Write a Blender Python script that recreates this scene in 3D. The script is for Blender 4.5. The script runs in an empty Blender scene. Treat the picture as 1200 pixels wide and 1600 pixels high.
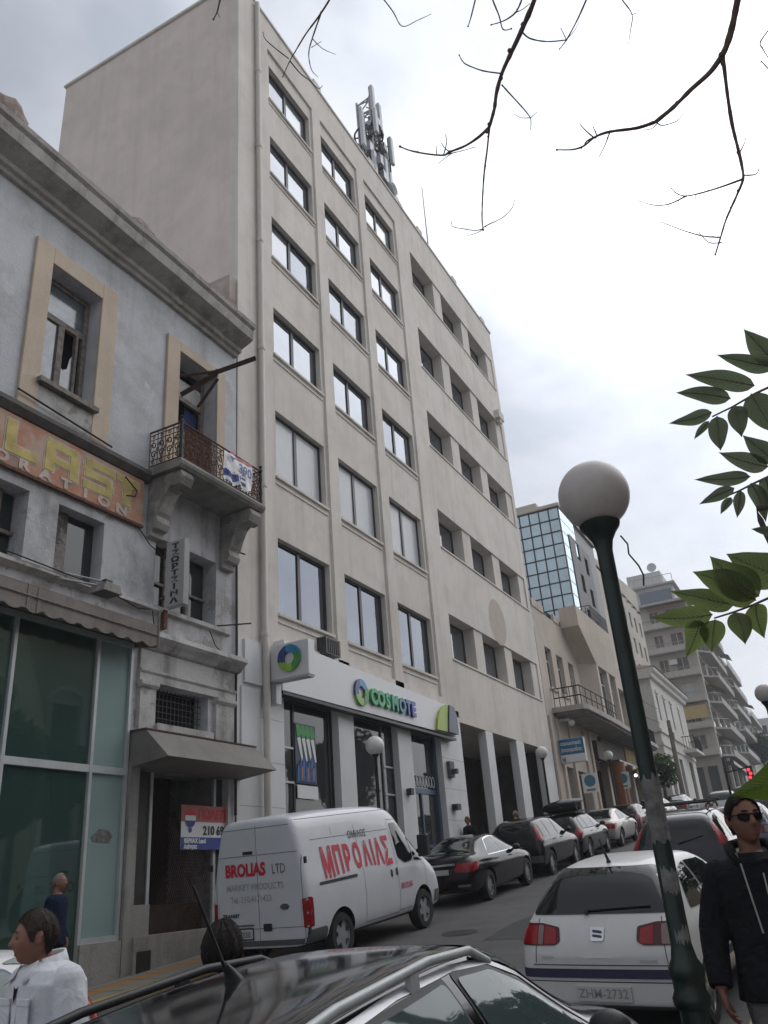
import bpy, bmesh, math, random
from mathutils import Vector, Matrix
from mathutils.bvhtree import BVHTree
random.seed(7)
R_ = math.radians
S = bpy.context.scene
COL = S.collection

# ------------------------------------------------------------------ camera
# world: X runs up the street, Y towards the buildings on the far side, Z up; the eye is the origin
cam_d = bpy.data.cameras.new('camera')
cam = bpy.data.objects.new('camera', cam_d)
COL.objects.link(cam)
rt = Vector((0.46732824, -0.88124127, -0.07083881))
dn = Vector((0.33362825, 0.24999179, -0.90895341))
fw = Vector((0.81871638, 0.40114577, 0.4108352))
cam.matrix_world = Matrix(((rt.x, -dn.x, -fw.x, 0), (rt.y, -dn.y, -fw.y, 0), (rt.z, -dn.z, -fw.z, 0), (0, 0, 0, 1)))
cam_d.sensor_fit = 'VERTICAL'
cam_d.sensor_height = 24.0
cam_d.sensor_width = 18.0
cam_d.lens = 24.0 * 1288.0 / 1600.0
cam_d.clip_start = 0.05
cam_d.clip_end = 3000
S.camera = cam

# ------------------------------------------------------------------ sky and sun
SUN_EL, SUN_AZ = 42.0, -25.0            # degrees; azimuth measured from the street direction (+X) towards +Y
w = bpy.data.worlds.new('World')
S.world = w
w.use_nodes = True
nt = w.node_tree
for n in list(nt.nodes):
    nt.nodes.remove(n)
N, L = nt.nodes.new, nt.links.new
out = N('ShaderNodeOutputWorld')
bg = N('ShaderNodeBackground')
bg.inputs['Strength'].default_value = 0.10
sky = N('ShaderNodeTexSky')
sky.sky_type = 'NISHITA'
sky.sun_disc = False
sky.sun_elevation = R_(SUN_EL)
sky.sun_rotation = R_(90 - SUN_AZ)
sky.altitude = 60
sky.dust_density = 2.0
tc = N('ShaderNodeTexCoord')
mp = N('ShaderNodeMapping')
mp.inputs['Scale'].default_value = (1.0, 1.0, 1.7)
mp.inputs['Location'].default_value = (0.42, 0.3, 0.1)
L(tc.outputs['Generated'], mp.inputs['Vector'])
n1 = N('ShaderNodeTexNoise')
n1.inputs['Scale'].default_value = 1.9
n1.inputs['Detail'].default_value = 7
n1.inputs['Roughness'].default_value = 0.52
n1.inputs['Distortion'].default_value = 0.25
L(mp.outputs['Vector'], n1.inputs['Vector'])
cr = N('ShaderNodeValToRGB')
cr.color_ramp.elements[0].position = 0.36
cr.color_ramp.elements[0].color = (0.47, 0.51, 0.585, 1)
cr.color_ramp.elements[1].position = 0.64
cr.color_ramp.elements[1].color = (0.93, 0.955, 1.0, 1)
L(n1.outputs['Fac'], cr.inputs['Fac'])
# the cloud is thinner and brighter round the hidden sun
sd = Vector((math.cos(R_(SUN_EL)) * math.cos(R_(SUN_AZ)), math.cos(R_(SUN_EL)) * math.sin(R_(SUN_AZ)), math.sin(R_(SUN_EL))))
dt = N('ShaderNodeVectorMath')
dt.operation = 'DOT_PRODUCT'
L(tc.outputs['Generated'], dt.inputs[0])
dt.inputs[1].default_value = sd
mr = N('ShaderNodeMapRange')
mr.inputs['From Min'].default_value = 0.35
mr.inputs['From Max'].default_value = 0.95
mr.inputs['To Min'].default_value = 0.0
mr.inputs['To Max'].default_value = 1.0
mr.interpolation_type = 'SMOOTHSTEP'
L(dt.outputs['Value'], mr.inputs['Value'])
ad = N('ShaderNodeMath')
ad.operation = 'MULTIPLY_ADD'
L(mr.outputs['Result'], ad.inputs[0])
ad.inputs[1].default_value = 5.4
ad.inputs[2].default_value = 6.1
mr2 = N('ShaderNodeMapRange')
mr2.inputs['From Min'].default_value = 0.78
mr2.inputs['From Max'].default_value = 1.0
mr2.inputs['To Max'].default_value = 7.0
mr2.interpolation_type = 'SMOOTHSTEP'
L(dt.outputs['Value'], mr2.inputs['Value'])
ad2 = N('ShaderNodeMath')
L(ad.outputs['Value'], ad2.inputs[0])
L(mr2.outputs['Result'], ad2.inputs[1])
sc = N('ShaderNodeVectorMath')
sc.operation = 'SCALE'
L(cr.outputs['Color'], sc.inputs[0])
L(ad2.outputs['Value'], sc.inputs['Scale'])
mx = N('ShaderNodeMix')
mx.data_type = 'RGBA'
mx.inputs['Factor'].default_value = 0.93
L(sky.outputs['Color'], mx.inputs['A'])
L(sc.outputs['Vector'], mx.inputs['B'])
L(mx.outputs['Result'], bg.inputs['Color'])
L(bg.outputs['Background'], out.inputs['Surface'])

sun_d = bpy.data.lights.new('sun', 'SUN')
sun_d.energy = 0.9
sun_d.angle = R_(85)
sun_d.color = (1.0, 0.96, 0.9)
sun = bpy.data.objects.new('sun', sun_d)
COL.objects.link(sun)
sun.rotation_euler = (-sd).to_track_quat('-Z', 'Y').to_euler()
sun.location = (20, 0, 60)

S.view_settings.view_transform = 'Standard'
S.view_settings.look = 'None'
S.view_settings.exposure = 0.30
S.view_settings.gamma = 1.0
S.view_settings.use_curve_mapping = False
S.render.engine = 'CYCLES'
S.cycles.max_bounces = 6
S.cycles.use_denoising = True

# ------------------------------------------------------------------ helpers
def tag(o, label=None, cat=None, group=None, kind=None):
    if label: o['label'] = label
    if cat: o['category'] = cat
    if group: o['group'] = group
    if kind: o['kind'] = kind
    return o

def empty(name, loc=(0, 0, 0), rot=(0, 0, 0)):
    o = bpy.data.objects.new(name, None)
    o.empty_display_size = 0.2
    o.location = loc
    o.rotation_euler = rot
    COL.objects.link(o)
    return o

def wm(o):
    """world matrix from location / rotation / parent chain, without a depsgraph update"""
    m = Matrix.LocRotScale(o.location, o.rotation_euler, o.scale)
    if o.parent:
        return wm(o.parent) @ o.matrix_parent_inverse @ m
    return m

def adopt(o, parent):
    """parent o, keeping the world place that its vertices already have"""
    o.parent = parent
    o.matrix_parent_inverse = wm(parent).inverted()
    return o

def copy_tree(o, parent=None):
    c = o.copy()
    COL.objects.link(c)
    if parent: c.parent = parent
    for ch in [x for x in KIDS.get(o.name, [])]:
        copy_tree(ch, c)
    return c

KIDS = {}

def link(name, me, parent=None, world=False):
    o = bpy.data.objects.new(name, me)
    COL.objects.link(o)
    if parent is not None:
        if world: adopt(o, parent)
        else: o.parent = parent
        KIDS.setdefault(parent.name, []).append(o)
    return o

class MB:
    """collects shapes; build() links them as ONE mesh object"""
    def __init__(s):
        s.v, s.f, s.m, s.mi = [], [], [], 0
    def add(s, vs, fs, mi=None):
        b = len(s.v)
        s.v += [tuple(p) for p in vs]
        s.f += [tuple(b + i for i in f) for f in fs]
        s.m += [s.mi if mi is None else mi] * len(fs)
        return s
    def box(s, x0, x1, y0, y1, z0, z1, mi=None):
        vs = [(x, y, z) for z in (z0, z1) for y in (y0, y1) for x in (x0, x1)]
        return s.add(vs, [(0, 2, 3, 1), (4, 5, 7, 6), (0, 1, 5, 4), (2, 6, 7, 3), (0, 4, 6, 2), (1, 3, 7, 5)], mi)
    def obox(s, c, ax, ay, az, mi=None):
        """box round c with half axis vectors"""
        c, ax, ay, az = Vector(c), Vector(ax), Vector(ay), Vector(az)
        vs = [c + sx * ax + sy * ay + sz * az for sz in (-1, 1) for sy in (-1, 1) for sx in (-1, 1)]
        return s.add(vs, [(0, 2, 3, 1), (4, 5, 7, 6), (0, 1, 5, 4), (2, 6, 7, 3), (0, 4, 6, 2), (1, 3, 7, 5)], mi)
    def quad(s, a, b, c, d, mi=None):
        return s.add([a, b, c, d], [(0, 1, 2, 3)], mi)
    def prism(s, poly, fn, a, b, mi=None):
        """poly: 2-D outline, fn(u, v, t) -> point, extruded from t=a to t=b"""
        n = len(poly)
        vs = [fn(u, v, a) for u, v in poly] + [fn(u, v, b) for u, v in poly]
        fs = [tuple(range(n - 1, -1, -1)), tuple(range(n, 2 * n))]
        fs += [(i, (i + 1) % n, n + (i + 1) % n, n + i) for i in range(n)]
        return s.add(vs, fs, mi)
    def tube(s, pts, r, n=8, mi=None, flat=1.0):
        pts = [Vector(p) for p in pts]
        rs = r if isinstance(r, (list, tuple)) else [r] * len(pts)
        vs, fs = [], []
        prev = None
        for i, p in enumerate(pts):
            t = (pts[min(i + 1, len(pts) - 1)] - pts[max(i - 1, 0)])
            t = t.normalized() if t.length > 1e-9 else Vector((0, 0, 1))
            if prev is None:
                a = Vector((0, 0, 1)) if abs(t.z) < 0.9 else Vector((1, 0, 0))
                u = t.cross(a).normalized()
            else:
                u = (prev - t * prev.dot(t))
                u = u.normalized() if u.length > 1e-6 else t.orthogonal().normalized()
            prev = u
            v = t.cross(u)
            for k in range(n):
                an = 2 * math.pi * k / n
                vs.append(p + rs[i] * (math.cos(an) * u + flat * math.sin(an) * v))
        for i in range(len(pts) - 1):
            for k in range(n):
                k2 = (k + 1) % n
                fs.append((i * n + k, i * n + k2, (i + 1) * n + k2, (i + 1) * n + k))
        fs.append(tuple(range(n - 1, -1, -1)))
        fs.append(tuple((len(pts) - 1) * n + k for k in range(n)))
        return s.add(vs, fs, mi)
    def lathe(s, prof, c=(0, 0, 0), n=24, mi=None, axis='z', close=False):
        """prof: (radius, height) pairs round an axis through c"""
        c = Vector(c)
        vs, fs = [], []
        for r, h in prof:
            for k in range(n):
                a = 2 * math.pi * k / n
                p = (r * math.cos(a), r * math.sin(a), h) if axis == 'z' else ((r * math.cos(a), h, r * math.sin(a)) if axis == 'y' else (h, r * math.cos(a), r * math.sin(a)))
                vs.append(c + Vector(p))
        m = len(prof)
        for i in range(m if close else m - 1):
            j = (i + 1) % m
            for k in range(n):
                k2 = (k + 1) % n
                fs.append((i * n + k, i * n + k2, j * n + k2, j * n + k))
        if not close:
            fs.append(tuple(range(n - 1, -1, -1)))
            fs.append(tuple((m - 1) * n + k for k in range(n)))
        return s.add(vs, fs, mi)
    def ball(s, c, rx, ry=None, rz=None, n=16, m=10, mi=None):
        ry = rx if ry is None else ry
        rz = rx if rz is None else rz
        c = Vector(c)
        vs = [c + Vector((0, 0, -rz))]
        for i in range(1, m):
            t = -math.pi / 2 + math.pi * i / m
            for k in range(n):
                a = 2 * math.pi * k / n
                vs.append(c + Vector((rx * math.cos(t) * math.cos(a), ry * math.cos(t) * math.sin(a), rz * math.sin(t))))
        vs.append(c + Vector((0, 0, rz)))
        fs = [(0, 1 + (k + 1) % n, 1 + k) for k in range(n)]
        for i in range(m - 2):
            for k in range(n):
                k2 = (k + 1) % n
                fs.append((1 + i * n + k, 1 + i * n + k2, 1 + (i + 1) * n + k2, 1 + (i + 1) * n + k))
        b = 1 + (m - 2) * n
        fs += [(b + k, b + (k + 1) % n, len(vs) - 1) for k in range(n)]
        return s.add(vs, fs, mi)
    def mesh(s, name, mats, smooth=False):
        me = bpy.data.meshes.new(name)
        me.from_pydata(s.v, [], s.f)
        for m in (mats if isinstance(mats, (list, tuple)) else [mats]):
            me.materials.append(m)
        me.polygons.foreach_set('material_index', s.m)
        bm = bmesh.new()
        bm.from_mesh(me)
        bmesh.ops.recalc_face_normals(bm, faces=bm.faces)
        bm.to_mesh(me)
        bm.free()
        if smooth:
            me.polygons.foreach_set('use_smooth', [True] * len(me.polygons))
            if smooth == 'auto':
                try: me.set_sharp_from_angle(angle=R_(38))
                except Exception: pass
        return me
    def build(s, name, mats, parent=None, smooth=False, world=True, bevel=0):
        o = link(name, s.mesh(name, mats, smooth), parent, world)
        if bevel:
            b = o.modifiers.new('b', 'BEVEL')
            b.width = bevel
            b.segments = 2
            b.limit_method = 'ANGLE'
            b.angle_limit = R_(50)
        return o

def evaluated(me, mods):
    """a new mesh: me with modifiers (type, {settings}) applied"""
    o = bpy.data.objects.new('tmp', me)
    COL.objects.link(o)
    for t, kw in mods:
        m = o.modifiers.new(t, t)
        for k, v in kw.items():
            setattr(m, k, v)
    dg = bpy.context.evaluated_depsgraph_get()
    new = bpy.data.meshes.new_from_object(o.evaluated_get(dg))
    bpy.data.objects.remove(o)
    return new

# ------------------------------------------------------------------ materials
def principled(name):
    m = bpy.data.materials.new(name)
    m.use_nodes = True
    return m, m.node_tree, m.node_tree.nodes['Principled BSDF']

def mat(name, col, rough=0.6, metal=0.0, spec=0.5, coat=0.0, emit=None, estr=0, var=0.0, vscale=3.0, bump=0.0, bscale=60.0):
    m, t, b = principled(name)
    c = tuple(col) + (1,)
    b.inputs['Base Color'].default_value = c
    b.inputs['Roughness'].default_value = rough
    b.inputs['Metallic'].default_value = metal
    b.inputs['Specular IOR Level'].default_value = spec
    b.inputs['Coat Weight'].default_value = coat
    b.inputs['Coat Roughness'].default_value = 0.04
    if emit:
        b.inputs['Emission Color'].default_value = tuple(emit) + (1,)
        b.inputs['Emission Strength'].default_value = estr
    if var or bump:
        tc = t.nodes.new('ShaderNodeTexCoord')
    if var:
        n = t.nodes.new('ShaderNodeTexNoise')
        n.inputs['Scale'].default_value = vscale
        n.inputs['Detail'].default_value = 6
        n.inputs['Roughness'].default_value = 0.65
        t.links.new(tc.outputs['Object'], n.inputs['Vector'])
        r = t.nodes.new('ShaderNodeValToRGB')
        r.color_ramp.elements[0].position = 0.3
        r.color_ramp.elements[1].position = 0.7
        r.color_ramp.elements[0].color = tuple(max(0, x * (1 - var)) for x in col) + (1,)
        r.color_ramp.elements[1].color = tuple(min(1, x * (1 + var)) for x in col) + (1,)
        t.links.new(n.outputs['Fac'], r.inputs['Fac'])
        t.links.new(r.outputs['Color'], b.inputs['Base Color'])
    if bump:
        n2 = t.nodes.new('ShaderNodeTexNoise')
        n2.inputs['Scale'].default_value = bscale
        n2.inputs['Detail'].default_value = 4
        t.links.new(tc.outputs['Object'], n2.inputs['Vector'])
        bp = t.nodes.new('ShaderNodeBump')
        bp.inputs['Strength'].default_value = bump
        bp.inputs['Distance'].default_value = 0.02
        t.links.new(n2.outputs['Fac'], bp.inputs['Height'])
        t.links.new(bp.outputs['Normal'], b.inputs['Normal'])
    return m

def plaster(name, col, stain, streak=0.5, blotch=0.5, patch=None, patch_at=0.62, bump=0.25, pscale=0.9, rough=0.88):
    """weathered render: broad blotches, vertical rain streaks, optional flaked patches, fine relief"""
    m, t, b = principled(name)
    nn, ll = t.nodes.new, t.links.new
    b.inputs['Roughness'].default_value = rough
    b.inputs['Specular IOR Level'].default_value = 0.2
    tc = nn('ShaderNodeTexCoord')
    def noise(scale, detail, map_scale=None, rgh=0.6):
        n = nn('ShaderNodeTexNoise')
        n.inputs['Scale'].default_value = scale
        n.inputs['Detail'].default_value = detail
        n.inputs['Roughness'].default_value = rgh
        if map_scale:
            mp = nn('ShaderNodeMapping')
            mp.inputs['Scale'].default_value = map_scale
            ll(tc.outputs['Object'], mp.inputs['Vector'])
            ll(mp.outputs['Vector'], n.inputs['Vector'])
        else:
            ll(tc.outputs['Object'], n.inputs['Vector'])
        return n
    def ramp(src, lo, hi):
        r = nn('ShaderNodeMapRange')
        r.inputs['From Min'].default_value = lo
        r.inputs['From Max'].default_value = hi
        ll(src, r.inputs['Value'])
        return r.outputs['Result']
    def mix(fac, a, bb):
        x = nn('ShaderNodeMix')
        x.data_type = 'RGBA'
        if isinstance(fac, float): x.inputs['Factor'].default_value = fac
        else: ll(fac, x.inputs['Factor'])
        for k, s in (('A', a), ('B', bb)):
            if isinstance(s, tuple): x.inputs[k].default_value = s + (1,)
            else: ll(s, x.inputs[k])
        return x.outputs['Result']
    def mul(s, k):
        q = nn('ShaderNodeMath')
        q.operation = 'MULTIPLY'
        ll(s, q.inputs[0])
        q.inputs[1].default_value = k
        return q.outputs['Value']
    light = tuple(min(1, c * 1.07) for c in col)
    c = mix(ramp(noise(0.35, 5).outputs['Fac'], 0.35, 0.65), tuple(x * 0.93 for x in col), light)
    c = mix(mul(ramp(noise(1.3, 8, None, 0.7).outputs['Fac'], 0.46, 0.78), blotch), c, stain)
    c = mix(mul(ramp(noise(1.0, 6, (2.6, 2.6, 0.13)).outputs['Fac'], 0.5, 0.8), streak), c, stain)
    if patch:
        c = mix(mul(ramp(noise(pscale, 9, None, 0.62).outputs['Fac'], patch_at, patch_at + 0.025), 0.75), c, patch)
    c = mix(mul(ramp(noise(38, 3).outputs['Fac'], 0.4, 0.75), 0.16), c, stain)
    ll(c, b.inputs['Base Color'])
    bp = nn('ShaderNodeBump')
    bp.inputs['Strength'].default_value = bump
    bp.inputs['Distance'].default_value = 0.03
    hn = noise(22, 6)
    ll(hn.outputs['Fac'], bp.inputs['Height'])
    ll(bp.outputs['Normal'], b.inputs['Normal'])
    return m

M = {}
M['office'] = plaster('office_render', (0.695, 0.655, 0.605), (0.43, 0.39, 0.345), 0.55, 0.42, (0.71, 0.675, 0.63), 0.60, 0.12, 0.35)
M['office_side'] = plaster('office_side_render', (0.71, 0.62, 0.565), (0.50, 0.43, 0.39), 0.35, 0.45, bump=0.2)
M['circle_paint'] = mat('circle_patch', (0.49, 0.42, 0.36), 0.9, var=0.08)
M['marble'] = plaster('marble_cladding', (0.66, 0.66, 0.665), (0.45, 0.45, 0.455), 0.25, 0.35, bump=0.03, rough=0.45)
M['old_upper'] = plaster('old_blue_render', (0.53, 0.54, 0.565), (0.27, 0.26, 0.25), 0.65, 0.7, (0.60, 0.60, 0.61), 0.60, 0.5)
M['old_lower'] = plaster('old_grey_render', (0.53, 0.53, 0.545), (0.15, 0.14, 0.13), 0.8, 0.8, (0.30, 0.275, 0.255), 0.58, 0.5)
M['ochre'] = plaster('ochre_surround', (0.56, 0.465, 0.365), (0.37, 0.30, 0.245), 0.4, 0.5, (0.56, 0.47, 0.40), 0.58, 0.4)
M['cornice'] = plaster('cornice_stone', (0.44, 0.42, 0.39), (0.13, 0.115, 0.105), 0.7, 0.8, (0.47, 0.45, 0.42), 0.60, 0.6, 2.0)
M['old_trim'] = plaster('old_trim', (0.50, 0.49, 0.475), (0.13, 0.12, 0.11), 0.85, 0.85, (0.27, 0.245, 0.225), 0.58, 0.5, 1.6)
M['rubble'] = plaster('rubble_stone', (0.34, 0.28, 0.24), (0.15, 0.12, 0.11), 0.3, 0.9, (0.42, 0.36, 0.32), 0.56, 1.0, 4.0)
M['concrete'] = plaster('concrete', (0.31, 0.30, 0.28), (0.10, 0.095, 0.09), 0.7, 0.8, bump=0.4)
M['awning_grey'] = plaster('awning_canvas', (0.24, 0.215, 0.195), (0.09, 0.08, 0.07), 0.5, 0.7, bump=0.15)
M['canopy'] = plaster('canopy_sheet', (0.215, 0.20, 0.185), (0.10, 0.095, 0.09), 0.3, 0.6, bump=0.1, rough=0.6)
M['b2'] = plaster('peach_render', (0.56, 0.49, 0.425), (0.34, 0.29, 0.25), 0.35, 0.3, bump=0.15)
M['cream'] = plaster('cream_render', (0.54, 0.505, 0.45), (0.36, 0.33, 0.29), 0.3, 0.3, bump=0.1)
M['white_r'] = plaster('white_render', (0.62, 0.60, 0.565), (0.40, 0.38, 0.35), 0.35, 0.3, bump=0.15)
M['apt'] = plaster('apartment_render', (0.50, 0.46, 0.41), (0.30, 0.27, 0.24), 0.35, 0.3, bump=0.1)
M['apt_w'] = plaster('apartment_pale_render', (0.58, 0.57, 0.55), (0.36, 0.35, 0.34), 0.35, 0.3, bump=0.1)
M['slab'] = plaster('slab_edge', (0.45, 0.43, 0.41), (0.24, 0.22, 0.21), 0.5, 0.4, bump=0.1)
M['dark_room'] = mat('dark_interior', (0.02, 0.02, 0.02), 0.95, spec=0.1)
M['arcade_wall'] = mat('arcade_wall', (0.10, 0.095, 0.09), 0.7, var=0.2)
M['frame_dark'] = mat('dark_window_frame', (0.05, 0.053, 0.058), 0.45, 0.3)
M['frame_grey'] = mat('grey_aluminium', (0.46, 0.48, 0.48), 0.45, 0.25, var=0.1)
M['frame_white'] = mat('white_frame', (0.55, 0.55, 0.54), 0.5, var=0.08)
M['wood_old'] = mat('weathered_wood', (0.19, 0.165, 0.145), 0.85, var=0.45, vscale=9, bump=0.5)
M['rust'] = mat('rusty_iron', (0.115, 0.055, 0.038), 0.85, 0.2, var=0.55, vscale=14, bump=0.4)
M['rust_beam'] = mat('rusty_beam', (0.085, 0.045, 0.038), 0.85, 0.2, var=0.45, vscale=10, bump=0.4)
M['iron'] = mat('dark_iron', (0.03, 0.028, 0.028), 0.6, 0.4)
M['pipe'] = mat('drainpipe_paint', (0.55, 0.515, 0.465), 0.55, var=0.07)
M['cable'] = mat('black_cable', (0.02, 0.02, 0.02), 0.7)
M['white_sign'] = mat('white_sign_panel', (0.66, 0.665, 0.68), 0.35, var=0.03, vscale=1.0)
M['white_p'] = mat('white_plastic', (0.62, 0.62, 0.62), 0.4)
M['black_p'] = mat('black_plastic', (0.018, 0.018, 0.02), 0.5, bump=0.05, bscale=200)
M['grey_p'] = mat('grey_plastic', (0.09, 0.09, 0.095), 0.6)
M['tyre'] = mat('tyre_rubber', (0.018, 0.018, 0.018), 0.85, bump=0.2, bscale=120)
M['alloy'] = mat('alloy_rim', (0.42, 0.42, 0.44), 0.3, 0.85)
M['chrome'] = mat('chrome_trim', (0.62, 0.63, 0.65), 0.12, 1.0)
M['mirror_dark'] = mat('dark_metal', (0.06, 0.06, 0.065), 0.35, 0.6)
M['galv'] = mat('galvanised_steel', (0.34, 0.345, 0.36), 0.5, 0.6, var=0.15)
M['antenna'] = mat('antenna_panel', (0.50, 0.52, 0.55), 0.5)
M['red'] = mat('red_ink', (0.55, 0.02, 0.045), 0.5)
M['grey_ink'] = mat('grey_ink', (0.17, 0.17, 0.19), 0.5)
M['black_ink'] = mat('black_ink', (0.022, 0.022, 0.03), 0.5)
M['white_ink'] = mat('white_ink', (0.72, 0.72, 0.72), 0.5)
M['blue_ink'] = mat('blue_ink', (0.03, 0.055, 0.27), 0.5)
M['tail'] = mat('tail_light_red', (0.27, 0.006, 0.012), 0.22, spec=0.4, coat=0.15)
M['tail_dark'] = mat('tail_light_dark', (0.07, 0.004, 0.009), 0.22, spec=0.4, coat=0.15)
M['tail_clear'] = mat('tail_light_clear', (0.20, 0.13, 0.12), 0.2, coat=0.2)
M['plate'] = mat('plate_white', (0.52, 0.52, 0.50), 0.5)
M['kerb'] = plaster('kerb_stone', (0.30, 0.29, 0.275), (0.15, 0.14, 0.13), 0.3, 0.6, bump=0.4)
M['kerb_yellow'] = plaster('kerb_yellow_paint', (0.40, 0.285, 0.07), (0.20, 0.17, 0.12), 0.3, 0.8, (0.24, 0.22, 0.19), 0.57, 0.4, 3.0)
M['paver'] = plaster('paving_slab', (0.225, 0.215, 0.20), (0.12, 0.115, 0.11), 0.2, 0.6, bump=0.4)
M['paver_or'] = plaster('ochre_paving_slab', (0.32, 0.19, 0.085), (0.18, 0.13, 0.09), 0.2, 0.7, bump=0.4)
M['green_post'] = mat('dark_green_paint', (0.006, 0.017, 0.013), 0.42, var=0.35, vscale=12, bump=0.12, bscale=40)
M['paper'] = mat('torn_paper', (0.15, 0.145, 0.14), 0.9, var=0.5, vscale=14, bump=0.3)
M['black_post'] = mat('black_post', (0.015, 0.017, 0.017), 0.5)
M['hair'] = mat('dark_brown_hair', (0.010, 0.006, 0.005), 0.7, spec=0.25, bump=0.5, bscale=90)
M['hair_br'] = mat('brown_hair', (0.030, 0.015, 0.009), 0.6, var=0.5, vscale=60, bump=0.3, bscale=60)
M['hair_grey'] = mat('grey_hair', (0.20, 0.18, 0.17), 0.8, bump=0.4, bscale=110)
M['hair_bl'] = mat('reddish_hair', (0.16, 0.055, 0.035), 0.7, bump=0.4, bscale=110)
M['skin'] = mat('skin', (0.275, 0.13, 0.09), 0.55, spec=0.35, var=0.10, vscale=16, bump=0.06, bscale=220)
M['skin_dark'] = mat('tanned_skin', (0.19, 0.088, 0.06), 0.55, spec=0.35, var=0.10, vscale=16, bump=0.06, bscale=220)
M['lip'] = mat('lip', (0.22, 0.075, 0.065), 0.5)
M['eye'] = mat('eye', (0.26, 0.23, 0.22), 0.3)
M['iris'] = mat('dark_iris', (0.02, 0.012, 0.01), 0.15)

def fabric(name, col, var=0.12, crease=0.7):
    m = mat(name, col, 0.92, spec=0.15, var=var, vscale=5, bump=0.0)
    t = m.node_tree
    b = t.nodes['Principled BSDF']
    tc = t.nodes.new('ShaderNodeTexCoord')
    n = t.nodes.new('ShaderNodeTexNoise')
    n.inputs['Scale'].default_value = 9
    n.inputs['Detail'].default_value = 3
    n.inputs['Distortion'].default_value = 1.2
    t.links.new(tc.outputs['Object'], n.inputs['Vector'])
    bp = t.nodes.new('ShaderNodeBump')
    bp.inputs['Strength'].default_value = crease
    bp.inputs['Distance'].default_value = 0.05
    t.links.new(n.outputs['Fac'], bp.inputs['Height'])
    t.links.new(bp.outputs['Normal'], b.inputs['Normal'])
    return m
M['shirt'] = fabric('white_shirt_cloth', (0.64, 0.65, 0.68), 0.05, 0.3)
M['jacket'] = fabric('charcoal_jacket_cloth', (0.015, 0.0155, 0.018))
M['tee'] = fabric('black_tee_cloth', (0.014, 0.014, 0.02))
M['trousers'] = fabric('grey_trousers_cloth', (0.12, 0.115, 0.12))
M['navy'] = fabric('navy_jacket_cloth', (0.008, 0.016, 0.042))
M['black_cloth'] = fabric('black_cloth', (0.012, 0.012, 0.013))
M['khaki'] = fabric('khaki_cloth', (0.19, 0.165, 0.14))
M['denim'] = fabric('denim_cloth', (0.04, 0.06, 0.11))
M['grey_cloth'] = fabric('grey_cloth', (0.28, 0.28, 0.29))
M['piping'] = mat('pale_piping', (0.34, 0.33, 0.31), 0.7)

def pane_mat(name, col, metal, rough=0.05, wob=0.02, var=0.1):
    m = mat(name, col, rough, metal, spec=0.6, var=var, vscale=0.5)
    t = m.node_tree
    b = t.nodes['Principled BSDF']
    tc = t.nodes.new('ShaderNodeTexCoord')
    n = t.nodes.new('ShaderNodeTexNoise')
    n.inputs['Scale'].default_value = 1.3
    t.links.new(tc.outputs['Object'], n.inputs['Vector'])
    bp = t.nodes.new('ShaderNodeBump')
    bp.inputs['Strength'].default_value = wob
    bp.inputs['Distance'].default_value = 0.2
    t.links.new(n.outputs['Fac'], bp.inputs['Height'])
    t.links.new(bp.outputs['Normal'], b.inputs['Normal'])
    return m
M['pane_sky'] = pane_mat('mirror_pane', (0.26, 0.282, 0.32), 0.8)
M['pane_sky_b'] = pane_mat('mirror_pane_hazy', (0.29, 0.305, 0.335), 0.75, 0.12)
M['pane_sky_c'] = pane_mat('mirror_pane_dark', (0.19, 0.21, 0.245), 0.8, 0.07, 0.05)
M['pane_mid'] = pane_mat('tinted_pane', (0.165, 0.182, 0.215), 0.8)
M['pane_blind'] = mat('pane_with_blind', (0.40, 0.415, 0.44), 0.35, 0.0, spec=0.4, coat=0.3, var=0.05)
M['pane_dark'] = pane_mat('dark_pane', (0.030, 0.034, 0.036), 0.0, 0.04)
M['pane_shop'] = pane_mat('shop_pane', (0.055, 0.060, 0.060), 0.25, 0.03)
M['pane_green'] = pane_mat('green_shop_pane', (0.022, 0.036, 0.033), 0.0, 0.06, var=0.8)
M['pane_pale'] = pane_mat('pale_green_pane', (0.15, 0.195, 0.195), 0.0, 0.08, var=0.45)
M['pane_blue'] = pane_mat('blue_mirror_pane', (0.50, 0.66, 0.80), 0.9, 0.03, 0.03, 0.12)
M['car_glass'] = mat('car_glass', (0.012, 0.016, 0.016), 0.03, 0.0, spec=0.5)
M['car_glass_lt'] = mat('car_glass_light', (0.06, 0.085, 0.085), 0.04, 0.1, spec=0.6)
M['lens_globe'] = mat('opal_globe', (0.50, 0.455, 0.43), 0.4, spec=0.4, var=0.14, vscale=5)
M['lens_globe_w'] = mat('white_globe', (0.70, 0.69, 0.67), 0.35, spec=0.4)

def paint(name, col, rough=0.32, metal=0.0, dirt=0.15, coat=0.45):
    m = mat(name, col, rough, metal, coat=coat, var=dirt, vscale=2.2)
    m.node_tree.nodes['Principled BSDF'].inputs['Coat Roughness'].default_value = 0.06
    if max(col) < 0.05:
        m.node_tree.nodes['Principled BSDF'].inputs['Specular IOR Level'].default_value = 0.3
        m.node_tree.nodes['Principled BSDF'].inputs['Roughness'].default_value = 0.1
    return m
M['p_white'] = paint('white_car_paint', (0.60, 0.60, 0.595), 0.4, dirt=0.06, coat=0.5)
M['p_van'] = paint('white_van_paint', (0.62, 0.635, 0.67), 0.4, dirt=0.05, coat=0.4)
M['p_black'] = paint('black_car_paint', (0.007, 0.005, 0.009), 0.3, dirt=0.3, coat=0.15)
M['p_dark'] = paint('dark_grey_car_paint', (0.013, 0.012, 0.015), 0.32, dirt=0.3, coat=0.15)
M['p_blackgrey'] = paint('anthracite_car_paint', (0.011, 0.011, 0.013), 0.26, 0.0, dirt=0.3, coat=0.35)
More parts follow.
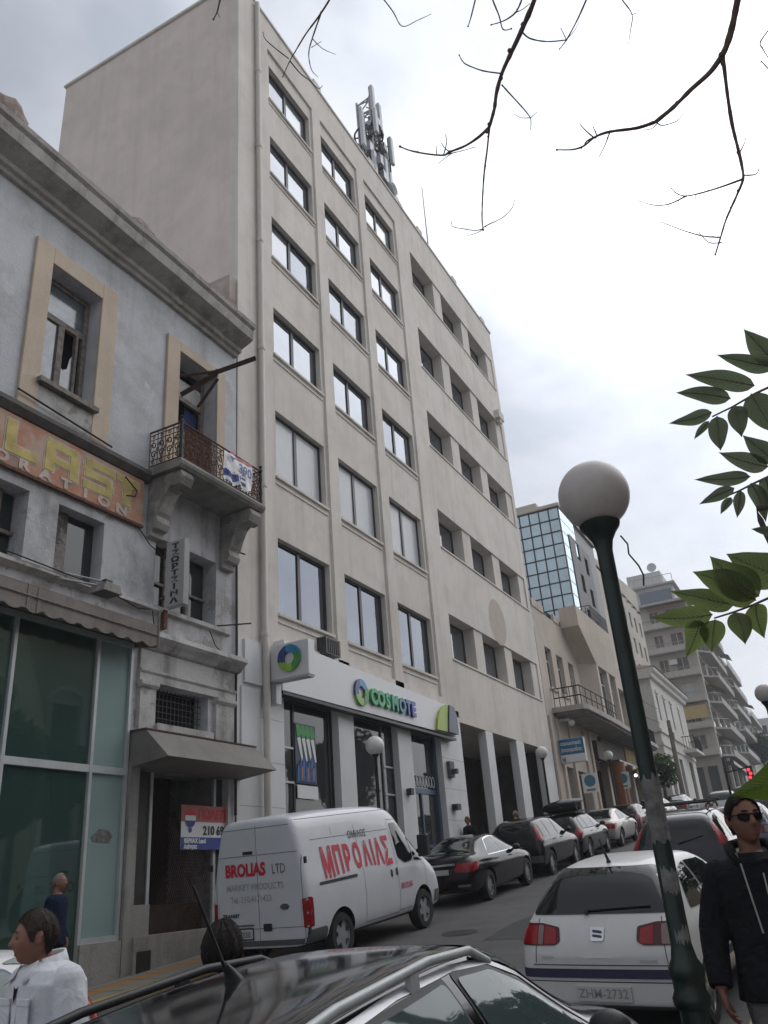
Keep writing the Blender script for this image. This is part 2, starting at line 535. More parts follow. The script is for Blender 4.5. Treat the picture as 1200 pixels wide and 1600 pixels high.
M['p_silver'] = paint('silver_car_paint', (0.40, 0.37, 0.35), 0.35, 0.5, dirt=0.1)
M['p_red'] = paint('dark_red_car_paint', (0.12, 0.012, 0.02), 0.3)
M['p_blue'] = paint('grey_blue_car_paint', (0.075, 0.095, 0.14), 0.3, 0.3)
M['p_mpv'] = paint('plum_grey_car_paint', (0.036, 0.034, 0.048), 0.32, 0.2, dirt=0.2, coat=0.25)

# ------------------------------------------------------------------ writing
def text_mesh(body, size, mtx, mat_, depth=0.004, bold=0.0, xs=1.0, align='LEFT', spacing=1.0, name='lettering', ay='BOTTOM_BASELINE'):
    cu = bpy.data.curves.new('t', 'FONT')
    cu.body = body
    cu.size = size
    cu.extrude = depth / 2
    cu.offset = bold
    cu.align_x = align
    cu.align_y = ay
    cu.space_character = spacing
    cu.resolution_u = 3
    o = bpy.data.objects.new('t', cu)
    COL.objects.link(o)
    dg = bpy.context.evaluated_depsgraph_get()
    me = bpy.data.meshes.new_from_object(o.evaluated_get(dg))
    bpy.data.objects.remove(o)
    bpy.data.curves.remove(cu)
    me.transform(mtx @ Matrix.Diagonal((xs, 1, 1, 1)))
    me.materials.clear()
    me.materials.append(mat_)
    me.name = name
    return me

def plane_mtx(origin, xdir, ydir):
    x = Vector(xdir).normalized()
    y = Vector(ydir).normalized()
    z = x.cross(y)
    m = Matrix((x, y, z)).transposed().to_4x4()
    m.translation = Vector(origin)
    return m

GZ = lambda x: -2.1 + 0.08 * x          # the road climbs 8 %
PZ = lambda x: GZ(x) + 0.13             # pavement top
TILT = -math.atan(0.08)

def shop_glass(name, tint, rough=0.02, extra=0.05, film=(0.30, 0.36, 0.35), fac=0.07):
    """thin clear pane: tinted see-through plus a Fresnel reflection, a little smeared"""
    m = bpy.data.materials.new(name)
    m.use_nodes = True
    t = m.node_tree
    nn, ll = t.nodes.new, t.links.new
    for n in list(t.nodes):
        if n.type != 'OUTPUT_MATERIAL': t.nodes.remove(n)
    o = [n for n in t.nodes if n.type == 'OUTPUT_MATERIAL'][0]
    tr = nn('ShaderNodeBsdfTransparent'); tr.inputs['Color'].default_value = tuple(tint) + (1,)
    gl = nn('ShaderNodeBsdfGlossy'); gl.inputs['Roughness'].default_value = rough; gl.inputs['Color'].default_value = (0.9, 0.95, 0.95, 1)
    fr = nn('ShaderNodeFresnel'); fr.inputs['IOR'].default_value = 1.5
    tc = nn('ShaderNodeTexCoord')
    n = nn('ShaderNodeTexNoise'); n.inputs['Scale'].default_value = 1.6; n.inputs['Detail'].default_value = 5
    ll(tc.outputs['Object'], n.inputs['Vector'])
    ma = nn('ShaderNodeMath'); ma.operation = 'MULTIPLY_ADD'
    ll(n.outputs['Fac'], ma.inputs[0]); ma.inputs[1].default_value = extra * 2
    ll(fr.outputs['Fac'], ma.inputs[2])
    df = nn('ShaderNodeBsdfDiffuse'); df.inputs['Color'].default_value = tuple(film) + (1,)
    m1 = nn('ShaderNodeMixShader'); ll(ma.outputs['Value'], m1.inputs['Fac'])
    ll(tr.outputs['BSDF'], m1.inputs[1]); ll(gl.outputs['BSDF'], m1.inputs[2])
    m2 = nn('ShaderNodeMixShader'); m2.inputs['Fac'].default_value = fac
    ll(m1.outputs['Shader'], m2.inputs[1]); ll(df.outputs['BSDF'], m2.inputs[2])
    ll(m2.outputs['Shader'], o.inputs['Surface'])
    return m
M['pane_green'] = shop_glass('clear_green_pane', (0.55, 0.70, 0.66), film=(0.16, 0.30, 0.26), fac=0.16)
M['pane_pale'] = shop_glass('clear_pale_pane', (0.72, 0.85, 0.83), 0.06, film=(0.36, 0.48, 0.47), fac=0.62)
M['bracket'] = plaster('sooty_bracket', (0.36, 0.345, 0.325), (0.07, 0.065, 0.06), 0.8, 0.95, (0.20, 0.185, 0.17), 0.56, 0.6, 2.2)
# ------------------------------------------------------------------ ground, road, pavements
def asphalt():
    m, t, b = principled('asphalt')
    nn, ll = t.nodes.new, t.links.new
    tc = nn('ShaderNodeTexCoord')
    n = nn('ShaderNodeTexNoise'); n.inputs['Scale'].default_value = 0.8; n.inputs['Detail'].default_value = 8; n.inputs['Roughness'].default_value = 0.7
    ll(tc.outputs['Object'], n.inputs['Vector'])
    r = nn('ShaderNodeValToRGB')
    r.color_ramp.elements[0].position = 0.30; r.color_ramp.elements[0].color = (0.040, 0.039, 0.039, 1)
    e_ = r.color_ramp.elements.new(0.44); e_.color = (0.070, 0.068, 0.067, 1)
    e_ = r.color_ramp.elements.new(0.56); e_.color = (0.078, 0.076, 0.075, 1)
    r.color_ramp.elements[1].position = 0.7; r.color_ramp.elements[1].color = (0.095, 0.093, 0.091, 1)
    ll(n.outputs['Fac'], r.inputs['Fac'])
    ll(r.outputs['Color'], b.inputs['Base Color'])
    b.inputs['Roughness'].default_value = 0.8
    n2 = nn('ShaderNodeTexNoise'); n2.inputs['Scale'].default_value = 90
    ll(tc.outputs['Object'], n2.inputs['Vector'])
    bp = nn('ShaderNodeBump'); bp.inputs['Strength'].default_value = 0.5; bp.inputs['Distance'].default_value = 0.01
    ll(n2.outputs['Fac'], bp.inputs['Height']); ll(bp.outputs['Normal'], b.inputs['Normal'])
    return m
M['asphalt'] = asphalt()
M['ground'] = mat('bare_ground', (0.11, 0.105, 0.095), 0.95, var=0.2, vscale=0.3)

def sheet(x0, x1, y0, y1, dz, n=1):
    mb = MB()
    for i in range(n):
        a, b = x0 + (x1 - x0) * i / n, x0 + (x1 - x0) * (i + 1) / n
        mb.quad((a, y0, GZ(a) + dz), (b, y0, GZ(b) + dz), (b, y1, GZ(b) + dz), (a, y1, GZ(a) + dz))
    return mb
tag(sheet(-80, 420, -160, 160, -0.03).build('ground', M['ground']), kind='structure')
tag(sheet(-60, 300, 1.15, 9.75, 0.0, 4).build('road', M['asphalt']), kind='structure')
tag(sheet(58.5, 67.8, 9.75, 60, 0.004).build('side_road', M['asphalt']), kind='structure')

def road_piece(name, pts, dz, m):
    mb = MB()
    mb.add([(x, y, GZ(x) + dz) for x, y in pts], [tuple(range(len(pts)))])
    return tag(mb.build(name, m), kind='structure')
M['patch_dark'] = mat('fresh_asphalt', (0.036, 0.036, 0.037), 0.85, var=0.2, vscale=4, bump=0.4, bscale=90)
M['patch_grey'] = mat('old_asphalt', (0.088, 0.086, 0.084), 0.85, var=0.2, vscale=4, bump=0.4, bscale=90)
road_piece('road_patch', [(14.2, 4.6), (17.6, 4.5), (17.8, 5.7), (16.1, 5.9), (14.3, 5.8)], 0.004, M['patch_dark'])
road_piece('road_patch', [(19.5, 5.2), (27.0, 5.15), (27.1, 5.9), (19.6, 6.0)], 0.004, M['patch_grey'])
road_piece('road_patch', [(11.0, 5.3), (13.0, 5.2), (13.2, 6.6), (11.2, 6.7)], 0.004, M['patch_grey'])
road_piece('manhole_cover', [(15.2 + 0.33 * math.cos(i * math.pi / 14), 6.6 + 0.33 * math.sin(i * math.pi / 14)) for i in range(28)], 0.008, M['mirror_dark'])

def pavement(name, y0, y1):
    mb = MB()
    for a, b in ((-60, 58), (68, 300)) if y0 > 5 else ((-60, 300),):
        vs = [(x, y, z) for x in (a, b) for y in (y0, y1) for z in (GZ(x) - 0.02, PZ(x) - 0.012)]
        mb.add(vs, [(0, 1, 3, 2), (4, 6, 7, 5), (1, 5, 7, 3), (0, 4, 5, 1), (2, 3, 7, 6)])
    return tag(mb.build(name, M['paver']), kind='structure')
pav_far = pavement('far_pavement', 9.9, 11.9)
pav_near = pavement('near_pavement', -9, 1.0)

def tilted_box(x0, x1, y0, y1, zf0, zf1):
    """box whose bottom and top follow the slope"""
    mb = MB()
    vs = [(x, y, z(x)) for z in (zf0, zf1) for y in (y0, y1) for x in (x0, x1)]
    mb.add(vs, [(0, 2, 3, 1), (4, 5, 7, 6), (0, 1, 5, 4), (2, 6, 7, 3), (0, 4, 6, 2), (1, 3, 7, 5)])
    return mb
def kerb_run(parent, x0, x1, y0, y1, name, m):
    base = tilted_box(0.006, 0.994, y0, y1, lambda x: -0.1 + 0.08 * x, lambda x: 0.13 + 0.08 * x).mesh(name, m)
    n = int(x1 - x0)
    for i in range(n):
        o = link(name, base, parent)
        o.location = (x0 + i, 0, GZ(x0 + i) + random.uniform(-0.004, 0.004))
kerb_run(pav_far, 2, 40, 9.75, 9.9, 'kerb_stone', M['kerb_yellow'])
kerb_run(pav_near, -1, 22, 1.0, 1.15, 'kerb_stone', M['kerb_yellow'])
slab_a = tilted_box(0.004, 0.396, 0.004, 0.366, lambda x: -0.05 + 0.08 * x, lambda x: 0.08 * x).mesh('paving_slab', M['paver'])
slab_b = tilted_box(0.004, 0.396, 0.004, 0.366, lambda x: -0.05 + 0.08 * x, lambda x: 0.08 * x).mesh('paving_slab', M['paver_or'])
for j in range(3):
    for i in range(24):
        x = 6.4 + 0.4 * i
        o = link('paving_slab', slab_b if j == 1 else slab_a, pav_far)
        o.location = (x, 9.9 + 0.37 * j, PZ(x) + random.uniform(-0.003, 0.004))

# ------------------------------------------------------------------ walls with real openings
def wall(mb, x0, x1, z0, z1, y, holes, depth, mi=0, fn=None):
    """front face in the plane Y=y with openings (x0, x1, z0, z1) and reveals going back by depth"""
    fn = fn or (lambda u, z, d: (u, y + d, z))
    xs = sorted(set([x0, x1] + [h[i] for h in holes for i in (0, 1) if x0 <= h[i] <= x1]))
    zs = sorted(set([z0, z1] + [h[i] for h in holes for i in (2, 3) if z0 <= h[i] <= z1]))
    for i in range(len(xs) - 1):
        for k in range(len(zs) - 1):
            cx, cz = (xs[i] + xs[i + 1]) / 2, (zs[k] + zs[k + 1]) / 2
            if any(h[0] < cx < h[1] and h[2] < cz < h[3] for h in holes):
                continue
            mb.quad(fn(xs[i], zs[k], 0), fn(xs[i + 1], zs[k], 0), fn(xs[i + 1], zs[k + 1], 0), fn(xs[i], zs[k + 1], 0), mi)
    for h in holes:
        a, b, c, d = h[:4]
        dp = h[4] if len(h) > 4 else depth
        mb.quad(fn(a, c, 0), fn(a, d, 0), fn(a, d, dp), fn(a, c, dp), mi)
        mb.quad(fn(b, c, 0), fn(b, c, dp), fn(b, d, dp), fn(b, d, 0), mi)
        mb.quad(fn(a, d, 0), fn(b, d, 0), fn(b, d, dp), fn(a, d, dp), mi)
        mb.quad(fn(a, c, 0), fn(a, c, dp), fn(b, c, dp), fn(b, c, 0), mi)
    return mb

def back_box(mb, x0, x1, y0, y1, z0, z1, mi=0):
    """shell without a front: sides, back and roof of a block"""
    mb.quad((x0, y0, z0), (x0, y0, z1), (x0, y1, z1), (x0, y1, z0), mi)
    mb.quad((x1, y0, z0), (x1, y1, z0), (x1, y1, z1), (x1, y0, z1), mi)
    mb.quad((x0, y1, z0), (x0, y1, z1), (x1, y1, z1), (x1, y1, z0), mi)
    mb.quad((x0, y0, z1), (x1, y0, z1), (x1, y1, z1), (x0, y1, z1), mi)

def window(parent, x0, x1, z0, z1, y, fm, pm, mull=(0.5,), bars=(), fw_=0.07, name='window', mw=0.09, glass=None, dy=0.06):
    """frame with panes as sub-parts"""
    mb = MB()
    mb.box(x0, x1, y, y + dy, z0, z0 + fw_).box(x0, x1, y, y + dy, z1 - fw_, z1)
    mb.box(x0, x0 + fw_, y, y + dy, z0 + fw_, z1 - fw_).box(x1 - fw_, x1, y, y + dy, z0 + fw_, z1 - fw_)
    xs = [x0 + fw_]
    for m_ in mull:
        c = x0 + (x1 - x0) * m_
        mb.box(c - mw / 2, c + mw / 2, y - 0.005, y + dy - 0.005, z0 + fw_, z1 - fw_)
        xs += [c - mw / 2, c + mw / 2]
    xs.append(x1 - fw_)
    for b_ in bars:
        c = z0 + (z1 - z0) * b_
        mb.box(x0 + fw_, x1 - fw_, y + 0.004, y + dy - 0.01, c - 0.03, c + 0.03)
    o = mb.build(name, fm, parent)
    for i in range(0, len(xs), 2):
        p = MB().box(xs[i], xs[i + 1], y + dy * 0.5, y + dy * 0.5 + 0.012, z0 + fw_, z1 - fw_)
        pmm = pm[(i // 2) % len(pm)] if isinstance(pm, (list, tuple)) else pm
        p.build('pane', pmm, o)
    return o

# ------------------------------------------------------------------ the office building
OB = tag(empty('office_building', (14.5, 11, PZ(14.5))), 'tall pale seven-storey office block with rows of dark-framed windows and a shop below', 'building')
cols = [(16.3, 18.85), (19.66, 22.22), (23.04, 25.62)]
rows = [(6.27, 8.31), (10.08, 12.13), (14.0, 15.66), (17.55, 19.17), (21.0, 22.64), (24.36, 26.0)]
holes = [(a, b, c, d, 0.28) for a, b in cols for c, d in rows]
mb = MB()
wall(mb, 16.12, 25.78, 5.3, 26.62, 11.08, holes, 0.28)
strips = [(7.2, 8.9), (11.55, 13.15), (15.95, 17.62), (19.75, 21.8), (24.1, 25.98)]
wall(mb, 25.78, 37.85, 5.1, 26.62, 11.0, [(27.15, 37.45, a, b, 0.62) for a, b in strips], 0.62)
# piers between the window bays stand proud and lean back softly into the bays
for a, b in ((14.5, 16.12), (18.98, 19.54), (22.35, 22.92)):
    mb.box(a, b, 11.0, 11.3, 5.3, 26.62)
mb.quad((25.78, 11.0, 5.3), (25.78, 11.08, 5.3), (25.78, 11.08, 26.62), (25.78, 11.0, 26.62))
mb.box(14.5, 37.85, 11.0, 11.3, 26.62, 28.1)
for z0 in (5.3,):
    mb.box(16.12, 25.78, 11.0, 11.075, 5.3, 5.62)
back_box(mb, 14.63, 37.85, 11.31, 18.84, 5.0, 27.55)
facade = mb.build('facade_wall', M['office'], OB)
side = MB()
side.box(14.502, 14.62, 11.302, 19.0, -1.4, 28.09).box(14.62, 37.6, 18.85, 19.0, -1.0, 27.5)
side.build('side_wall', M['office_side'], OB)
co = MB()
co.box(14.42, 37.93, 10.95, 11.32, 28.1, 28.2).box(14.42, 14.75, 11.32, 19.05, 28.1, 28.2)
for x in (19.2, 23.6, 28.4, 32.6, 36.6):
    co.box(x, x + 0.5, 10.97, 11.3, 28.2, 28.48)
co.build('parapet_coping', M['office'], OB)
rl = MB()
for x in [14.7 + 1.45 * i for i in range(17)]:
    rl.tube([(x, 11.15, 28.2), (x, 11.15, 28.62)], 0.018, 6)
rl.tube([(14.6, 11.15, 28.62), (37.8, 11.15, 28.62)], 0.02, 6)
rl.build('roof_rail', M['galv'], OB)
rnd = random.Random(3)
for ci, (a, b) in enumerate(cols):
    for ri, (c, d) in enumerate(rows):
        pm = M['pane_mid'] if ri == 0 else (M['pane_blind'] if ri == 1 else [M[rnd.choice(('pane_sky', 'pane_sky', 'pane_sky_b', 'pane_sky_c'))] for _ in range(2)])
        window(OB, a + 0.004, b - 0.004, c + 0.004, d - 0.004, 11.24, M['frame_dark'], pm, mull=(0.47,), fw_=0.075, mw=0.13)
        s = MB()
        s.box(a - 0.06, b + 0.06, 11.01, 11.4, c - 0.07, c - 0.002)
        s.box(a - 0.04, b + 0.04, 11.05, 11.078, c - 0.24, c - 0.2)
        s.build('window_sill', M['office'], OB)
for ri, (c, d) in enumerate(strips):
    for k in range(3):
        x0 = 27.16 + 3.46 * k
        window(OB, x0, x0 + 2.55, c + 0.004, d - 0.004, 11.5, M['frame_dark'], [M['pane_dark'], M['pane_sky']] if ri > 1 else [M['pane_mid'], M['pane_sky']], mull=(0.42,), fw_=0.07, mw=0.1)
        p = MB().box(x0 + 2.55, min(x0 + 3.46, 37.44), 11.06, 11.6, c + 0.004, d - 0.004)
        p.build('window_pier', M['office'], OB)
sl = MB()
for c, d in strips:
    sl.box(27.1, 37.5, 10.955, 11.05, c - 0.06, c - 0.003)
sl.build('strip_sill', M['office'], OB)
# drainpipe with collars
dp = MB()
dp.tube([(15.42, 10.9, 28.0), (15.42, 10.9, 5.5), (15.42, 10.86, 5.2), (15.42, 10.86, PZ(15.4))], 0.085, 10)
for z in (24.6, 21.2, 17.4, 13.6, 9.4, 5.5, 2.6):
    dp.lathe([(0.1, -0.06), (0.11, 0), (0.1, 0.06)], (15.42, 10.9 if z > 5.4 else 10.86, z), 10)
dp.build('drainpipe', M['pipe'], OB, smooth='auto')
# round ghost of a removed clock or emblem, a painted disc slightly proud of the wall
MB().lathe([(0.0, 10.995), (1.0, 10.995), (1.0, 11.0)], (32.6, 0, 9.82), 40, axis='y').build('round_patch', M['circle_paint'], OB)
MB().box(36.55, 37.3, 10.75, 11.0, 21.9, 22.35).box(36.75, 37.1, 10.8, 11.0, 21.7, 21.9).build('vent_box', M['office'], OB)
ac = MB()
ac.box(18.02, 18.75, 10.8, 11.12, 5.58, 6.02)
ac.build('air_conditioner', M['frame_dark'], OB)
g = MB()
for k in range(6):
    g.box(18.12 + 0.1 * k, 18.16 + 0.1 * k, 10.78, 10.8, 5.62, 5.98)
g.build('air_conditioner_grille', mat('ac_brown', (0.10, 0.085, 0.075), 0.6), OB)

# ---- ground storey: marble piers, shop glass, door, arcade
gf = MB()
wall(gf, 14.5, 27.1, -1.4, 5.3, 11.0, [(16.3, 18.8, -0.5, 4.25), (19.6, 22.2, -0.3, 4.25), (23.1, 25.3, -0.35, 4.3)], 0.42)
gf.build('shop_wall', M['marble'], OB)
j = MB()
for z in (-0.2, 0.75, 1.7, 2.65, 3.6):
    j.box(14.62, 16.28, 10.998, 11.02, z, z + 0.008)
    j.box(25.32, 27.08, 10.998, 11.02, z, z + 0.008)
j.build('cladding_joint', M['grey_p'], OB)
tr = MB()
tr.box(14.72, 16.1, 10.94, 11.0, 4.3, 5.28)
tr.box(14.62, 15.3, 10.96, 10.995, 2.4, 4.2)
tr.build('marble_panel', M['marble'], OB)
lt = MB()
lt.box(27.1, 37.85, 11.0, 11.5, 4.95, 5.1).box(27.1, 37.85, 11.5, 15, 5.0, 5.1)
lt.box(25.3, 27.1, 11.42, 15, -0.6, 5.0)
lt.build('arcade_ceiling', M['office'], OB)
for a, b in ((29.55, 30.3), (32.95, 33.9), (36.3, 37.84)):
    MB().box(a, b, 11.0, 11.32, GZ(a) - 0.1, 4.95).build('arcade_pillar', M['marble'], OB, bevel=0.02)
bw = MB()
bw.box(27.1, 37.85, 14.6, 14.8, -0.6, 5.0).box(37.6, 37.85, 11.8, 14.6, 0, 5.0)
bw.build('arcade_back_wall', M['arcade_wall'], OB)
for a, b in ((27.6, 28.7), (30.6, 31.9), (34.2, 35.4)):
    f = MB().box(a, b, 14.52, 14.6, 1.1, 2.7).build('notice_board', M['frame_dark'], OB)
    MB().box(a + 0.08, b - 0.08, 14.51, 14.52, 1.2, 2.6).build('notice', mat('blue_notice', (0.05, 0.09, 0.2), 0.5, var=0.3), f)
for k, (a, b, z0, mul, bars) in enumerate(((16.31, 18.79, -0.49, (0.27, 0.93), (0.78, 0.58)), (19.61, 22.19, -0.29, (0.74,), (0.74, 0.55)))):
    window(OB, a, b, z0, 4.24, 11.2, M['frame_dark'], M['pane_shop'], mull=mul, fw_=0.06, name='shop_window', mw=0.07)
    br = MB()
    if k == 0:
        for z in (3.1, 2.32): br.box(a + 0.06, 16.95, 11.185, 11.25, z - 0.025, z + 0.025)
    else:
        for z in (3.05, 2.3): br.box(21.55, b - 0.06, 11.185, 11.25, z - 0.025, z + 0.025)
    br.build('transom', M['frame_grey'], OB)
d = MB()
d.box(23.11, 25.29, 11.25, 11.35, 2.45, 2.6).box(23.11, 23.25, 11.25, 11.35, -0.3, 4.29).box(25.12, 25.29, 11.2, 11.38, -0.3, 4.29).box(23.25, 25.12, 11.25, 11.35, 4.15, 4.29)
d.box(24.02, 24.1, 11.25, 11.35, -0.3, 2.45).box(24.05, 24.55, 11.2, 11.25, 0.9, 1.0)
d.build('door_frame', mat('blue_grey_frame', (0.07, 0.10, 0.15), 0.4, 0.3), OB)
dl = MB().box(23.25, 24.02, 11.3, 11.32, -0.3, 2.45).box(24.1, 25.12, 11.3, 11.32, -0.3, 2.45)
dl.build('door_leaf', M['pane_shop'], OB)
MB().box(23.25, 25.12, 11.3, 11.32, 2.6, 4.15).build('transom_light', M['pane_dark'], OB)
gr = MB()
for k in range(8):
    x = 23.4 + 0.22 * k
    gr.tube([(x + 0.1 * math.cos(t * 0.52), 11.24, 2.82 + 0.16 * math.sin(t * 0.52)) for t in range(13)], 0.015, 5)
gr.build('grille_ring', M['frame_grey'], OB)
sd_ = MB()
sd_.box(25.6, 25.95, 10.88, 11.0, 3.0, 3.5).box(25.7, 25.85, 10.7, 10.88, 3.1, 3.25)
sd_.build('alarm_box', M['grey_p'], OB)
MB().box(25.7, 26.0, 10.8, 11.0, 2.0, 2.18).box(22.5, 22.7, 10.85, 11.0, 2.3, 2.48).build('door_camera', M['black_p'], OB)
MB().box(25.45, 25.72, 10.985, 11.0, 0.5, 1.15).build('name_plate', M['grey_p'], OB)

# ---- shop sign: white fascia with emblem, letters, leaf shape
fs = tag(empty('shop_sign', (16.4, 10.7, 4.4)), 'long white shop fascia with green-to-blue raised letters and a round swirl', 'sign')
p = MB()
p.prism([(15.85, 4.25), (26.1, 4.31), (26.05, 5.23), (15.95, 5.47)], lambda u, v, t: (u, t, v), 10.72, 10.99)
p.build('fascia', M['white_sign'], fs)
MB().box(15.9, 26.05, 10.74, 10.98, 4.17, 4.245).build('fascia_trim', M['frame_dark'], fs)
def ring_emblem(parent, c, r, xd, nrm, squash=1.0):
    """round swirl emblem: four curved blades round a white square"""
    xd = Vector(xd); nrm = Vector(nrm); zd = Vector((0, 0, 1)); c = Vector(c)
    colr = [(0.03, 0.22, 0.42), (0.025, 0.05, 0.19), (0.25, 0.45, 0.06), (0.06, 0.26, 0.07)]
    disc = MB()
    for k in range(4):
        mb = MB()
        a0 = math.pi / 2 * k + 0.25
        outer = [(math.cos(a0 + 1.75 * i / 14), math.sin(a0 + 1.75 * i / 14)) for i in range(15)]
        inner = [(0.46 * math.cos(a0 + 1.75 - 1.35 * i / 8), 0.46 * math.sin(a0 + 1.75 - 1.35 * i / 8)) for i in range(9)]
        mb.prism(outer + inner, lambda u, v, t: c + xd * (u * r * squash) + zd * (v * r) + nrm * (t + 0.006 * k), 0.004, 0.06)
        mb.build('emblem_blade', mat('emblem_%d' % k, colr[k], 0.35, var=0.3, vscale=2), parent)
ring_emblem(fs, (19.55, 10.72, 4.76), 0.36, (1, 0, 0), (0, -1, 0))
lc = [(0.02, 0.33, 0.10), (0.02, 0.33, 0.11), (0.02, 0.33, 0.13), (0.02, 0.28, 0.15), (0.02, 0.16, 0.22), (0.03, 0.08, 0.30), (0.035, 0.05, 0.30)]
x = 20.02
for ch, c_ in zip('COSMOTE', lc):
    wdt = {'M': 0.52, 'O': 0.455, 'C': 0.39, 'S': 0.37}.get(ch, 0.35)
    me = text_mesh(ch, 0.57, plane_mtx((x + wdt / 2, 10.67, 4.55 - 0.004 * (x - 20.0)), (1, 0, 0), (0, 0, 1)), mat('sign_letter_paint', c_, 0.35), 0.08, 0.030, 0.92, 'CENTER', name='letter')
    link('letter', me, fs, True)
    x += wdt - 0.005
lf = MB()
lf.prism([(24.34, 4.33), (24.46, 4.68), (24.72, 4.98), (25.12, 5.2), (25.4, 5.24), (25.28, 4.88), (25.16, 4.34)], lambda u, v, t: (u, t, v), 10.64, 10.715)
lf.build('leaf_shape', mat('lime_green', (0.30, 0.42, 0.03), 0.4), fs)
lf = MB()
lf.prism([(25.18, 4.34), (25.3, 4.88), (25.42, 5.24), (25.78, 5.2), (25.96, 4.93), (25.96, 4.34)], lambda u, v, t: (u, t, v), 10.6, 10.71)
lf.build('leaf_shape', mat('leaf_navy', (0.045, 0.06, 0.11), 0.4), fs)

cb_ = tag(empty('cube_sign', (16.3, 11, 4.5)), 'square white projecting box sign with a round green and blue emblem', 'sign')
p = MB().box(15.55, 15.83, 9.8, 10.84, 4.42, 5.24)
p.build('sign_box', M['white_sign'], cb_, bevel=0.015)
ring_emblem(cb_, (15.55, 10.29, 4.86), 0.31, (0, -1, 0), (-1, 0, 0))
MB().box(15.6, 15.8, 10.72, 10.995, 3.9, 4.42).box(15.56, 15.82, 9.82, 10.82, 4.385, 4.415).build('mounting_bracket', M['frame_grey'], cb_)

po = tag(empty('window_poster', (17.4, 11.15, 2.0)), 'colourful window poster with green fan shapes and blue figures above a white card', 'poster')
MB().box(17.0, 17.92, 11.17, 11.18, 2.32, 3.72).build('poster_sheet', mat('poster_dark', (0.05, 0.07, 0.10), 0.5), po)
gq, wq, bq, oq = MB(), MB(), MB(), MB()
for k in range(4):
    x0 = 17.02 + 0.2 * k
    gq.prism([(x0, 3.68), (x0 + 0.17, 3.7), (x0 + 0.26, 3.45), (x0 + 0.06, 3.38)], lambda u, v, t: (u, t, v), 11.155, 11.168)
    wq.prism([(x0 + 0.06, 3.36), (x0 + 0.2, 3.4), (x0 + 0.3, 2.86), (x0 + 0.24, 2.84)], lambda u, v, t: (min(u, 17.92), t, v), 11.158, 11.168)
for k in range(7):
    x0 = 17.04 + 0.12 * k
    zt = 2.78 + 0.1 * ((k * 7) % 3)
    bq.prism([(x0, 2.36), (x0 + 0.1, 2.36), (x0 + 0.11, zt - 0.1), (x0 + 0.06, zt), (x0 + 0.01, zt - 0.1)], lambda u, v, t: (u, t, v), 11.15, 11.168)
for k in range(3):
    oq.prism([(17.2 + 0.25 * k, 2.4), (17.26 + 0.25 * k, 2.4), (17.28 + 0.25 * k, 2.7), (17.22 + 0.25 * k, 2.7)], lambda u, v, t: (u, t, v), 11.142, 11.15)
gq.build('poster_print', mat('poster_green', (0.06, 0.32, 0.09), 0.5), po)
wq.build('poster_print', M['white_ink'], po)
bq.build('poster_print', mat('poster_blue', (0.03, 0.10, 0.30), 0.5, var=0.5, vscale=6), po)
oq.build('poster_print', mat('poster_orange', (0.35, 0.16, 0.07), 0.5), po)
MB().box(17.05, 17.95, 11.16, 11.175, 1.98, 2.28).build('card', M['white_ink'], po)

# ---- things on the roof: phone mast, whip aerial
ma = tag(empty('phone_mast', (27.6, 12.5, 27.6)), 'lattice phone mast with white panel antennas rising above the office roof', 'antenna mast')
def lattice(z0, z1, hw, cx, cy, step, r):
    mb = MB()
    cs = [(cx - hw, cy - hw), (cx + hw, cy - hw), (cx + hw, cy + hw), (cx - hw, cy + hw)]
    for x, y in cs: mb.tube([(x, y, z0), (x, y, z1)], r, 6)
    z = z0
    while z < z1 - 0.05:
        for i in range(4):
            a, b = cs[i], cs[(i + 1) % 4]
            mb.tube([(a[0], a[1], z), (b[0], b[1], min(z1, z + step))], r * 0.6, 5)
            mb.tube([(a[0], a[1], z), (b[0], b[1], z)], r * 0.6, 5)
        z += step
    return mb
lattice(27.6, 36.2, 0.36, 27.1, 12.5, 0.7, 0.06).build('lattice_tower', M['galv'], ma)
for z in (32.3, 34.0):
    pl = MB()
    pl.tube([(27.1 + 0.72 * math.cos(i * math.pi / 8), 12.5 + 0.72 * math.sin(i * math.pi / 8), z) for i in range(17)], 0.05, 6)
    for i in range(4): pl.tube([(27.1, 12.5, z), (27.1 + 0.72 * math.cos(i * math.pi / 2 + .4), 12.5 + 0.72 * math.sin(i * math.pi / 2 + .4), z)], 0.04, 5)
    pl.build('platform_ring', M['mirror_dark'], ma)
def panel(x, y, z0, z1, wd=0.3):
    MB().box(x - wd / 2, x + wd / 2, y - 0.09, y + 0.09, z0, z1).build('panel_antenna', M['antenna'], ma, bevel=0.05)
    MB().tube([(x, y + 0.14, z0 - 0.4), (x, y + 0.14, z1 + 0.05)], 0.045, 6).tube([(x, y + 0.14, z0 + 0.3), (27.1, 12.5, z0 + 0.35)], 0.03, 5).tube([(x, y + 0.14, z1 - 0.5), (27.1, 12.5, z1 - 0.6)], 0.03, 5).build('antenna_pole', M['mirror_dark'], ma)
for a in ((26.85, 12.0, 34.7, 37.0), (27.75, 12.1, 34.4, 36.7), (25.6, 12.1, 31.7, 34.2), (28.55, 12.2, 31.3, 34.0), (26.2, 11.9, 30.0, 31.8), (28.6, 12.0, 29.4, 31.0), (27.2, 11.8, 30.6, 32.2), (26.3, 11.7, 33.0, 34.6), (27.9, 11.7, 32.4, 34.2), (25.9, 12.0, 29.0, 30.6), (27.5, 11.6, 28.6, 29.9)):
    panel(*a)
rr = random.Random(5)
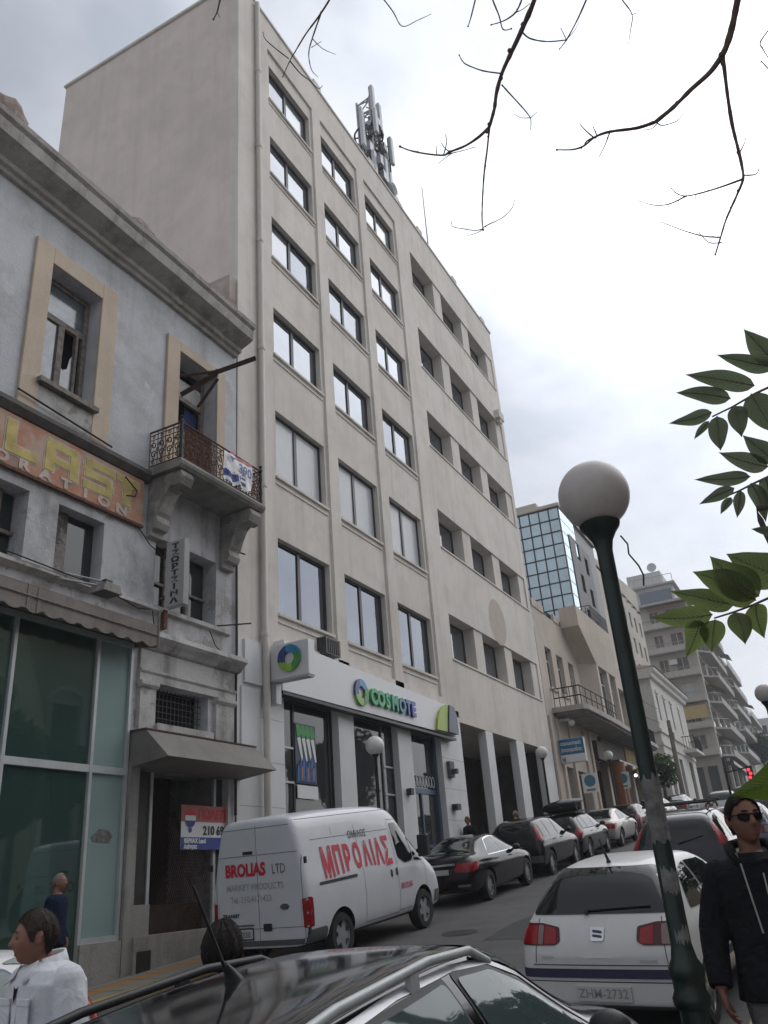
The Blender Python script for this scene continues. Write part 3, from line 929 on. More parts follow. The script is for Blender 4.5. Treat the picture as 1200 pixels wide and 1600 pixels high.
for k in range(52):
    x, y, z = 27.15 + rr.uniform(-1.15, 1.15), 12.4 + rr.uniform(-0.7, 0.4), rr.uniform(28.6, 34.4)
    if z > 32.6: x = 27.1 + (x - 27.1) * 0.5
    a, b, c = rr.uniform(0.1, 0.2), rr.uniform(0.08, 0.16), rr.uniform(0.14, 0.32)
    MB().box(x - a, x + a, y - b, y + b, z - c, z + c).build('radio_unit', M['mirror_dark'] if k % 3 == 0 else M['galv'], ma)
cbm = MB()
for k in range(9):
    x, y = 27.1 + rr.uniform(-0.45, 0.45), 12.3 + rr.uniform(-0.4, 0.4)
    cbm.tube([(x + rr.uniform(-.15, .15), y, 28 + 1.2 * i) for i in range(7)], 0.03, 5)
cbm.build('feeder_cable', M['cable'], ma)
for x, y, z, r in ((27.7, 11.8, 30.6, 0.32), (28.1, 11.8, 29.5, 0.62), (26.6, 11.8, 29.6, 0.28)):
    MB().lathe([(0.02, 0), (r * 0.7, -0.06), (r, -0.16), (r, 0.08), (r * 0.6, 0.14)], (x, y, z), 20, axis='y').build('dish', M['antenna'], ma, smooth='auto')
tag(MB().tube([(33.1, 12.3, 27.6), (33.12, 12.3, 31.0), (33.25, 12.3, 35.9)], [0.04, 0.035, 0.02], 6).build('whip_aerial', M['mirror_dark']), 'thin straight whip aerial standing on the office roof edge', 'aerial')
# ------------------------------------------------------------------ the old two-storey house
OH = tag(empty('old_house', (10, 11, PZ(10))), 'run-down two-storey neoclassical house with blue-grey render, heavy cornice and iron balcony', 'house')
XL, XR = 3.0, 14.47
mb = MB()
wall(mb, XL, XR, 8.1, 13.3, 11.02, [(8.57, 9.86, 8.85, 11.53, 0.4), (12.28, 13.64, 8.2, 11.66, 0.45), (4.6, 5.9, 8.85, 11.53, 0.4)], 0.4)
back_box(mb, XL, XR, 11.47, 18.5, 8.1, 13.3)
mb.build('upper_wall', M['old_upper'], OH)
mb = MB()
lowh = [(7.0, 8.68, 5.3, 6.62, 0.4), (9.33, 10.42, 5.3, 6.62, 0.4), (11.82, 13.76, 5.36, 6.82, 0.4), (3.5, 11.34, -1.6, 4.5, 0.5), (11.92, 13.56, 3.05, 3.8, 0.35), (11.56, 14.25, -0.55, 2.25, 0.9)]
wall(mb, XL, XR, -1.8, 8.1, 11.02, lowh, 0.4)
back_box(mb, XL, XR, 11.5, 18.5, -1.8, 8.1)
mb.build('lower_wall', M['old_lower'], OH)
# cornice in stepped mouldings
prof = [(11.02, 12.72), (10.93, 12.72), (10.9, 12.8), (10.82, 12.82), (10.8, 12.92), (10.58, 13.0), (10.44, 13.06), (10.40, 13.3), (10.44, 13.34), (10.36, 13.4), (10.34, 13.5), (10.5, 13.6), (11.02, 13.74), (11.5, 13.8), (11.5, 13.2)]
co = MB()
nseg = 14
for i in range(nseg):
    a = XL + (14.42 - XL) * i / nseg
    b = XL + (14.42 - XL) * (i + 1) / nseg
    dz = random.uniform(-0.012, 0.012)
    co.prism(prof, lambda u, v, t: (t, u, v + dz), a + 0.002, b - 0.002)
co.build('cornice', M['cornice'], OH)
def rock(c, sx, sy, sz, seed):
    r = random.Random(seed)
    me_mb = MB().ball(c, sx, sy, sz, 12, 8)
    me_mb.v = [tuple(c[i] + max(-s * 0.82, min(s * 0.82, (p[i] - c[i]))) * r.uniform(0.88, 1.12) for i, s in enumerate((sx, sy, sz))) for p in me_mb.v]
    return me_mb
rock((7.1, 11.0, 14.05), 0.5, 0.35, 0.45, 1).build('chimney_stump', M['rubble'], OH)
rock((10.75, 11.0, 13.95), 0.62, 0.35, 0.36, 2).build('chimney_stump', M['rubble'], OH)
MB().box(14.05, 14.45, 11.0, 11.9, 13.6, 14.45).build('parapet_block', M['rubble'], OH)
gb = MB()
gb.prism([(11.4, 13.6), (12.3, 13.6), (12.3, 15.35), (11.05, 15.35), (11.05, 14.6)], lambda u, v, t: (t, u, v), 14.2, 14.48)
gb.build('gable_upstand', plaster('pink_upstand', (0.47, 0.40, 0.36), (0.15, 0.13, 0.12), 0.4, 0.6), OH)
# ochre surrounds
def surround(x0, x1, z0, z1, ox0, ox1, oz0, oz1):
    s = MB()
    y0, y1 = 10.955, 11.02
    s.box(x0, ox0, y0, y1, z0, z1).box(ox1, x1, y0, y1, z0, z1).box(ox0, ox1, y0, y1, oz1, z1)
    return s.build('window_surround', M['ochre'], OH, bevel=0.012)
surround(8.16, 10.29, 8.12, 11.92, 8.57, 9.86, 8.85, 11.53)
surround(11.86, 13.95, 8.2, 11.92, 12.28, 13.64, 8.2, 11.66)
MB().box(8.57, 9.86, 10.97, 11.02, 8.12, 8.72).build('apron_panel', M['old_trim'], OH)
MB().box(8.5, 9.9, 10.84, 11.3, 8.74, 8.84).build('window_sill', M['wood_old'], OH)
# upper window: rotten frame, transom light, one broken pane
wf = MB()
x0, x1, z0, z1, y = 8.6, 9.84, 8.86, 11.5, 11.3
for a, b, c, d in ((x0, x0 + 0.1, z0, z1), (x1 - 0.1, x1, z0, z1), (x0, x1, z0, z0 + 0.09), (x0, x1, z1 - 0.1, z1), (x0, x1, 10.55, 10.68), (9.14, 9.28, z0, 10.55), (x1 - 0.26, x1 - 0.2, z0, 10.6)):
    wf.box(a, b, y + (0.0 if b - a < 0.2 else 0.004), y + 0.09, c, d)
wo = wf.build('window', M['wood_old'], OH)
gl = mat('grimy_pane', (0.16, 0.175, 0.19), 0.12, 0.3, spec=0.7, var=0.35, vscale=3)
MB().box(8.7, 9.14, 11.345, 11.35, 8.95, 10.55).build('pane', gl, wo)
MB().box(8.7, 9.74, 11.345, 11.35, 10.68, 11.4).build('pane', gl, wo)
MB().prism([(9.28, 8.95), (9.58, 8.95), (9.58, 10.1), (9.5, 9.95), (9.46, 9.7), (9.36, 9.62), (9.28, 9.66)], lambda u, v, t: (u, t, v), 11.345, 11.35).build('pane', gl, wo)
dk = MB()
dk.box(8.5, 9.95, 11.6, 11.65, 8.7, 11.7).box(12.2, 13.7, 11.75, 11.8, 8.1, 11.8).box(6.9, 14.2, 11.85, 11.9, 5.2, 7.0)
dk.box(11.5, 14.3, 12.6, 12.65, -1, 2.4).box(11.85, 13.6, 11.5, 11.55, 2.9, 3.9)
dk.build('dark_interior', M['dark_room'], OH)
# balcony door: open, a blue cloth behind, lower rail panels
dr = MB()
for a, b, c, d in ((12.3, 12.4, 8.25, 11.6), (13.52, 13.62, 8.25, 11.6), (12.4, 13.52, 10.72, 10.84), (12.75, 12.86, 8.25, 10.1), (12.4, 12.75, 9.98, 10.1), (12.9, 13.0, 8.25, 9.95), (13.3, 13.4, 8.25, 9.95), (13.0, 13.3, 9.84, 9.95), (13.0, 13.3, 8.9, 9.0)):
    dr.box(a, b, 11.36, 11.44, c, d)
do_ = dr.build('balcony_door', M['wood_old'], OH)
MB().box(13.08, 13.5, 11.5, 11.52, 9.6, 10.7).build('blue_curtain', mat('blue_cloth', (0.02, 0.035, 0.13), 0.9), do_)
MB().box(13.0, 13.3, 11.39, 11.4, 9.0, 9.84).build('pane', M['pane_dark'], do_)
MB().box(12.4, 13.52, 11.38, 11.41, 10.84, 11.3).build('lintel_board', M['old_trim'], do_)

# balcony: slab, moulded brackets, ornate rusty railing
BY, BX0, BX1 = 10.08, 11.42, 14.34
sb = MB()
sb.prism([(11.02, 8.2), (BY, 8.2), (BY - 0.02, 8.14), (BY, 8.08), (BY + 0.06, 8.02), (11.02, 8.0)], lambda u, v, t: (t, u, v), BX0, BX1)
sb.build('balcony_slab', M['concrete'], OH)
for a, b in ((11.52, 11.90), (13.86, 14.26)):
    br = MB()
    br.prism([(11.02, 7.99), (10.16, 7.99), (10.12, 7.86), (10.2, 7.70), (10.32, 7.66), (10.42, 7.7), (10.52, 7.62), (10.64, 7.38), (10.7, 7.2), (10.76, 7.12), (10.72, 6.98), (10.78, 6.86), (10.88, 6.84), (10.9, 6.72), (11.02, 6.70)], lambda u, v, t: (t, u, v), a, b)
    br.build('balcony_bracket', M['bracket'], OH, bevel=0.015)
def scroll(c, ud, r, flip=1):
    c = Vector(c); ud = Vector(ud)
    return [c + ud * (flip * r * (1 - t / 15) * math.cos(t * 0.62)) + Vector((0, 0, 1)) * (r * (1 - t / 15) * math.sin(t * 0.62)) for t in range(13)]
def rail_panel(p0, p1, name):
    """one run of railing between two points at slab level"""
    p0, p1 = Vector(p0), Vector(p1)
    d = (p1 - p0)
    ln = d.length
    d.normalize()
    Z = Vector((0, 0, 1))
    mb = MB()
    for h, r in ((0.88, 0.022), (0.80, 0.012), (0.07, 0.014), (0.2, 0.010), (0.68, 0.010)):
        mb.tube([p0 + Z * h, p1 + Z * h], r, 6)
    n = max(2, round(ln / 0.24))
    for i in range(n):
        a = p0 + d * (ln * (i + 0.5) / n)
        hw = ln / n / 2
        mb.tube([a + Z * 0.07 - d * hw, a + Z * 0.88 - d * hw], 0.011, 5)
        for z_, r_, f in ((0.34, 0.085, 1), (0.54, 0.085, -1)):
            mb.tube(scroll(a + Z * z_, d, r_, f), 0.012, 5)
        mb.tube(scroll(a + Z * 0.74, d, 0.045, 1), 0.009, 5)
        mb.tube(scroll(a + Z * 0.135, d, 0.05, -1), 0.009, 5)
        mb.tube([a + Z * 0.2, a + d * hw * 0.8 + Z * 0.44, a + Z * 0.68, a - d * hw * 0.8 + Z * 0.44, a + Z * 0.2], 0.009, 5)
    mb.tube([p1 + Z * 0.07, p1 + Z * 0.88], 0.011, 5)
    return mb.build(name, M['rust'], OH)
rail_panel((BX0 + 0.07, BY + 0.07, 8.2), (BX1 - 0.07, BY + 0.07, 8.2), 'balcony_railing')
rail_panel((BX0 + 0.07, 11.0, 8.2), (BX0 + 0.07, BY + 0.07, 8.2), 'balcony_railing')
rail_panel((BX1 - 0.07, BY + 0.07, 8.2), (BX1 - 0.07, 11.0, 8.2), 'balcony_railing')
for x in (BX0 + 0.07, BX1 - 0.07):
    MB().lathe([(0.035, 0), (0.045, 0.1), (0.03, 0.16), (0.045, 0.3), (0.028, 0.5), (0.042, 0.66), (0.03, 0.82), (0.05, 0.9), (0.02, 0.95), (0.045, 1.0), (0.0, 1.05)], (x, BY + 0.07, 8.2), 10).build('newel_post', M['iron'], OH, smooth='auto')
MB().box(11.62, 12.5, BY + 0.09, BY + 0.1, 8.28, 9.06).build('rusty_sheet', M['rust'], OH)

# rusty beam frame sticking out above the balcony
rb = tag(empty('awning_beam', (12.5, 11.0, 11.0)), 'rusty old steel beam frame sticking out of the wall over the balcony door', 'beam')
mb = MB()
mb.tube([(12.5, 11.1, 10.62), (12.85, 10.4, 11.1)], [0.10, 0.11], 4, flat=0.5)
mb.tube([(12.75, 10.5, 11.08), (13.36, 9.62, 11.56)], 0.105, 4, flat=0.6)
mb.build('beam', M['rust_beam'], rb)
MB().tube([(12.3, 11.1, 11.02), (12.98, 10.25, 11.24)], 0.035, 5).tube([(13.1, 11.1, 10.6), (12.95, 10.4, 11.05)], 0.04, 5).build('strut', M['rust_beam'], rb)
MB().tube([(12.9, 10.4, 11.1), (12.92, 10.4, 11.28)], 0.04, 6).build('bolt', M['iron'], rb)

# moulded band over the painted sign, old painted sign
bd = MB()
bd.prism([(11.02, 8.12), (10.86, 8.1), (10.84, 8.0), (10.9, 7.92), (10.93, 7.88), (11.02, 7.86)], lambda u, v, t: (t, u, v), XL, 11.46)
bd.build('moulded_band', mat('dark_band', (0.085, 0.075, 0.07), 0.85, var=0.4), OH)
MB().tube([(8.1, 10.9, 8.36), (10.35, 10.9, 8.2)], 0.02, 5).build('old_cable', M['cable'], OH)
sg = tag(empty('painted_sign', (9, 10.95, 6.9)), 'faded orange painted signboard with big yellow block letters under the moulded band', 'sign')
def sign_paint():
    m, t, b = principled('faded_orange_sign')
    nn, ll = t.nodes.new, t.links.new
    tc = nn('ShaderNodeTexCoord')
    n = nn('ShaderNodeTexNoise'); n.inputs['Scale'].default_value = 1.6; n.inputs['Detail'].default_value = 9; n.inputs['Roughness'].default_value = 0.65
    ll(tc.outputs['Object'], n.inputs['Vector'])
    r = nn('ShaderNodeValToRGB')
    e = r.color_ramp.elements
    e[0].position = 0.36; e[0].color = (0.22, 0.21, 0.22, 1)
    e[1].position = 0.43; e[1].color = (0.45, 0.19, 0.11, 1)
    a = e.new(0.50); a.color = (0.45, 0.24, 0.16, 1)
    a = e.new(0.57); a.color = (0.44, 0.31, 0.24, 1)
    a = e.new(0.72); a.color = (0.48, 0.39, 0.34, 1)
    ll(n.outputs['Fac'], r.inputs['Fac'])
    ll(r.outputs['Color'], b.inputs['Base Color'])
    b.inputs['Roughness'].default_value = 0.8
    return m
MB().box(4.0, 11.33, 10.955, 11.0, 6.88, 7.86).build('signboard', sign_paint(), sg)
MB().box(4.0, 11.35, 10.93, 11.0, 6.82, 6.876).build('sign_edge', M['rust'], sg)
yel = mat('faded_yellow', (0.46, 0.37, 0.13), 0.8, var=0.3, vscale=4)
pal = mat('faded_outline', (0.50, 0.43, 0.34), 0.8, var=0.3, vscale=4)
gho = mat('ghost_letters', (0.49, 0.40, 0.355), 0.85, var=0.25, vscale=4)
def block(ch, x, w_, z0, z1, st):
    """chunky letters from butted bars (x0, x1, z0, z1)"""
    h = z1 - z0
    x1, a, b = x + w_, x + st, x + w_ - st
    zl, zm, zt = z0 + st * .75, z0 + h * .5, z1 - st * .75
    k = st * .35
    return {'L': [(x, a, z0, z1), (a, x1, z0, zl + .02)],
            'T': [(x, x1, zt, z1), ((x + x1) / 2 - st / 2, (x + x1) / 2 + st / 2, z0, zt)],
            'A': [(x, a, z0, z1 - .05), (b, x1, z0, z1 - .05), (a, b, zt, z1), (a, b, z0 + h * .28, z0 + h * .5), (x + .05, a, z1 - .05, z1), (b, x1 - .05, z1 - .05, z1)],
            'S': [(x + .05, x1, zt, z1), (x, a - .02, zm + k, zt), (x + .05, x1 - .05, zm - k, zm + k), (b + .02, x1, zl, zm - k), (x, x1 - .05, z0, zl)],
            'P': [(x, a, z0, z1), (a, x1 - .05, zt, z1), (b, x1, zm + k, zt), (a, x1 - .05, zm - k, zm + k)]}[ch]
for ch, x, w_ in (('P', 6.95, 0.72), ('L', 8.02, 0.66), ('A', 8.86, 0.76), ('S', 9.74, 0.76), ('T', 10.56, 0.62)):
    o1, o2 = MB(), MB()
    for i, (p, q, r, t) in enumerate(block(ch, x, w_, 7.12, 7.74, 0.2)):
        o1.box(p - .03, q + .03, 10.9485 - .0003 * i, 10.954, r - .03, t + .03)
        o2.box(p, q, 10.938, 10.9455, r, t)
    o1.build('letter_outline', pal, sg)
    o2.build('letter', yel, sg)
for i, ch in enumerate('CORPORATION'):
    me = text_mesh(ch, 0.26, plane_mtx((6.15 + 0.46 * i, 10.945, 6.92), (1, 0, 0), (0, 0, 1)), gho, 0.006, 0.014, 1.45, 'CENTER')
    link('small_letter', me, sg, True)
MB().tube([(10.75, 10.9, 7.72), (11.05, 10.86, 7.5), (11.0, 10.85, 7.36), (10.78, 10.86, 7.3)], 0.016, 6).build('dangling_cable', M['cable'], sg)

# mezzanine openings, ledge, cables
mz = MB()
for x in (7.8, 8.3): mz.box(x, x + 0.07, 11.3, 11.36, 5.3, 6.62)
mz.box(7.0, 8.68, 11.3, 11.36, 5.84, 5.9)
mz.box(9.33, 10.42, 11.28, 11.3, 5.3, 5.34)
mz.build('mezzanine_window', M['wood_old'], OH)
pp = plaster('peeling_board', (0.30, 0.275, 0.25), (0.05, 0.045, 0.045), 0.7, 1.0, (0.06, 0.055, 0.055), 0.5, 0.5, 3.0)
MB().box(9.35, 9.75, 11.24, 11.27, 5.32, 6.6).build('shutter_board', pp, OH)
MB().box(9.78, 10.4, 11.28, 11.3, 5.32, 6.6).build('shutter_board', M['pane_dark'], OH)
MB().box(7.0, 8.66, 11.38, 11.39, 5.32, 6.6).build('mezzanine_pane', M['pane_dark'], OH)
z_ = MB()
for a, b, c, d in ((11.84, 11.9, 5.38, 6.8), (12.42, 12.5, 5.38, 6.8), (13.1, 13.2, 5.38, 6.8), (11.9, 13.75, 5.95, 6.0), (13.2, 13.74, 5.38, 5.45)):
    z_.box(a, b, 11.3, 11.36, c, d)
zw = z_.build('mezzanine_window', M['wood_old'], OH)
MB().box(11.9, 13.74, 11.37, 11.38, 5.4, 6.8).build('pane', M['pane_dark'], zw)
MB().lathe([(0.0, 11.33), (0.22, 11.33), (0.22, 11.345)], (13.0, 0, 6.2), 18, axis='y').build('orange_notice', mat('orange_print', (0.30, 0.12, 0.03), 0.7), zw)
ld = MB()
ld.prism([(11.02, 5.3), (10.88, 5.28), (10.86, 5.2), (11.02, 5.14)], lambda u, v, t: (t, u, v), XL, 11.8)
ld.prism([(11.02, 5.34), (10.94, 5.33), (10.94, 5.24), (11.02, 5.2)], lambda u, v, t: (t, u, v), 11.8, 14.2)
ld.build('ledge', M['old_trim'], OH)
cb2 = MB()
cb2.tube([(11.3, 10.98, 6.8), (11.6, 10.97, 6.55), (12.0, 10.97, 6.42)], 0.012, 5)
cb2.tube([(8.2, 10.85, 5.33), (10.4, 10.84, 5.25), (11.3, 10.9, 5.12), (11.7, 10.92, 5.2), (11.75, 10.9, 4.9)], 0.014, 5)
cb2.tube([(14.42, 10.97, 9.6), (14.44, 10.96, 5.0), (14.42, 10.97, 3.9), (14.43, 10.97, 1.5)], 0.03, 6)
cb2.tube([(13.5, 10.97, 5.2), (13.7, 10.96, 4.9), (14.0, 10.95, 4.75)], 0.01, 5)
cb2.tube([(14.3, 11.0, 7.3), (14.55, 10.8, 7.22)], 0.02, 5).tube([(13.75, 11.0, 5.35), (14.35, 10.5, 5.45)], 0.018, 5)
cb2.build('wall_cable', M['cable'], OH)

ts = tag(empty('vertical_sign', (12.5, 10.9, 5.4)), 'narrow vertical box sign with black Greek letters on the old wall', 'sign')
MB().box(11.96, 12.12, 10.38, 10.86, 5.28, 6.68).build('sign_box', plaster('grimy_sign', (0.42, 0.42, 0.41), (0.2, 0.2, 0.19), 0.6, 0.5, bump=0.05), ts, bevel=0.012)
MB().box(12.0, 12.08, 10.86, 11.02, 6.4, 6.46).box(12.0, 12.08, 10.86, 11.02, 5.5, 5.56).build('mounting_bracket', M['rust'], ts)
word = 'ΤΖΩΡΤΖΙΝΑ'
for i, ch in enumerate(word):
    zc = 6.62 - (i + 0.5) * (1.30 / len(word))
    me = text_mesh(ch, 0.150, plane_mtx((11.958, 10.62, zc), (0, -1, 0), (0, 0, 1)), M['black_ink'], 0.004, 0.007, 1.9, 'CENTER', ay='CENTER')
    link('letter', me, ts, True)
MB().box(12.02, 12.12, 10.9, 11.02, 4.9, 5.28).build('stain_bracket', M['rust'], ts)

fl = tag(empty('floodlight', (10.1, 10.9, 5.2)), 'square white floodlight on a thin metal arm above the shop awning', 'lamp')
MB().prism([(-0.22, 0), (0.22, 0), (0.17, 0.16), (-0.17, 0.16)], lambda u, v, t: (10.05 + u, t, 4.98 + v), 10.3, 10.66).build('lamp_housing', M['concrete'], fl, bevel=0.01)
MB().box(9.87, 10.23, 10.34, 10.62, 4.965, 4.985).build('lamp_glass', M['grey_p'], fl)
MB().tube([(9.2, 11.0, 5.2), (9.85, 10.5, 5.1)], 0.02, 5).tube([(9.35, 11.0, 5.34), (9.95, 10.5, 5.2)], 0.02, 5).tube([(9.95, 10.5, 5.2), (10.05, 10.5, 5.14)], 0.025, 5).build('lamp_arm', M['galv'], fl)
MB().box(9.98, 10.14, 10.42, 10.54, 5.12, 5.24).build('junction_box', M['black_p'], fl)

# scalloped awning over the glass shop front
aw = tag(empty('shop_awning', (9, 10.9, 4.3)), 'long worn grey shop awning with a scalloped lower edge', 'awning')
mb = MB()
mb.quad((3.5, 11.02, 5.0), (11.4, 11.02, 4.95), (11.42, 10.5, 4.72), (3.5, 10.5, 4.78))
n = 30
for i in range(n * 4):
    xa, xb = 3.5 + 7.92 * i / (n * 4), 3.5 + 7.92 * (i + 1) / (n * 4)
    f = lambda q: 4.36 - 0.07 * abs(math.sin(math.pi * n * 0.7 * (q - 3.5) / 7.92))
    mb.quad((xa, 10.5, f(xa)), (xb, 10.5, f(xb)), (xb, 10.5, 4.73), (xa, 10.5, 4.735))
mb.quad((11.42, 10.5, 4.72), (11.4, 11.02, 4.95), (11.4, 11.02, 4.4), (11.42, 10.5, 4.3))
ao = mb.build('canvas', M['awning_grey'], aw)
so = ao.modifiers.new('s', 'SOLIDIFY'); so.thickness = 0.012
MB().tube([(3.5, 10.48, 4.58), (11.42, 10.48, 4.53)], 0.014, 5).tube([(11.44, 10.5, 4.3), (11.44, 10.5, 5.0)], 0.025, 6).build('awning_rail', M['wood_old'], aw)

# glass shop front
gs = MB()
for x in (5.2, 6.9, 8.68, 10.44, 11.26):
    gs.box(x, x + 0.06, 10.96, 11.08, -0.95 if x > 10 else -1.2, 4.4)
gs.box(3.5, 11.32, 10.965, 11.08, 2.06, 2.18).box(3.5, 11.32, 10.97, 11.08, 4.36, 4.45).box(10.5, 11.26, 10.955, 11.06, -0.52, -0.44)
gs.build('shopfront_frame', M['frame_grey'], OH)
for a, b in ((3.5, 5.2), (5.26, 6.9), (6.96, 8.68), (8.74, 10.44)):
    MB().box(a, b, 11.02, 11.035, -0.9, 2.06).build('shop_pane', M['pane_green'], OH)
    MB().box(a, b, 11.02, 11.035, 2.18, 4.36).build('shop_pane', M['pane_green'], OH)
MB().box(10.5, 11.26, 11.02, 11.035, -0.44, 2.06).build('shop_pane', M['pane_pale'], OH)
MB().box(10.5, 11.26, 11.02, 11.035, 2.18, 4.36).build('shop_pane', M['pane_pale'], OH)
MB().prism([(10.62, 1.05), (10.8, 1.18), (11.0, 1.16), (11.1, 1.08), (11.04, 0.96), (10.66, 0.98)], lambda u, v, t: (u, t, v), 11.012, 11.018).build('torn_sticker', M['paper'], OH)
MB().box(10.45, 11.32, 10.9, 11.1, -1.3, -0.52).build('shopfront_plinth', M['concrete'], OH)
MB().box(3.5, 10.45, 10.95, 11.1, -1.7, -0.95).build('shopfront_plinth', M['concrete'], OH)
MB().box(11.34, 11.56, 10.9, 11.02, -1.2, 2.3).build('corner_pilaster', M['concrete'], OH)

# the empty shop behind the glass
room = plaster('shop_room_wall', (0.36, 0.46, 0.43), (0.18, 0.23, 0.21), 0.3, 0.5, bump=0.05)
rm = MB()
rm.box(3.5, 11.34, 15.2, 15.3, -1.3, 4.6).box(3.4, 3.5, 11.1, 15.3, -1.3, 4.6).box(11.36, 11.42, 11.1, 15.3, -1.3, 4.6).box(3.5, 11.34, 11.1, 15.2, 4.52, 4.6)
rm.build('shop_room', room, OH)
MB().box(3.5, 11.34, 11.1, 15.2, -1.3, -1.22).build('shop_floor', M['concrete'], OH)
MB().box(9.3, 9.75, 12.6, 13.05, -1.2, 4.5).build('shop_column', M['white_r'], OH)
MB().box(10.55, 11.3, 11.3, 11.36, -1.2, 4.4).build('partition', mat('pale_partition', (0.48, 0.60, 0.58), 0.5, var=0.2, vscale=1.2), OH)
MB().box(9.9, 10.1, 11.6, 13.5, -1.2, 4.4).build('partition', mat('pale_partition_edge', (0.42, 0.5, 0.48), 0.5, var=0.2, vscale=1.2), OH)
MB().box(6.2, 7.9, 13.6, 14.2, -1.2, -0.2).build('counter', M['frame_grey'], OH)
MB().box(5.0, 5.1, 12.4, 14.0, -1.2, 2.4).build('partition', M['frame_dark'], OH)
# old portal with pilasters
pt = MB()
pt.prism([(11.02, 4.74), (10.72, 4.72), (10.70, 4.62), (10.76, 4.56), (10.84, 4.5), (10.9, 4.44), (11.02, 4.4)], lambda u, v, t: (t, u, v), 11.48, 14.5)
pt.box(11.5, 14.36, 10.96, 11.02, 4.02, 4.4)
pt.prism([(11.02, 4.04), (10.9, 4.02), (10.9, 3.98), (10.94, 3.94), (10.94, 3.8), (11.02, 3.8)], lambda u, v, t: (t, u, v), 11.48, 14.38)
pt.build('entablature', M['old_trim'], OH)
for a, b in ((11.5, 11.92), (13.72, 14.3)):
    p = MB().box(a, b, 10.93, 11.02, 2.8, 3.66)
    p.prism([(11.02, 3.8), (10.87, 3.79), (10.87, 3.72), (10.92, 3.66), (11.02, 3.66)], lambda u, v, t: (t, u, v), a - 0.03, b + 0.03)
    p.build('pilaster', M['old_trim'], OH)
MB().box(11.92, 13.56, 10.86, 11.3, 2.92, 3.04).box(11.4, 14.4, 10.9, 11.02, 2.78, 2.86).build('window_sill', M['old_trim'], OH)
ms = MB()
for k in range(14):
    x = 11.95 + 0.115 * k
    ms.box(x, x + 0.012, 11.2, 11.21, 3.06, 3.79)
for k in range(6):
    ms.box(11.93, 13.55, 11.195, 11.2, 3.1 + 0.12 * k, 3.112 + 0.12 * k)
ms.build('wire_mesh', M['mirror_dark'], OH)
# sheet canopy with slanting front
cn = tag(empty('shop_canopy', (13, 10.5, 2.3)), 'dark grey sheet metal canopy with slanting front above the shut shop', 'canopy')
cp = MB()
x0, x1 = 11.36, 14.62
cp.add([(x0, 11.0, 2.82), (x1, 11.0, 2.82), (x0, 10.62, 2.82), (x1, 10.62, 2.82), (x0, 10.08, 2.3), (x1 + 0.02, 10.08, 2.3), (x0, 11.0, 2.2), (x1, 11.0, 2.2)],
       [(0, 1, 3, 2), (2, 3, 5, 4), (4, 5, 7, 6), (0, 2, 4, 6), (1, 7, 5, 3), (0, 6, 7, 1)])
cp.build('canopy_sheet', M['canopy'], cn)
MB().box(x0 - 0.03, x1 + 0.04, 10.6, 11.02, 2.82, 2.85).build('canopy_cap', M['rust_beam'], cn)
# the shut shop under it
for x in (11.62, 12.12, 13.95):
    MB().box(x, x + 0.07, 11.15, 11.22, -0.55, 2.2).build('shutter_post', M['frame_grey'], OH)
dusty = mat('dusty_pane', (0.05, 0.048, 0.046), 0.3, var=0.3)
MB().box(11.69, 12.12, 11.18, 11.2, -0.1, 2.2).build('shop_pane', dusty, OH)
MB().box(14.02, 14.25, 11.18, 11.2, -0.5, 2.2).build('shop_pane', dusty, OH)
gr = MB()
for k in range(30):
    x = 12.2 + 1.75 * k / 30
    gr.tube([(x, 11.2, -0.5), (min(13.95, x + 1.35), 11.2, -0.5 + min(1.35, (13.95 - x)) * 2.0)] if k < 30 else [], 0.006, 4)
    gr.tube([(x, 11.21, -0.5), (max(12.2, x - 1.35), 11.21, -0.5 + min(1.35, (x - 12.2)) * 2.0)], 0.006, 4)
gr.build('folding_grille', M['rust_beam'], OH)
MB().box(11.7, 14.2, 11.6, 12.6, -0.6, -0.05).build('rubble_board', mat('brown_board', (0.055, 0.040, 0.028), 0.9, var=0.5), OH)
MB().box(11.55, 14.45, 10.84, 11.05, -1.2, -0.5).box(11.55, 12.0, 10.95, 11.2, -0.5, -0.02).build('shop_plinth', M['concrete'], OH)
MB().box(11.62, 11.95, 10.83, 10.84, -1.05, -0.72).build('plinth_vent', M['mirror_dark'], OH)

def balloon(parent, c, r, nrm, xd):
    c, nrm, xd = Vector(c), Vector(nrm), Vector(xd)
    Z = Vector((0, 0, 1))
    for k, (a, b, m_) in enumerate(((0.3, 1.0, M['red']), (-0.25, 0.3, M['white_ink']), (-1.0, -0.25, M['blue_ink']))):
        pts = []
        for i in range(9):
            s = a + (b - a) * i / 8
            pts.append((math.sqrt(max(0, 1 - s * s)), s))
        for i in range(8, -1, -1):
            s = a + (b - a) * i / 8
            pts.append((-math.sqrt(max(0, 1 - s * s)), s))
        q = []
        for p_ in pts:
            if not q or (abs(q[-1][0] - p_[0]) + abs(q[-1][1] - p_[1])) > 1e-4: q.append(p_)
        MB().prism(q, lambda u, v, t: c + xd * (u * r * 0.9) + Z * (v * r) + nrm * t, 0.0, 0.003 + 0.0005 * k).build('balloon_logo', m_, parent)
    MB().prism([(-0.3, -1.05), (0.3, -1.05), (0.18, -1.5), (-0.18, -1.5)], lambda u, v, t: c + xd * (u * r) + Z * (v * r) + nrm * t, 0.0, 0.003).build('balloon_logo', M['blue_ink'], parent)
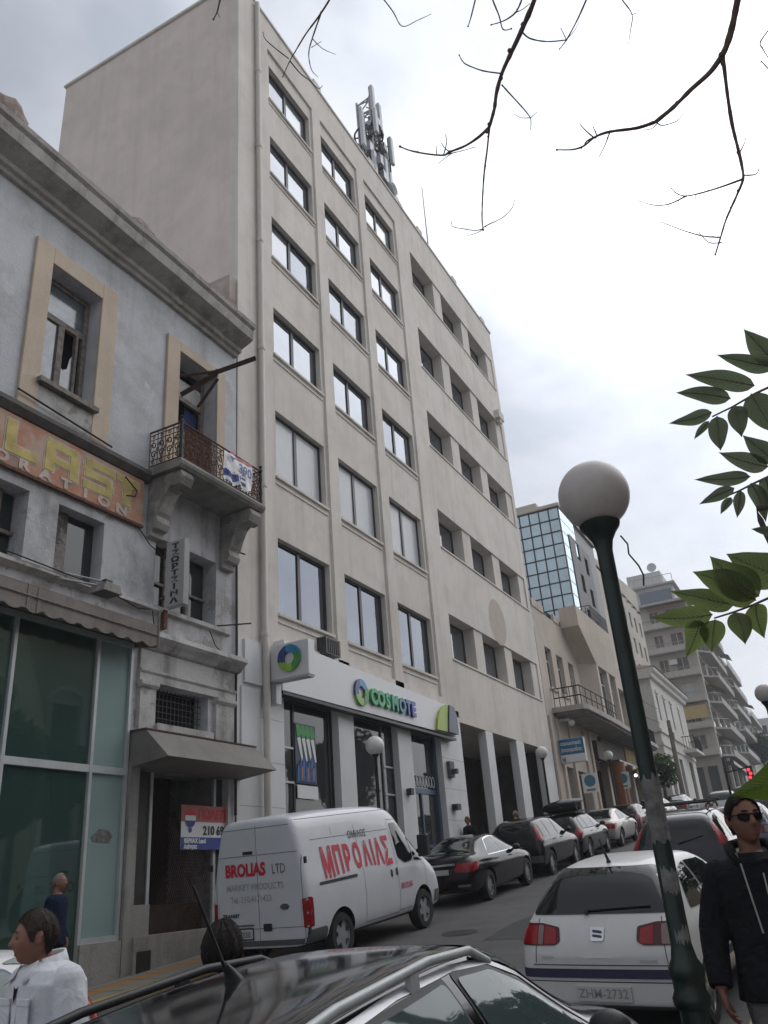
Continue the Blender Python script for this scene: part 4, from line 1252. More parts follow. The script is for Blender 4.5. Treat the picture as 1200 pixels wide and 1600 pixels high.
# sale notice on the shut shop
sn = tag(empty('sale_notice', (13.6, 11.1, 1.0)), 'red, white and blue for-sale notice with balloon emblem on the shut shop grille', 'notice')
MB().box(12.92, 14.5, 11.09, 11.1, 0.86, 1.66).build('notice_sheet', M['white_ink'], sn)
MB().box(12.92, 14.5, 11.083, 11.089, 1.36, 1.66).build('red_band', mat('faded_red_band', (0.42, 0.12, 0.10), 0.6), sn)
MB().box(12.92, 14.5, 11.083, 11.089, 0.86, 1.08).build('blue_band', M['blue_ink'], sn)
balloon(sn, (13.17, 11.082, 1.42), 0.17, (0, -1, 0), (1, 0, 0))
for tx, z, s, m_, x in (('ΠΩΛΕΙΤΑΙ', 1.42, 0.24, M['red'], 13.4), ('210 6980', 1.13, 0.23, M['black_ink'], 13.55), ('RE/MAX Land', 0.98, 0.11, M['white_ink'], 13.0), ('Ακίνητα', 0.88, 0.10, M['white_ink'], 13.0)):
    link('lettering', text_mesh(tx, s, plane_mtx((x, 11.08, z), (1, 0, 0), (0, 0, 1)), m_, 0.004, 0.006), sn, True)
# banner on the balcony railing, slightly crumpled
bn = tag(empty('sale_banner', (13.2, 10.1, 8.3)), 'crumpled white sale banner with blue band and 390 tied to the balcony railing', 'banner')
mb = MB()
BXa, BXb = 12.83, 13.86
nx, nz = 16, 8
for i in range(nx + 1):
    for k in range(nz + 1):
        x = BXa + (BXb - BXa) * i / nx
        z = 8.34 + 0.72 * k / nz - 0.06 * (1 - i / nx) + 0.05 * math.sin(i * 0.9) * (1 - k / nz)
        mb.v.append((x, BY + 0.02 + 0.022 * math.sin(i * 1.3 + k * 0.5) * (0.4 + (1 - k / nz)), z))
ix = lambda i, k: i * (nz + 1) + k
for i in range(nx):
    for k in range(nz):
        mb.f.append((ix(i, k), ix(i + 1, k), ix(i + 1, k + 1), ix(i, k + 1)))
        mb.m.append(1 if k in (1, 2) and i < 12 else (2 if (k >= nz - 1 and i > 5) else 0))
mb.build('banner_cloth', [M['white_ink'], M['blue_ink'], mat('washed_red', (0.45, 0.16, 0.15), 0.6)], bn, smooth=True)
for tx, x, z, s, m_ in (('390', 13.28, 8.62, 0.32, M['blue_ink']), ('RE/MAX', 12.86, 8.52, 0.15, M['white_ink']), ('Land', 13.3, 8.42, 0.12, M['white_ink'])):
    link('lettering', text_mesh(tx, s, plane_mtx((x, BY - 0.045, z), (1, 0, 0), (0, 0, 1)), m_, 0.004, 0.006), bn, True)
balloon(bn, (13.05, BY - 0.045, 8.93), 0.1, (0, -1, 0), (1, 0, 0))
# ------------------------------------------------------------------ peach corner building past the office block
PB = tag(empty('peach_building', (44, 11, PZ(44))), 'low peach building with balcony slab over its entrance and polygonal bay above', 'building')
mb = MB()
wins = [(39.15, 40.25, 8.1, 10.15), (41.05, 42.2, 8.05, 10.1), (43.2, 44.2, 7.4, 10.1)]
wall(mb, 37.9, 47.0, 7.0, 11.95, 11.0, [w_ + (0.25,) for w_ in wins], 0.25)
wall(mb, 47.0, 58.0, 7.0, 12.0, 11.0, [(52.4, 53.9, 7.6, 10.4, 0.6), (54.6, 57.6, 7.6, 10.6, 1.4)], 0.6)
wall(mb, 37.9, 58.0, -0.5, 7.0, 11.0, [(39.5, 41.0, 0.5, 4.45, 0.4), (41.5, 43.6, 0.5, 4.4, 0.4), (45.2, 57.5, 0.8, 5.2, 1.2)], 0.4)
back_box(mb, 37.9, 58.0, 12.4, 19, -0.5, 12.0)
mb.build('wall', M['b2'], PB)
pr = MB()
for x in [38.0 + 0.9 * i for i in range(10)]:
    if int((x - 38) / 0.9) % 2 == 0: pr.box(x, x + 0.95, 10.95, 11.25, 11.95, 12.35)
pr.build('parapet_merlon', M['b2'], PB)
for i in range(4):
    rg = MB()
    x = 38.95 + 1.8 * i
    for k in range(6): rg.tube([(x + 0.15 * k, 11.1, 11.96), (x + 0.15 * k, 11.1, 12.32)], 0.02, 5)
    rg.tube([(x, 11.1, 12.3), (x + 0.8, 11.1, 12.3)], 0.02, 5)
    rg.build('parapet_grille', M['iron'], PB)
for a, b, c, d in wins:
    window(PB, a + 0.004, b - 0.004, c + 0.004, d - 0.004, 11.18, M['frame_white'], M['pane_mid'], mull=(0.5,), fw_=0.06, bars=(0.7,))
    MB().box(a - 0.08, b + 0.08, 10.9, 11.2, c - 0.12, c - 0.003).build('window_sill', M['b2'], PB)
# bay: polygonal, hung under the terrace
bay = MB()
bay.prism([(45.3, 11.0), (45.9, 10.1), (50.6, 10.1), (51.2, 11.0)], lambda u, v, t: (u, v, t), 10.3, 12.0)
bay.prism([(43.0, 11.0), (43.0, 10.03), (50.9, 10.03), (50.9, 11.0)], lambda u, v, t: (u, v, t), 11.9, 13.0)
bay.add([(43.0, 11.0, 11.9), (43.0, 10.03, 11.9), (50.9, 10.03, 11.9), (50.9, 11, 11.9), (45.3, 11, 10.35), (45.9, 10.1, 10.35), (50.6, 10.1, 10.35), (51.2, 11, 10.35)], [(0, 1, 5, 4), (1, 2, 6, 5), (2, 3, 7, 6)])
bay.build('bay', M['b2'], PB)
bl = MB()
bl.prism([(45.3, 11.0), (45.9, 10.12), (46.3, 10.12), (46.3, 11.0)], lambda u, v, t: (u, v, t), 7.0, 10.3)
bl.box(48.2, 48.7, 10.12, 11.0, 7.0, 10.3).box(50.2, 50.6, 10.12, 11.0, 7.0, 10.3)
bl.box(46.3, 50.2, 10.2, 11.0, 7.0, 7.7)
bl.build('bay_post', M['b2'], PB)
window(PB, 46.32, 48.18, 7.72, 10.28, 10.35, M['frame_white'], M['pane_mid'], fw_=0.08, bars=(0.68,))
window(PB, 48.72, 50.18, 7.72, 10.28, 10.35, M['frame_white'], M['pane_mid'], fw_=0.08, bars=(0.68,))
for x in (54.7, 56.2):
    window(PB, x, x + 1.3, 7.62, 10.5, 12.2, M['frame_white'], M['pane_mid'], fw_=0.1, bars=(0.65, 0.3))
# balcony slab with railing, its dark soffit over the entrance
sl = MB()
sl.prism([(38.9, 11.0), (38.9, 9.5), (39.3, 9.36), (44.0, 9.36), (58.0, 9.7), (58.0, 11.0)], lambda u, v, t: (u, v, t), 6.82, 7.06)
sl.build('balcony_slab', M['slab'], PB)
MB().prism([(39.1, 10.9), (39.1, 9.6), (44.0, 9.5), (57.8, 9.85), (57.8, 10.9)], lambda u, v, t: (u, v, t), 6.7, 6.816).build('soffit', M['concrete'], PB)
rg = MB()
pts = [(39.1, 10.9), (39.1, 9.6), (43.8, 9.5), (46.5, 9.6)]
for h in (0.45, 0.9):
    rg.tube([(x, y, 7.06 + h) for x, y in pts], 0.03, 5)
for i in range(3):
    for k in range(5):
        t = k / 5
        x, y = pts[i][0] + (pts[i + 1][0] - pts[i][0]) * t, pts[i][1] + (pts[i + 1][1] - pts[i][1]) * t
        rg.tube([(x, y, 7.06), (x, y, 7.96)], 0.02, 5)
rg.build('balcony_railing', M['iron'], PB)
rg = MB()
for k in range(28):
    x = 52.0 + 0.2 * k
    rg.tube([(x, 9.75, 7.06), (x, 9.75, 7.9)], 0.018, 4)
rg.tube([(52, 9.75, 7.9), (57.6, 9.8, 7.9)], 0.03, 5)
rg.build('balcony_railing', M['iron'], PB)
# entrance floor: pilasters, recess, lit shop, ochre panel
en = MB()
for x in (37.95, 39.15, 41.05, 43.65, 44.8): en.box(x, x + 0.35, 10.9, 11.0, 0.6, 6.6)
en.build('pilaster', M['b2'], PB)
window(PB, 39.52, 40.98, 1.0, 4.42, 11.3, M['frame_grey'], M['pane_dark'], fw_=0.08)
window(PB, 41.52, 43.58, 1.0, 4.38, 11.3, M['frame_grey'], M['pane_dark'], fw_=0.08, mull=(0.33, 0.66))
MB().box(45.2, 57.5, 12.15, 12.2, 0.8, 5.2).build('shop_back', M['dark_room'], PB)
for x in (48.1, 51.5, 54.5):
    MB().box(x, x + 0.5, 11.0, 11.4, 1.2, 5.2).build('shop_pier', M['cream'], PB)
MB().box(45.3, 46.6, 10.7, 11.0, 5.25, 6.2).box(46.9, 57.4, 10.85, 11.0, 5.3, 6.6).build('shop_fascia', mat('brown_fascia', (0.06, 0.04, 0.03), 0.7, var=0.4), PB)
MB().box(52.5, 55.0, 10.78, 10.85, 5.4, 6.5).build('fascia_panel', mat('ochre_panel', (0.28, 0.19, 0.05), 0.7, var=0.4), PB)
MB().tube([(46.9, 10.2, 1.3), (46.9, 10.2, 5.1)], 0.42, 12).build('brown_column', mat('terracotta_paint', (0.22, 0.075, 0.03), 0.6, var=0.15), PB, smooth='auto')
MB().box(46.4, 57.6, 9.9, 11.0, 5.1, 5.2).build('shop_canopy', M['mirror_dark'], PB)
for x, z in ((49.6, 4.75), (51.9, 4.8), (54.2, 4.9)):
    MB().ball((x, 10.3, z), 0.09).build('spot_lamp', mat('lit_bulb', (1, 0.9, 0.7), 0.5, emit=(1.0, 0.86, 0.6), estr=3.5), PB, smooth=True)
sc_ = tag(empty('security_camera', (39.4, 10.6, 6.4)), 'white dome security camera on a bracket under the peach balcony', 'camera')
MB().ball((39.5, 10.35, 6.35), 0.16).build('dome', M['white_p'], sc_, smooth=True)
MB().box(39.4, 39.6, 10.4, 11.0, 6.46, 6.56).build('bracket', M['frame_grey'], sc_)

# blue hanging sign, face towards the lower street
bs = tag(empty('hearing_sign', (39.1, 11, 4.5)), 'blue and white projecting shop sign with two lines of Greek writing', 'sign')
MB().box(39.0, 39.25, 9.8, 10.98, 4.5, 5.58).build('sign_box', M['frame_white'], bs)
MB().box(38.985, 39.0, 9.82, 10.96, 4.86, 5.56).build('blue_panel', mat('sign_blue', (0.012, 0.14, 0.30), 0.4), bs)
MB().box(38.985, 39.0, 9.82, 10.96, 4.52, 4.86).build('white_panel', M['white_ink'], bs)
for tx, z, s, m_ in (('ακουστικά', 5.29, 0.22, M['white_ink']), ('βαρηκοΐας', 5.0, 0.22, M['white_ink']), ('bJ', 4.59, 0.24, M['black_ink'])):
    link('lettering', text_mesh(tx, s, plane_mtx((38.98, 10.9, z), (0, -1, 0), (0, 0, 1)), m_, 0.004, 0.006, 0.9), bs, True)

# ------------------------------------------------------------------ glass tower behind the terrace
GT = tag(empty('glass_tower', (47.2, 11, 12)), 'blue mirror-glass office tower rising behind the peach terrace', 'building')
MB().box(47.3, 55.9, 11.1, 15.9, 12.0, 20.7).build('core', M['frame_dark'], GT)
ny, nz = 7, 10
y0, y1, z0, z1 = 11.05, 15.5, 12.6, 20.75
rr = random.Random(11)
pm2 = MB().box(0, 0.03, 0.03, (y1 - y0) / ny - 0.03, 0.03, (z1 - z0) / nz - 0.03).mesh('glass_pane', M['pane_blue'])
for i in range(ny):
    for k in range(nz):
        o = link('glass_pane', pm2, GT, False)
        o.location = Vector((47.2, y0 + (y1 - y0) * i / ny, z0 + (z1 - z0) * k / nz)) - GT.location
        o.rotation_euler = (0, rr.uniform(-0.006, 0.006), rr.uniform(-0.006, 0.006))
fm = MB()
for i in range(ny + 1):
    y = y0 + (y1 - y0) * i / ny
    fm.box(47.14, 47.3, y - 0.03, y + 0.03, z0, z1)
for k in range(nz + 1):
    z = z0 + (z1 - z0) * k / nz
    fm.box(47.15, 47.29, y0, y1, z - 0.03, z + 0.03)
fm.build('mullion_grid', M['frame_dark'], GT)
st = MB()
for i in range(5):
    for k in range(nz):
        pass
pm3 = MB().box(0.02, 0.36, 0, 0.03, 0.03, (z1 - z0) / nz - 0.03).mesh('glass_pane', M['pane_blue'])
for i in range(8):
    for k in range(nz):
        if i > 2 and k < nz - 4 + (0 if i < 5 else 1): continue
        o = link('glass_pane', pm3, GT, False)
        o.location = Vector((47.3 + 0.4 * i, 11.02, z0 + (z1 - z0) * k / nz)) - GT.location
wl = MB()
hs = [(50.0, 50.8, 18.1, 19.3), (51.9, 52.7, 17.6, 18.8), (50.0, 50.8, 15.9, 17.1), (51.9, 52.7, 15.4, 16.6), (50.0, 50.8, 13.6, 14.8), (51.9, 52.7, 13.2, 14.4)]
wall(wl, 48.6, 53.6, 12.6, 19.4, 10.98, [h + (0.2,) for h in hs], 0.2)
wl.build('grey_panel_wall', mat('grey_cladding', (0.115, 0.11, 0.12), 0.6, var=0.2, vscale=1.2), GT)
for a, b, c, d in hs:
    window(GT, a + .003, b - .003, c + .003, d - .003, 11.05, M['frame_dark'], M['pane_dark'], fw_=0.05, mull=())
MB().prism([(47.0, 20.75), (56.0, 20.75), (56.0, 21.5), (51.0, 21.6), (47.0, 20.95)], lambda u, v, t: (u, t, v), 10.95, 16.0).build('roof_slab', M['cream'], GT)
MB().box(49.5, 55.9, 13.0, 16.4, 21.3, 22.4).build('roof_house', M['cream'], GT)
rl = MB()
for y in [10.1 + 0.25 * k for k in range(4)]:
    rl.tube([(46.7, y, 13.0), (46.7, y, 13.95)], 0.02, 4)
for x in [46.7 + 0.3 * k for k in range(14)]:
    rl.tube([(x, 10.1, 13.0), (x, 10.1, 13.95)], 0.02, 4)
for z in (13.3, 13.6, 13.95):
    rl.tube([(46.7, 10.9, z), (46.7, 10.1, z), (50.7, 10.1, z)], 0.025, 5)
rl.build('terrace_railing', M['mirror_dark'], GT)

# ------------------------------------------------------------------ cream block, set back
CB = tag(empty('cream_building', (66, 14.4, PZ(66))), 'plain cream rear building with small square windows under a sloping parapet', 'building')
def zc(x): return 24.2 + (x - 64) * 0.125
mb = MB()
hs = []
for i in range(5):
    for k in range(6):
        hs.append((79.3 + 2.5 * i, 80.3 + 2.5 * i, 11.3 + 2.7 * k, 12.9 + 2.7 * k, 0.25))
wall(mb, 64, 91.4, 2, 25.2, 14.4, hs, 0.25)
mb.add([(64, 14.4, 25.2), (91.4, 14.4, 25.2), (91.4, 14.4, zc(91.4)), (64, 14.4, zc(64) + 1.0)], [(0, 1, 2, 3)])
back_box(mb, 64, 91.4, 14.6, 26, 2, 25.0)
mb.box(64, 91.4, 14.4, 14.8, 25.0, 25.3)
mb.build('wall', M['cream'], CB)
for a, b, c, d, _ in hs:
    window(CB, a + .003, b - .003, c + .003, d - .003, 14.55, M['frame_white'], M['pane_dark'], fw_=0.07)

# ------------------------------------------------------------------ white neoclassical corner house
NH = tag(empty('corner_house', (68, 11, PZ(68))), 'white two-storey corner house with heavy eaves, tall narrow windows and small balcony', 'house')
mb = MB()
up = [(69.2, 70.0, 10.3, 12.3), (72.2, 73.0, 10.3, 12.3), (75.4, 76.2, 10.3, 12.3), (79.4, 80.2, 10.3, 12.3)]
lo = [(69.0, 70.6, 4.7, 7.7), (74.4, 76.0, 4.8, 7.8), (79.5, 81.5, 4.8, 8.0)]
wall(mb, 68.0, 83.5, 3.0, 13.5, 11.0, [h + (0.3,) for h in up + lo], 0.3)
back_box(mb, 68.0, 83.5, 11.35, 14.3, 3.0, 13.5)
mb.quad((68, 11, 3), (68, 11.35, 3), (68, 11.35, 13.5), (68, 11, 13.5))
mb.quad((83.5, 11, 3), (83.5, 11.35, 3), (83.5, 11.35, 13.5), (83.5, 11, 13.5))
mb.build('wall', M['white_r'], NH)
ev = MB()
pf = [(11.0, 13.4), (10.75, 13.5), (10.7, 13.8), (10.5, 13.95), (10.45, 14.2), (12, 14.35), (12, 13.4)]
ev.prism(pf, lambda u, v, t: (t, u, v), 67.45, 83.9)
ev.box(67.5, 68.0, 11.0, 14.3, 13.6, 14.2)
ev.build('eaves', M['white_r'], NH)
MB().add([(67.4, 10.4, 14.25), (84, 10.4, 14.25), (84, 14.4, 14.25), (67.4, 14.4, 14.25), (69.5, 12.4, 15.0), (82, 12.4, 15.0)], [(0, 1, 5, 4), (1, 2, 5), (2, 3, 4, 5), (3, 0, 4)]).build('roof', mat('roof_tiles', (0.18, 0.10, 0.075), 0.85, var=0.3), NH)
bd = MB()
for z, p in ((9.25, 0.14), (7.95 + 0.3, 0.1)):
    bd.box(67.9 - p, 83.6, 11 - p, 11.0, z, z + 0.25).box(68 - p, 68.0, 11.0, 14.3, z, z + 0.25)
bd.build('string_course', M['white_r'], NH)
for a, b, c, d in up:
    window(NH, a + .003, b - .003, c + .003, d - .003, 11.2, M['frame_white'], M['pane_mid'], fw_=0.08, bars=(0.7,))
    MB().box(a - 0.15, b + 0.15, 10.9, 11.0, d + 0.15, d + 0.4).build('window_hood', M['white_r'], NH)
for a, b, c, d in lo:
    window(NH, a + .003, b - .003, c + .003, d - .003, 11.2, M['frame_dark'], M['pane_dark'], fw_=0.1, bars=(0.75,))
MB().box(77.8, 82.2, 9.9, 11.0, 8.55, 8.8).build('balcony_slab', M['white_r'], NH)
rg = MB()
for k in range(22):
    x = 77.9 + 0.2 * k
    rg.tube([(x, 9.98, 8.8), (x, 9.98, 9.9)], 0.022, 4)
for k in range(5):
    for x in (77.9, 82.1): rg.tube([(x, 9.98 + 0.22 * k, 8.8), (x, 9.98 + 0.22 * k, 9.9)], 0.022, 4)
rg.tube([(77.9, 11, 9.9), (77.9, 9.98, 9.9), (82.1, 9.98, 9.9), (82.1, 11, 9.9)], 0.035, 5)
rg.build('balcony_railing', M['iron'], NH)

# ------------------------------------------------------------------ apartment blocks with balconies on side and front
def apartments(name, label, x0, x1, yd, zf, n, pitch, m_, cat='building', side_balc=True, blinds=()):
    """block whose end wall (x0) and street front carry balconies on every floor"""
    root = tag(empty(name, (x0, 11, PZ(x0))), label, cat)
    mb = MB()
    hs, hf = [], []
    for k in range(n):
        z = zf + pitch * k
        hs += [(12.2, 13.6, z + 0.1, z + 2.3, 0.25), (14.6, 15.6, z + 0.1, z + 2.3, 0.25)]
        w_ = (x1 - x0) / 3
        hf += [(x0 + w_ * i + 0.8, x0 + w_ * i + w_ - 1.2, z + 0.1, z + 2.4, 0.25) for i in range(3)]
    ztop = zf + pitch * n
    wall(mb, x0, x1, GZ(x0) - 1, ztop, 11.0, hf, 0.25)
    wall(mb, 11.0, 11.0 + yd, GZ(x0) - 1, ztop, x0, hs, 0.25, fn=lambda u, z, d: (x0 + d, u, z))
    mb.quad((x1, 11, GZ(x0)), (x1, 11 + yd, GZ(x0)), (x1, 11 + yd, ztop), (x1, 11, ztop))
    mb.quad((x0, 11, ztop), (x1, 11, ztop), (x1, 11 + yd, ztop), (x0, 11 + yd, ztop))
    mb.quad((x0, 11 + yd, GZ(x0)), (x0, 11 + yd, ztop), (x1, 11 + yd, ztop), (x1, 11 + yd, GZ(x0)))
    mb.build('wall', m_, root)
    for a, b, c, d, _ in hf:
        window(root, a + .004, b - .004, c + .004, d - .004, 11.15, M['frame_white'], M['pane_dark'], mull=(0.33, 0.66), fw_=0.08)
    for a, b, c, d, _ in hs:
        q = MB().box(x0 + 0.18, x0 + 0.22, a + 0.004, b - 0.004, c + 0.004, d - 0.004).build('shutter', M['wood_old'] if (int(c * 10) % 3) else M['frame_grey'], root)
        MB().box(x0 + 0.16, x0 + 0.18, (a + b) / 2 - 0.04, (a + b) / 2 + 0.04, c + 0.004, d - 0.004).build('shutter_bar', M['frame_white'], q)
    for k in range(n):
        z = zf + pitch * k
        if side_balc:
            MB().box(x0 - 1.3, x0, 10.99, 11 + yd - 0.4, z - 0.2, z).build('balcony_slab', M['slab'], root)
            pb = MB().box(x0 - 1.3, x0 - 1.2, 11.0, 11 + yd - 0.4, z + 0.0, z + 0.55)
            pb.build('balcony_front', m_, root)
            r = MB()
            r.tube([(x0 - 1.25, 11.05, z + 0.95), (x0 - 1.25, 11 + yd - 0.5, z + 0.95)], 0.04, 5)
            for i in range(int(yd / 0.7)): r.tube([(x0 - 1.25, 11.1 + 0.7 * i, z + 0.5), (x0 - 1.25, 11.1 + 0.7 * i, z + 0.95)], 0.03, 4)
            r.build('balcony_railing', M['galv'], root)
            if k in blinds:
                MB().box(x0 - 1.24, x0 - 1.2, 11.2, 11 + yd - 1.5, z + 0.95, z + 2.45).build('balcony_awning', mat('yellow_awning', (0.48, 0.36, 0.17), 0.8, var=0.1), root)
        # street front: long slab, splayed at the near end
        yo = 9.7 - (0.25 if k % 2 else 0)
        MB().prism([(x0 + 1.0, 11.0), (x0 + 3.0, yo), (x1 - 1.0, yo), (x1 - 0.2, 11.0)], lambda u, v, t: (u, v, t), z - 0.22, z).build('balcony_slab', M['slab'], root)
        MB().box(x0 + 3.0, x1 - 1.0, yo + 0.003, yo + 0.1, z + 0.0, z + 0.6).build('balcony_front', M['slab'] if k % 2 else m_, root)
        r = MB()
        r.tube([(x0 + 1.2, 10.95, z + 1.0), (x0 + 3.0, yo + 0.05, z + 1.0), (x1 - 1, yo + 0.05, z + 1.0)], 0.04, 5)
        for i in range(7):
            x = x0 + 3.2 + (x1 - x0 - 4.4) * i / 6
            r.tube([(x, yo + 0.05, z + 0.5), (x, yo + 0.05, z + 1.0)], 0.03, 4)
        r.build('balcony_railing', M['galv'], root)
        if k % 2 == 0:
            MB().quad((x0 + 4, 10.95, z + 2.5), (x0 + 9, 10.95, z + 2.5), (x0 + 9, yo - 0.3, z + 1.7), (x0 + 4, yo - 0.3, z + 1.7)).build('sun_awning', mat('awning_tone_%s%d' % (name, k), ((0.36, 0.36, 0.34), (0.40, 0.34, 0.26), (0.25, 0.28, 0.26))[(k // 2) % 3], 0.85, var=0.1), root)
    return root, ztop
A1, zt = apartments('apartment_block', 'beige apartment block with stacked balconies on both its side and street front', 106.0, 127.0, 6.5, 11.1, 6, 3.12, M['apt'], blinds=(1,))
# stepped-back penthouse floors, glazed veranda, roof clutter
ph = MB()
ph.box(107.0, 126, 12.2, 18, zt, zt + 2.8).box(109, 125, 13.6, 18, zt + 2.8, zt + 5.4)
ph.build('penthouse', M['apt_w'], A1)
MB().box(105.0, 127, 10.6, 18, zt - 0.15, zt + 0.15).box(106.4, 126.5, 11.8, 18, zt + 2.7, zt + 2.95).build('roof_slab', M['slab'], A1)
MB().box(106.9, 107.0, 12.5, 16.5, zt + 0.6, zt + 2.2).build('veranda_glazing', M['pane_mid'], A1)
MB().quad((104.6, 11.0, zt - 0.75), (104.6, 15.8, zt - 0.75), (106.0, 15.8, zt - 0.2), (106.0, 11.0, zt - 0.2)).build('red_awning', mat('red_brown_awning', (0.26, 0.09, 0.06), 0.8), A1)
r = MB()
for y in (12.0, 13.2, 14.4, 15.6, 16.8): r.tube([(106.6, y, zt + 2.95), (106.6, y, zt + 4.0)], 0.04, 4)
r.tube([(106.6, 12, zt + 4), (106.6, 17.4, zt + 4)], 0.04, 4)
r.build('roof_railing', M['galv'], A1)
MB().lathe([(0.02, 0), (0.4, -0.08), (0.62, -0.22), (0.6, -0.15)], (110, 14.6, zt + 6.3), 16, axis='x').tube([(110, 14.6, zt + 5.4), (110, 14.6, zt + 6.3)], 0.05, 5).build('satellite_dish', M['antenna'], A1, smooth='auto')
MB().box(105.0, 105.6, 13.4, 14.3, 20.6 + 1.3, 21.9 + 0.6).build('air_conditioner', M['white_p'], A1)
# dark shop floor under the first block
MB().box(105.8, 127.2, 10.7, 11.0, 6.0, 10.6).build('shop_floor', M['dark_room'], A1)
for y in (11.6, 13.2, 14.8): MB().box(105.75, 105.99, y, y + 1.1, 6.4, 9.8).build('shop_opening', M['pane_dark'], A1)
for x in (108, 114, 120): MB().box(x, x + 0.8, 10.4, 10.7, 6.2, 10.7).build('shop_pier', M['apt'], A1)
MB().box(107.5, 126, 9.9, 10.7, 9.9, 10.3).build('shop_canopy', M['mirror_dark'], A1)
A2, zt2 = apartments('apartment_block.001', 'pale grey apartment block with long splayed balconies, farther up than the beige block', 127.6, 150.0, 7.0, 13.4, 5, 3.1, M['apt_w'], side_balc=False)
MB().box(129.5, 149, 12.5, 18, zt2, zt2 + 2.6).build('penthouse', M['apt_w'], A2)
for x in (131, 135, 143): MB().lathe([(0.5, 0), (0.5, 1.3)], (x, 13, zt2 + 2.6), 12).build('water_tank', M['galv'], A2, smooth='auto')
MB().ball((130.5, 12, zt2 + 1.0), 0.9, 0.9, 0.8).build('roof_shrub', mat('roof_shrub_green', (0.03, 0.05, 0.02), 0.9, var=0.4), A2)
A3, zt3 = apartments('apartment_block.002', 'farthest white apartment block, low at the street end', 152.0, 176.0, 8.0, 15.5, 3, 3.1, M['white_r'], side_balc=False)
far = tag(empty('far_house', (178, 9, PZ(178))), 'far pale house closing the view behind the last apartment block', 'house')
mb = MB()
hf = [(8.0 + 2.2 * i, 9.1 + 2.2 * i, 17.5 + 3.1 * k, 19.3 + 3.1 * k, 0.2) for i in range(5) for k in range(3)]
wall(mb, 5.5, 20.0, 12, 27, 200.0, hf, 0.2, fn=lambda u, z, d: (200.0 + d, u, z))
mb.box(200.3, 212, 5.5, 20, 12, 27)
mb.build('wall', M['white_r'], far)
for a, b, c, d, _ in hf: MB().box(200.15, 200.2, a, b, c, d).build('window', M['pane_dark'], far)

# ------------------------------------------------------------------ street furniture
def far_lamp():
    t = empty('globe_lamp')
    MB().lathe([(0.11, 0), (0.11, 0.5), (0.075, 0.6), (0.05, 0.75), (0.042, 3.35), (0.07, 3.4), (0.10, 3.44), (0.10, 3.48)], (0, 0, 0), 14).build('post', M['black_post'], t, smooth='auto', world=False)
    MB().ball((0, 0, 3.66), 0.235, n=24, m=16).build('globe', M['lens_globe_w'], t, smooth=True, world=False)
    return t
L1 = far_lamp()
L1.location = (18.75, 9.95, PZ(18.75) - 0.01)
tag(L1, 'black post lamp with white globe standing before the shop window, above the van', 'street lamp', 'globe lamps along the far pavement')
for x, lb in ((32.75, 'black post lamp with white globe at the end pillar of the arcade'), (44.2, 'black post lamp with white globe by the brown column past the blue sign')):
    o = copy_tree(L1)
    o.location = (x, 9.95, PZ(x) - 0.01)
    o['label'] = lb

def near_lamp():
    t = empty('green_lamp')
    p = [(0.13, 0), (0.14, 0.02), (0.14, 0.10), (0.10, 0.16), (0.074, 0.45), (0.064, 0.95), (0.066, 1.0), (0.084, 1.02), (0.087, 1.05), (0.072, 1.08), (0.072, 1.12), (0.080, 1.14), (0.080, 1.175), (0.060, 1.21), (0.048, 1.27), (0.045, 1.9), (0.045, 3.0), (0.046, 3.28), (0.058, 3.34), (0.085, 3.39), (0.112, 3.425), (0.118, 3.445), (0.10, 3.46)]
    MB().lathe(p, (0, 0, 0), 28).build('post', M['green_post'], t, smooth='auto', world=False)
    fl_ = MB()
    for k in range(10):
        a = 2 * math.pi * k / 10
        fl_.tube([(0.088 * math.cos(a), 0.088 * math.sin(a), 0.22), (0.064 * math.cos(a), 0.064 * math.sin(a), 0.93)], 0.010, 6)
    fl_.build('fluting', M['green_post'], t, world=False, smooth='auto')
    MB().ball((0, 0, 3.635), 0.207, n=40, m=26).build('globe', M['lens_globe'], t, smooth=True, world=False)
    return t
NL = near_lamp()
NL.location = (4.55, 0.84, PZ(4.55) - 0.02)
tag(NL, 'dark green post lamp with greyish globe and torn bills, beside the white hatchback', 'street lamp', 'green globe lamps along the near pavement')
N2 = copy_tree(NL)
N2.location = (20.6, 0.92, PZ(20.6))
N2['label'] = 'second green post lamp farther up the near pavement, blueish post below its globe'
# remains of pasted bills on the first post, and a loose wire
rp = random.Random(4)
for z0, z1, a0, a1 in ((1.72, 2.03, 2.2, 5.2), (1.49, 1.60, 2.6, 4.4), (1.28, 1.33, 2.9, 4.4)):
    pw = MB()
    n = 14
    js = [(rp.uniform(-0.015, 0.015), rp.uniform(-0.025, 0.025)) for i in range(n + 1)]
    for i in range(n):
        a, b = a0 + (a1 - a0) * i / n, a0 + (a1 - a0) * (i + 1) / n
        R = 0.0488
        pw.quad((R * math.cos(a), R * math.sin(a), z0 + js[i][0]), (R * math.cos(b), R * math.sin(b), z0 + js[i + 1][0]), (R * math.cos(b), R * math.sin(b), z1 + js[i + 1][1]), (R * math.cos(a), R * math.sin(a), z1 + js[i][1]))
    pw.build('torn_bill', M['paper'], NL, world=False, smooth=True)
MB().tube([(0.03, -0.10, 3.36), (0.03, -0.13, 3.3), (0.03, -0.125, 3.24), (0.03, -0.165, 3.16), (0.03, -0.18, 3.10), (0.03, -0.17, 3.04)], 0.005, 5).build('loose_wire', M['cable'], NL, world=False)

